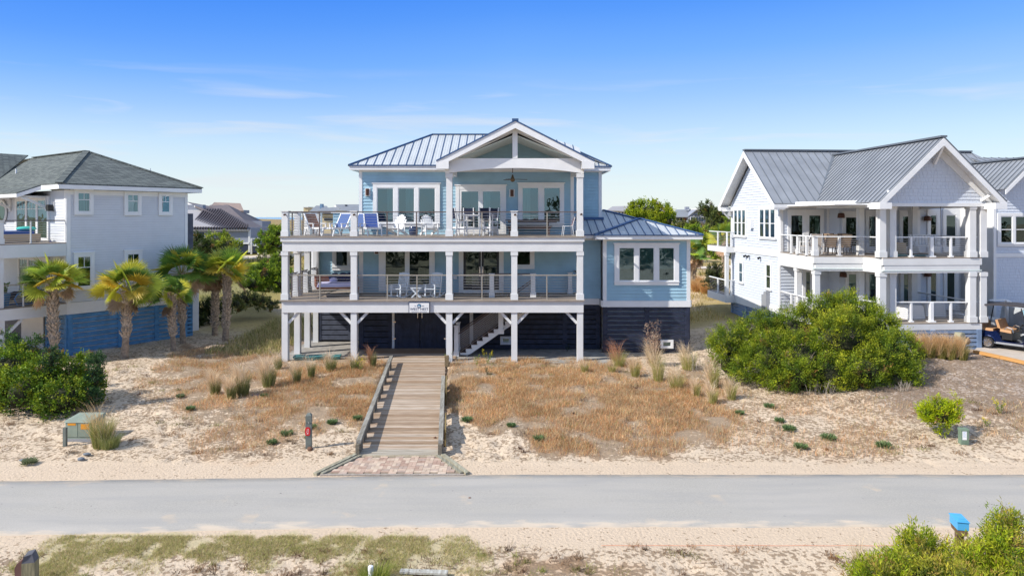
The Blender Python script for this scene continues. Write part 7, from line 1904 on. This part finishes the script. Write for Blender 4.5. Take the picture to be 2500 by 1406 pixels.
# ------------------------------------------------------------------ palms
def palm(label, px_, py_, d, top_px, crown_r, yellow=.3, trunk_w=.30, nfr=26, dead=5, seed=1, boots=(.35,1.0), group='cabbage palms beside the grey house'):
    r0 = random.Random(seed); x_, y_ = (px_-CX)*d/FP, d; zg_ = g1(x_, y_); zt = CH-(top_px-CY)*d/FP
    e = empty('cabbage_palm', (x_, y_, zg_), 0, label, 'palm tree', group)
    H_ = zt-zg_; mb = MB(); bend = r0.uniform(-.12,.12)
    def ctr(t): return Vector((x_+bend*math.sin(t*2.2), y_+bend*.5*t, zg_-.1+(H_+.1)*t))
    N = 9
    for k in range(N):
        t0, t1 = k/N, (k+1)/N; mb.cyl(ctr(t0), ctr(t1), trunk_w/2*(1.15-.25*min(1,t0*4)), trunk_w/2*(1.15-.25*min(1,t1*4)), n=12, cap=False)
    tk = mb.build('trunk', M_BARK, e, smooth=True)
    mb = MB(); zz = boots[0]; k = 0
    while zz < boots[1]:
        for j in range(6):
            a = j*PI/3+(k%2)*PI/6+r0.uniform(-.15,.15); c = ctr(zz); R0 = trunk_w/2*.9; dv = Vector((math.cos(a), math.sin(a), 0)); sd_ = Vector((-math.sin(a), math.cos(a), 0))
            hh = .20+r0.uniform(-.02,.08); o2 = r0.uniform(.05,.17); w_ = .070
            b0_ = c+dv*R0; tp = c+dv*(R0+o2)+Vector((0,0,hh))+sd_*r0.uniform(-.05,.05)
            mb.add([b0_-sd_*w_, b0_+sd_*w_, tp+sd_*w_*.35, tp-sd_*w_*.35, b0_-sd_*w_*.8+Vector((0,0,.08))-dv*.03, b0_+sd_*w_*.8+Vector((0,0,.08))-dv*.03, tp+sd_*w_*.3-dv*.03, tp-sd_*w_*.3-dv*.03], [(0,1,2,3),(7,6,5,4),(0,4,5,1),(2,6,7,3),(1,5,6,2),(0,3,7,4)])
        zz += .085/max(H_,1)*1.05; k += 1
    if mb.f: mb.build('leaf_bases', mat('leaf_base_brown', S(184,166,146), .85, var=.4, vscale=11), e)
    top = ctr(1.0)
    def fronds(n, e0, e1, cols, Lr, droop, name, stalk):
        Vs, Fs, Cs = [], [], []; nv = 0; sm = MB()
        for i in range(n):
            az = 2*PI*(i*.618+r0.random()*.12); el_ = e0+(e1-e0)*(i/max(1,n-1))+r0.uniform(-.12,.12)
            dv = Vector((math.cos(az)*math.cos(el_), math.sin(az)*math.cos(el_), math.sin(el_))); Lp_ = crown_r*r0.uniform(.48,.70)*Lr
            hub = top+dv*Lp_+Vector((0,0,-.05*Lp_)); sm.cyl(top+dv*.05, hub, .016, .010, n=4)
            side = dv.cross(Vector((0,0,1)));
            if side.length < .1: side = Vector((1,0,0))
            side.normalize(); nrm = side.cross(dv).normalized(); rl_ = r0.uniform(-1.15,1.15); side, nrm = side*math.cos(rl_)+nrm*math.sin(rl_), nrm*math.cos(rl_)-side*math.sin(rl_); dv = (dv+Vector((0,0,r0.uniform(-.75,.1)))).normalized(); side = (side-dv*side.dot(dv)).normalized(); nrm = side.cross(dv).normalized(); base = np.array(cols[r0.randrange(len(cols))])*r0.uniform(.65,1.35)
            nl = 38; Lb = crown_r*r0.uniform(.46,.62)*Lr
            for q in range(nl):
                th = (q/(nl-1)-.5)*R(215); ll = Lb*(.62+.38*math.cos(th*.62))*r0.uniform(.9,1.06)
                dd = (dv*math.cos(th)+side*math.sin(th)).normalized(); fold = nrm*(.18*(1 if q % 2 else -1)*.3)
                m1 = hub+dd*ll*.55+nrm*.06+fold*.1; m1.z -= droop*ll*.12
                tp = hub+dd*ll; tp.z -= droop*ll*(.02+.20*r0.random())
                wv = dd.cross(nrm).normalized()*(.025*crown_r/1.3); tw = nrm*(.012 if q%2 else -.012)
                vs = [hub-wv*.35, hub+wv*.35, m1+wv+tw, m1-wv-tw, tp]
                Vs += [tuple(v) for v in vs]; Fs += [(nv,nv+1,nv+2),(nv,nv+2,nv+3),(nv+3,nv+2,nv+4)]; nv += 5
                c_ = base*r0.uniform(.85,1.15); tipc = c_*.7+np.array(S(220,205,110))*.3 if yellow > .4 else c_
                Cs += [c_, c_, c_, c_, tipc]
        npmesh(name, Vs, Fs, M_FROND, col=np.array(Cs), parent=e)
        sm.build(stalk, mat('frond_stalk', S(168,160,96) if name == 'crown' else S(150,125,95), .6), e)
    g_ = [S(116,150,66), S(140,170,72), S(98,130,62)]; yl = [S(190,196,66), S(206,200,72), S(166,184,62), S(214,184,66)]
    cols = g_*3+yl*(1 if yellow < .2 else 2 if yellow < .5 else 4)
    fronds(nfr+6, 1.35, -.10, cols, 1.0, .8, 'crown', 'frond_stalks')
    if dead: fronds(dead, -.5, -.95, [S(190,156,126), S(204,170,136), S(160,132,108)], .8, 1.3, 'dead_fronds', 'dead_stalks')
palm('palm with yellow-green crown standing nearest the grey house porch, first from left', 135, 885, 31.4, 694, 1.30, .6, .34, 22, 2, 1, (.25,.98))
palm('wide-crowned palm with brown hanging fronds against the blue slats, second from left', 303, 878, 32.1, 710, 1.50, .5, .33, 24, 4, 2, (.33,.98))
palm('short young palm with narrow trunk, third from left in front of the paired palms', 424, 858, 33.9, 726, 1.05, .1, .25, 12, 2, 3, (.3,.98))
palm('dark green palm behind the short young one, fourth from left', 447, 826, 35.6, 668, 1.5, .1, .29, 22, 5, 4, (.3,.98))
palm('dark palm with a shaggy brown skirt half hidden behind the rightmost palm', 524, 812, 38.2, 668, 1.3, .05, .30, 18, 12, 5, (.15,.98))
palm('tall rightmost palm with bright yellow-tipped crown on long bare stalks', 550, 828, 36.6, 668, 1.5, .5, .32, 19, 1, 6, (.2,.95))
# background palm trunk seen through the rear balcony, spiky palm by the wing corner
palm('distant palm seen through the rear balcony of the shingled house', 1772, 700, 62, 590, 1.8, .2, .5, 16, 3, 8, (.2,.9), 'palms behind the houses')
palm('dark slim palm close behind the right corner of the blue house', 1688, 702, 58, 622, 1.5, .05, .8, 14, 8, 9, (.1,.9), 'palms behind the houses')

# ------------------------------------------------------------------ shrubs and trees behind the houses
BK = [(.17,.28,.03),(.24,.36,.03),(.30,.40,.035),(.12,.20,.03)]; BKY = [(.28,.33,.04),(.34,.36,.07),(.19,.25,.03)]
K = dict(core=.62, per=36)
def bush(lb, base, n, seed, cols, leaf, dn, name='background_shrub', cat='shrub', grp=None, rad=None, sm=(8,16), **kw):
    d = base[0][2]; s_ = d/FP
    shrub(name, lb, cat, lumpy(base, n, seed, sm), grp, cols=cols, leaf=(leaf, leaf*.42), dens_=dn, rad=rad or 4.5*s_, **{**K, **kw})
GB = 'shrubs and trees behind the houses'
bush('bright green rounded hedge-like shrub just left of the blue house porch posts', [(640,680,47,36,32),(672,665,48,30,34),(615,695,46,20,20),(690,690,47,30,26)], 6, 21, BK, .16, 6, grp=GB, up=1.2)
bush('wispy olive scrub filling the gap between the palms and the blue house', [(600,735,44,30,10),(570,750,43,26,9),(640,745,44,26,8),(655,700,50,30,10)], 5, 34, [(.20,.22,.08),(.26,.26,.12),(.14,.18,.05)], .14, 8, grp=GB)
bush('grey-green low scrub behind the bright hedge-like shrub', [(655,648,56,28,10),(690,640,57,30,14),(620,655,55,22,8)], 4, 22, [(.14,.16,.07),(.17,.18,.09)], .16, 5, grp=GB)
bush('round green bush before the brown-roofed far house', [(535,592,88,32,20),(555,605,86,26,16),(510,605,88,22,16)], 5, 23, BK+BKY, .26, 2.2, grp=GB)
bush('dark green bush in the shade of the grey house rear addition', [(480,604,84,26,18),(500,612,82,24,14)], 5, 24, [(.04,.07,.015),(.06,.09,.02)], .26, 2.2, grp=GB)
bush('dense green shrub right of the brown-roofed far house', [(665,590,92,34,28),(690,580,94,26,26),(650,600,90,20,18)], 6, 25, BK, .28, 2.0, grp=GB)
bush('dark shrub low beside the rightmost palm', [(490,770,42,26,30),(520,765,42,20,24),(475,790,41,16,16)], 4, 26, [(.04,.06,.02),(.06,.08,.025)], .13, 8, grp=GB)
bush('large spiky-topped cedar group rising above the blue house wing roof', [(1555,522,120,22,22),(1585,518,120,28,24),(1612,528,120,26,22),(1632,540,118,14,18),(1545,535,119,14,16),(1570,540,118,40,18)], 9, 27, [(.13,.22,.012),(.20,.29,.015),(.27,.33,.02)], .34, 1.6, name='cedar_tree', cat='tree', grp=GB, sm=(5,10), spiky=.8, up=1.2)
bush('round dark tree right of the far grey gabled house', [(1725,520,150,16,12),(1742,530,148,18,14),(1755,545,145,16,14)], 6, 28, [(.08,.11,.03),(.11,.14,.04)], .4, 1.1, name='background_tree', cat='tree', grp=GB)
bush('yellow-green thicket below the far grey gabled house', [(1700,582,95,30,18),(1735,588,92,34,22),(1770,590,88,26,32),(1690,596,92,22,18),(1720,600,90,30,18),(1755,610,86,26,18),(1785,572,92,20,30)], 8, 29, BKY+BK[:2], .26, 2.4, grp=GB)
bush('paler scrub bank right below the far grey gabled house walls', [(1660,556,140,26,5),(1700,557,140,30,6),(1640,560,140,20,6)], 4, 30, [(.15,.17,.06),(.12,.15,.04)], .36, 1.2, grp=GB)
bush('small dark cone-shaped evergreen near the rear balcony', [(1745,690,50,14,24),(1742,668,50,9,18),(1752,705,50,16,14)], 4, 31, [(.05,.07,.03),(.07,.09,.04)], .14, 7, grp=GB, spiky=.6)
bush('tiny rounded green bush beside the sandy lane', [(1752,618,70,9,9),(1745,622,70,6,6)], 3, 32, BK, .2, 4, grp=GB)
bush('green thicket seen beyond the wing corner at left of the lane', [(1690,602,80,12,16),(1695,580,84,14,20)], 4, 33, BK, .24, 3, grp=GB)
for k, (px_, py_, d, w_) in enumerate(((1700,655,52,30),(1722,660,51,26),(1712,645,54,30))):
    clump('ochre_grass_clump', ('ochre ornamental grass clump by the lane, left one','ochre ornamental grass clump by the lane, nearest one','ochre ornamental grass clump by the lane, farthest one')[k], 'ochre grass clumps by the lane', px_, py_, 34, 40, .6, [S(190,142,84), S(206,160,100)], [S(220,176,120)], nb=900, d=d)

# scrub behind the photographer, seen only in the windows' reflections
L9 = []
r9 = random.Random(4)
for k in range(34):
    x_ = -85+k*5.2+r9.uniform(-2,2); L9.append((x_, -38+r9.uniform(-6,6), 2.5, r9.uniform(3.2,5.5), 3.5, r9.uniform(3.2,7.0)))
P = []; V9, F9 = [], []
e9 = None
cen = []
for (x_,y_,z_,a,b_,c) in L9:
    u = RNG.normal(size=(700,3)); u /= np.linalg.norm(u,axis=1)[:,None]; P.append(np.array([x_,y_,z_])+u*np.array([a,b_,c])*RNG.uniform(.8,1.1,(700,1)))
P = np.concatenate(P); D = RNG.normal(size=P.shape); D /= np.linalg.norm(D,axis=1)[:,None]
V, F = rhomb(P, D, np.full(len(P),1.0), np.full(len(P),.55))
mb = MB(); 
for (x_,y_,z_,a,b_,c) in L9: mb.ell((x_,y_,z_), a*.85, b_*.85, c*.85, 12, 8, .1)
tag(npmesh('thicket', V, F, M_LEAF, col=np.repeat(colmix([(.05,.07,.025),(.08,.10,.035),(.06,.07,.03)], len(P)), 4, 0)), 'dark scrub and trees across the road, mirrored in the windows', 'thicket', kind='stuff')

for nm, lumps_, n_ in (('juniper_shrub', L1, 26),):
    par = bpy.data.objects['juniper_shrub']
    mb = MB(); rt = random.Random(9)
    for k in range(n_):
        l = lumps_[rt.randrange(19)]; a = rt.uniform(PI, 2*PI); e_ = rt.uniform(.1, 1.2)
        d_ = Vector((math.cos(a)*math.cos(e_), math.sin(a)*math.cos(e_), math.sin(e_))); c_ = Vector(l[:3])+Vector((d_.x*l[3], d_.y*l[4], d_.z*l[5]))*.85
        t_ = c_+d_*rt.uniform(.25,.5)+Vector((rt.uniform(-.1,.1),0,.1)); mb.cyl(c_, t_, .012, .004, n=4)
        for j in range(3): v = c_.lerp(t_, rt.uniform(.4,.9)); mb.cyl(v, v+Vector((rt.uniform(-.15,.15), rt.uniform(-.1,.1), rt.uniform(.05,.2))), .006, .002, n=4)
    mb.build('dead_twigs', mat('dead_twig_grey', S(150,135,120), .85), par)
# ------------------------------------------------------------------ houses far behind
M_FW = mat('far_grey_wall', S(142,147,160), .8, var=.05); M_FTAN = mat('far_tan_wall', S(206,188,150), .8, var=.06); M_FWH = mat('far_white_wall', S(215,215,215), .8)
M_FRB = mat('far_brown_roof', S(112,104,106), .9, var=.1, vscale=2); M_FRG = mat('far_grey_roof', S(128,132,138), .9, var=.06, vscale=2); M_FRT = mat('far_tan_roof', S(148,130,120), .9, var=.08); M_FRM = mat('far_pale_metal', S(158,155,156), .8, var=.04); M_FSEAM = mat('far_dark_seam', S(70,62,66), .6)
M_FWIN = mat('far_window', (.03,.05,.08), .15); M_FNAVY = mat('far_dark_opening', (.02,.03,.06), .7)
def fbox(name, e, m, px0, px1, py0, py1, d, dep, lift=0):
    a = at(px0, py0, d); b_ = at(px1, py1, d); mb = MB(); mb.box(a.x, b_.x, d, d+dep, b_.z, a.z); return mb.build(name, m, e)
def fpoly(name, e, m, pts, th=.25):
    mb = MB(); mb.slab([at(*p) for p in pts], (0, 0, -th)); return mb.build(name, m, e)
def fwin_(e, px0, px1, py0, py1, d):
    a = at(px0-1.2, py0-1.2, d-.05); b_ = at(px1+1.2, py1+1.2, d-.05); mb = MB(); mb.box(a.x, b_.x, d-.10, d-.02, b_.z, a.z); w_ = mb.build('window', M_FWH, e)
    a = at(px0, py0, d); b_ = at(px1, py1, d); mb = MB(); mb.box(a.x, b_.x, d-.14, d-.101, b_.z, a.z); mb.build('pane', M_FWIN, w_)
def fh(label, px, d): x_ = (px-CX)*d/FP; return empty('distant_house', (x_, d, g1(x_, d)), 0, label, 'house', 'houses far behind')
# brown-roofed house left
e = fh('far grey house with brown and pale ribbed metal roofs, left of the blue house', 560, 96)
fbox('wall', e, M_FW, 467, 607, 559, 618, 96, 10); fbox('wall', e, M_FW, 607, 612, 556, 618, 96.5, 14); fbox('trim', e, M_FWH, 606, 610, 560, 616, 95.9, .3); fbox('trim', e, M_FWH, 575, 608, 592, 596, 95.8, .15)
fbox('carport_opening', e, M_FNAVY, 577, 604, 597, 617, 95.9, .2)
mb = MB(); mb.mat(0); mb.slab([at(466,560,95.5), at(608,560,95.5), at(552,536,101), at(500,515,105), at(452,515,105), at(452,548,96)], (0,0,-.2))
mb.mat(1)
for k in range(22):
    p0 = at(462+k*6.6,559.5,95.4); p1x = 476+k*6.6; 
    t = 1.0 if p1x+24 < 503 else max(.1, (608-(462+k*6.6))/108); q0 = at(462+k*6.6+38*min(t,1), 559.5-43*min(t,1), 95.4+9.6*min(t,1)); mb.bar(p0+Vector((0,0,.08)), q0+Vector((0,0,.35)), .2, .3)
mb.build('metal_roof', [M_FRM, M_FSEAM], e)
fpoly('brown_roof', e, M_FRB, [(452,492,108),(608,559.5,95.6),(645,556,108),(590,527,112),(515,500,112),(510,503,112)])
fpoly('brown_roof', e, M_FRB, [(510,503,110),(555,500,111),(642,540,118),(600,541,106)]); fbox('wall', e, M_FW, 612, 640, 540, 556, 110, 4)
fbox('gable_wall', e, M_FW, 452, 495, 500, 514, 106, 1); fbox('trim', e, M_FWH, 452, 498, 513, 515, 105.8, .3)
mb = MB(); mb.slab([at(452,492,107.5),at(500,513,104.6),at(500,515,104.6),at(452,497,107.5)], (0,-.1,0)); mb.build('trim', M_FWH, e)
fwin_(e, 488, 500, 566, 580, 96); fwin_(e, 532, 544, 566, 576, 96)
fpoly('skylight', e, M_FWIN, [(543,525,104),(560,530,103),(553,534,101.6),(540,529,103)], .1); fpoly('skylight', e, M_FWIN, [(527,535,100.6),(541,535,100.2),(537,541,98.4),(526,541,98.6)], .1)
fbox('cupola_wall', e, M_FW, 570, 592, 513, 521, 114, 3); fpoly('cupola_roof', e, M_FRT, [(512,505,113),(523,494,118),(587,496.5,118),(595,514,113),(575,515,113)])
fbox('balcony', e, M_FWH, 614, 645, 597, 601, 95, 6); fbox('balcony_opening', e, M_FNAVY, 616, 640, 602, 617, 96, 1); fbox('sliding_window', e, M_FWIN, 622, 636, 562, 582, 100, .2)
for px_ in (613, 630, 643): fbox('balcony_post', e, M_FWH, px_-1.5, px_+1.5, 582 if px_ != 630 else 580, 621, 94.9, .3)
fbox('balcony_rail', e, M_FWH, 614, 644, 582, 583.5, 94.9, .2)
# tan house and grey roofs left-behind the blue house
e = fh('far tan house with dark window band seen over the upper deck railing', 800, 82)
fbox('wall', e, M_FTAN, 782, 816, 514, 600, 82, 9); fbox('window', e, M_FWIN, 791, 812, 533, 538, 81.9, .2); fbox('window', e, M_FWIN, 797, 814, 520, 522, 81.9, .2); fbox('trim', e, M_FTAN, 780, 818, 524, 527, 81.6, .4); fpoly('roof', e, M_FRG, [(776,515,81),(820,515,81),(808,507,86),(786,507,86)])
e = fh('far house with grey hip roof and blue-grey flue above the lounger', 785, 100)
fbox('wall', e, M_FW, 762, 805, 515, 600, 100, 8); fpoly('roof', e, M_FRG, [(755,516,99),(806,516,99),(798,503,104),(772,502,104)]); fbox('flue', e, mat('blue_grey_flue', S(110,140,170), .5), 781, 786, 498, 512, 99, 1)
e = fh('far house with broad grey gable roof beside the blue house corner', 850, 90)
fbox('wall', e, M_FWH, 815, 900, 516, 600, 90, 10); fpoly('roof', e, M_FRG, [(836,516.5,88),(895,517,88),(890,499,95),(820,499.5,95)]); fpoly('rake_trim', e, M_FWH, [(818,501.5,94.8),(836,517,87.8),(833,517.5,87.8),(816,503,94.8)], .3); fpoly('roof', e, M_FRG, [(805,507,91),(817,516,88),(834,516,88),(822,505,91)]); fbox('vent', e, M_FNAVY, 842, 846, 500, 503, 93, .5)
e = fh('far cream boxy chimney cap left of the grey hip roof', 747, 130); fbox('chimney', e, M_FTAN, 741, 752, 507, 600, 130, 3); fbox('cap', e, M_FWH, 740, 753, 505, 507, 129.8, 3.4)
# gabled grey house right
e = fh('far grey house with arched gable window behind the cedar group', 1690, 200)
fbox('wall', e, M_FW, 1680, 1724, 528, 575, 200, 12); fbox('wall', e, M_FW, 1643, 1680, 527, 575, 203, 8); fbox('wall', e, mat('far_blue_grey_wall', S(104,118,130), .8), 1724, 1745, 527, 575, 204, 8)
mb = MB(); mb.slab([at(1680,528.5,200),at(1724,528.5,200),at(1703,511,200)], (0,12,0)); mb.build('gable', M_FW, e)
fpoly('roof', e, M_FRG, [(1641,529,201),(1678,529,200),(1703,509.5,199),(1700,511,210),(1650,512,210)]); mb = MB(); mb.slab([at(1703,509.5,198.5),at(1726,527.5,198.5),at(1726,529.5,198.5),at(1703,512,198.5)], (0,12,0)); mb.build('roof_edge', M_FWH, e)
fpoly('roof', e, M_FRG, [(1724,527,203),(1746,528,203),(1735,523,208),(1724,523,208)])
fbox('window', e, M_FWH, 1685.5, 1718.5, 529, 542.5, 199.8, .2)
for k in range(5): fbox('pane', e, M_FWIN, 1686.8+k*6.4, 1691.6+k*6.4, 530.2, 541.3, 199.6, .1)
mb = MB(); mb.slab([at(1692,528,199.8),at(1712,528,199.8),at(1702,519.5,199.8)], (0,.1,0)); mb.build('gable_window', M_FWH, e)
for s_ in (0,1): mb = MB(); a = 1693.6+s_*8.6; mb.slab([at(a,527.2,199.7),at(a+7.4,527.2,199.7),at(a+(6.9 if s_ == 0 else .5),521.4,199.7)], (0,-.1,0)); mb.build('gable_pane', M_FWIN, e)
fbox('chimney', e, M_FW, 1674, 1683, 505, 512, 206, 1.5); fbox('porch_opening', e, M_FNAVY, 1652, 1679, 531, 538, 202.7, .3); fbox('porch_rail', e, M_FWH, 1652, 1680, 539.5, 541, 200, .2); fbox('red_door', e, mat('far_red_door', S(150,70,60), .6), 1669, 1678, 531, 539, 202.5, .2); fbox('porch_wall', e, M_FTAN, 1642, 1652, 539, 552, 201, 1)
e = fh('far pale-roofed house behind the blue wing roof, left of the cedars', 1510, 180)
fbox('wall', e, M_FWH, 1496, 1545, 515, 560, 180, 8); fpoly('roof', e, M_FRM, [(1482,513,179),(1548,516,179),(1530,503,186),(1495,504,186)])
for k in range(3): fwin_(e, 1502+k*8, 1506+k*8, 518, 522, 180)
e = fh('far white gable tip and thin chimney just right of the cedars', 1638, 240); fbox('chimney', e, M_FWH, 1633, 1638, 505, 530, 240, 2); mb = MB(); mb.slab([at(1626,528,241),(at(1655,528,241)),at(1640,508,241)], (0,6,0)); mb.build('gable', M_FWH, e)
e = fh('far white house with steep dark rafters beside the shingled house gable', 1775, 150)
fbox('wall', e, M_FWH, 1762, 1800, 515, 560, 150, 8); mb = MB(); mb.slab([at(1752,527,149),at(1772,505,149),at(1800,530,149)], (0,8,0)); mb.build('gable', M_FWH, e); mb = MB(); mb.bar(at(1772,504,148.8), at(1752,528,148.8), .4, .3); mb.bar(at(1772,504,148.8), at(1802,530,148.8), .4, .3); mb.build('rafter', M_FNAVY, e)

# text to mesh so that every object is plain geometry
dg = bpy.context.evaluated_depsgraph_get()
for t in [o for o in bpy.data.objects if o.type == 'FONT']:
    me = bpy.data.meshes.new_from_object(t.evaluated_get(dg)); mt = t.data.materials[0]
    n = bpy.data.objects.new('lettering', me); C.objects.link(n); n.parent = t.parent; n.matrix_basis = t.matrix_basis.copy()
    if not me.materials: me.materials.append(mt)
    bpy.data.objects.remove(t)
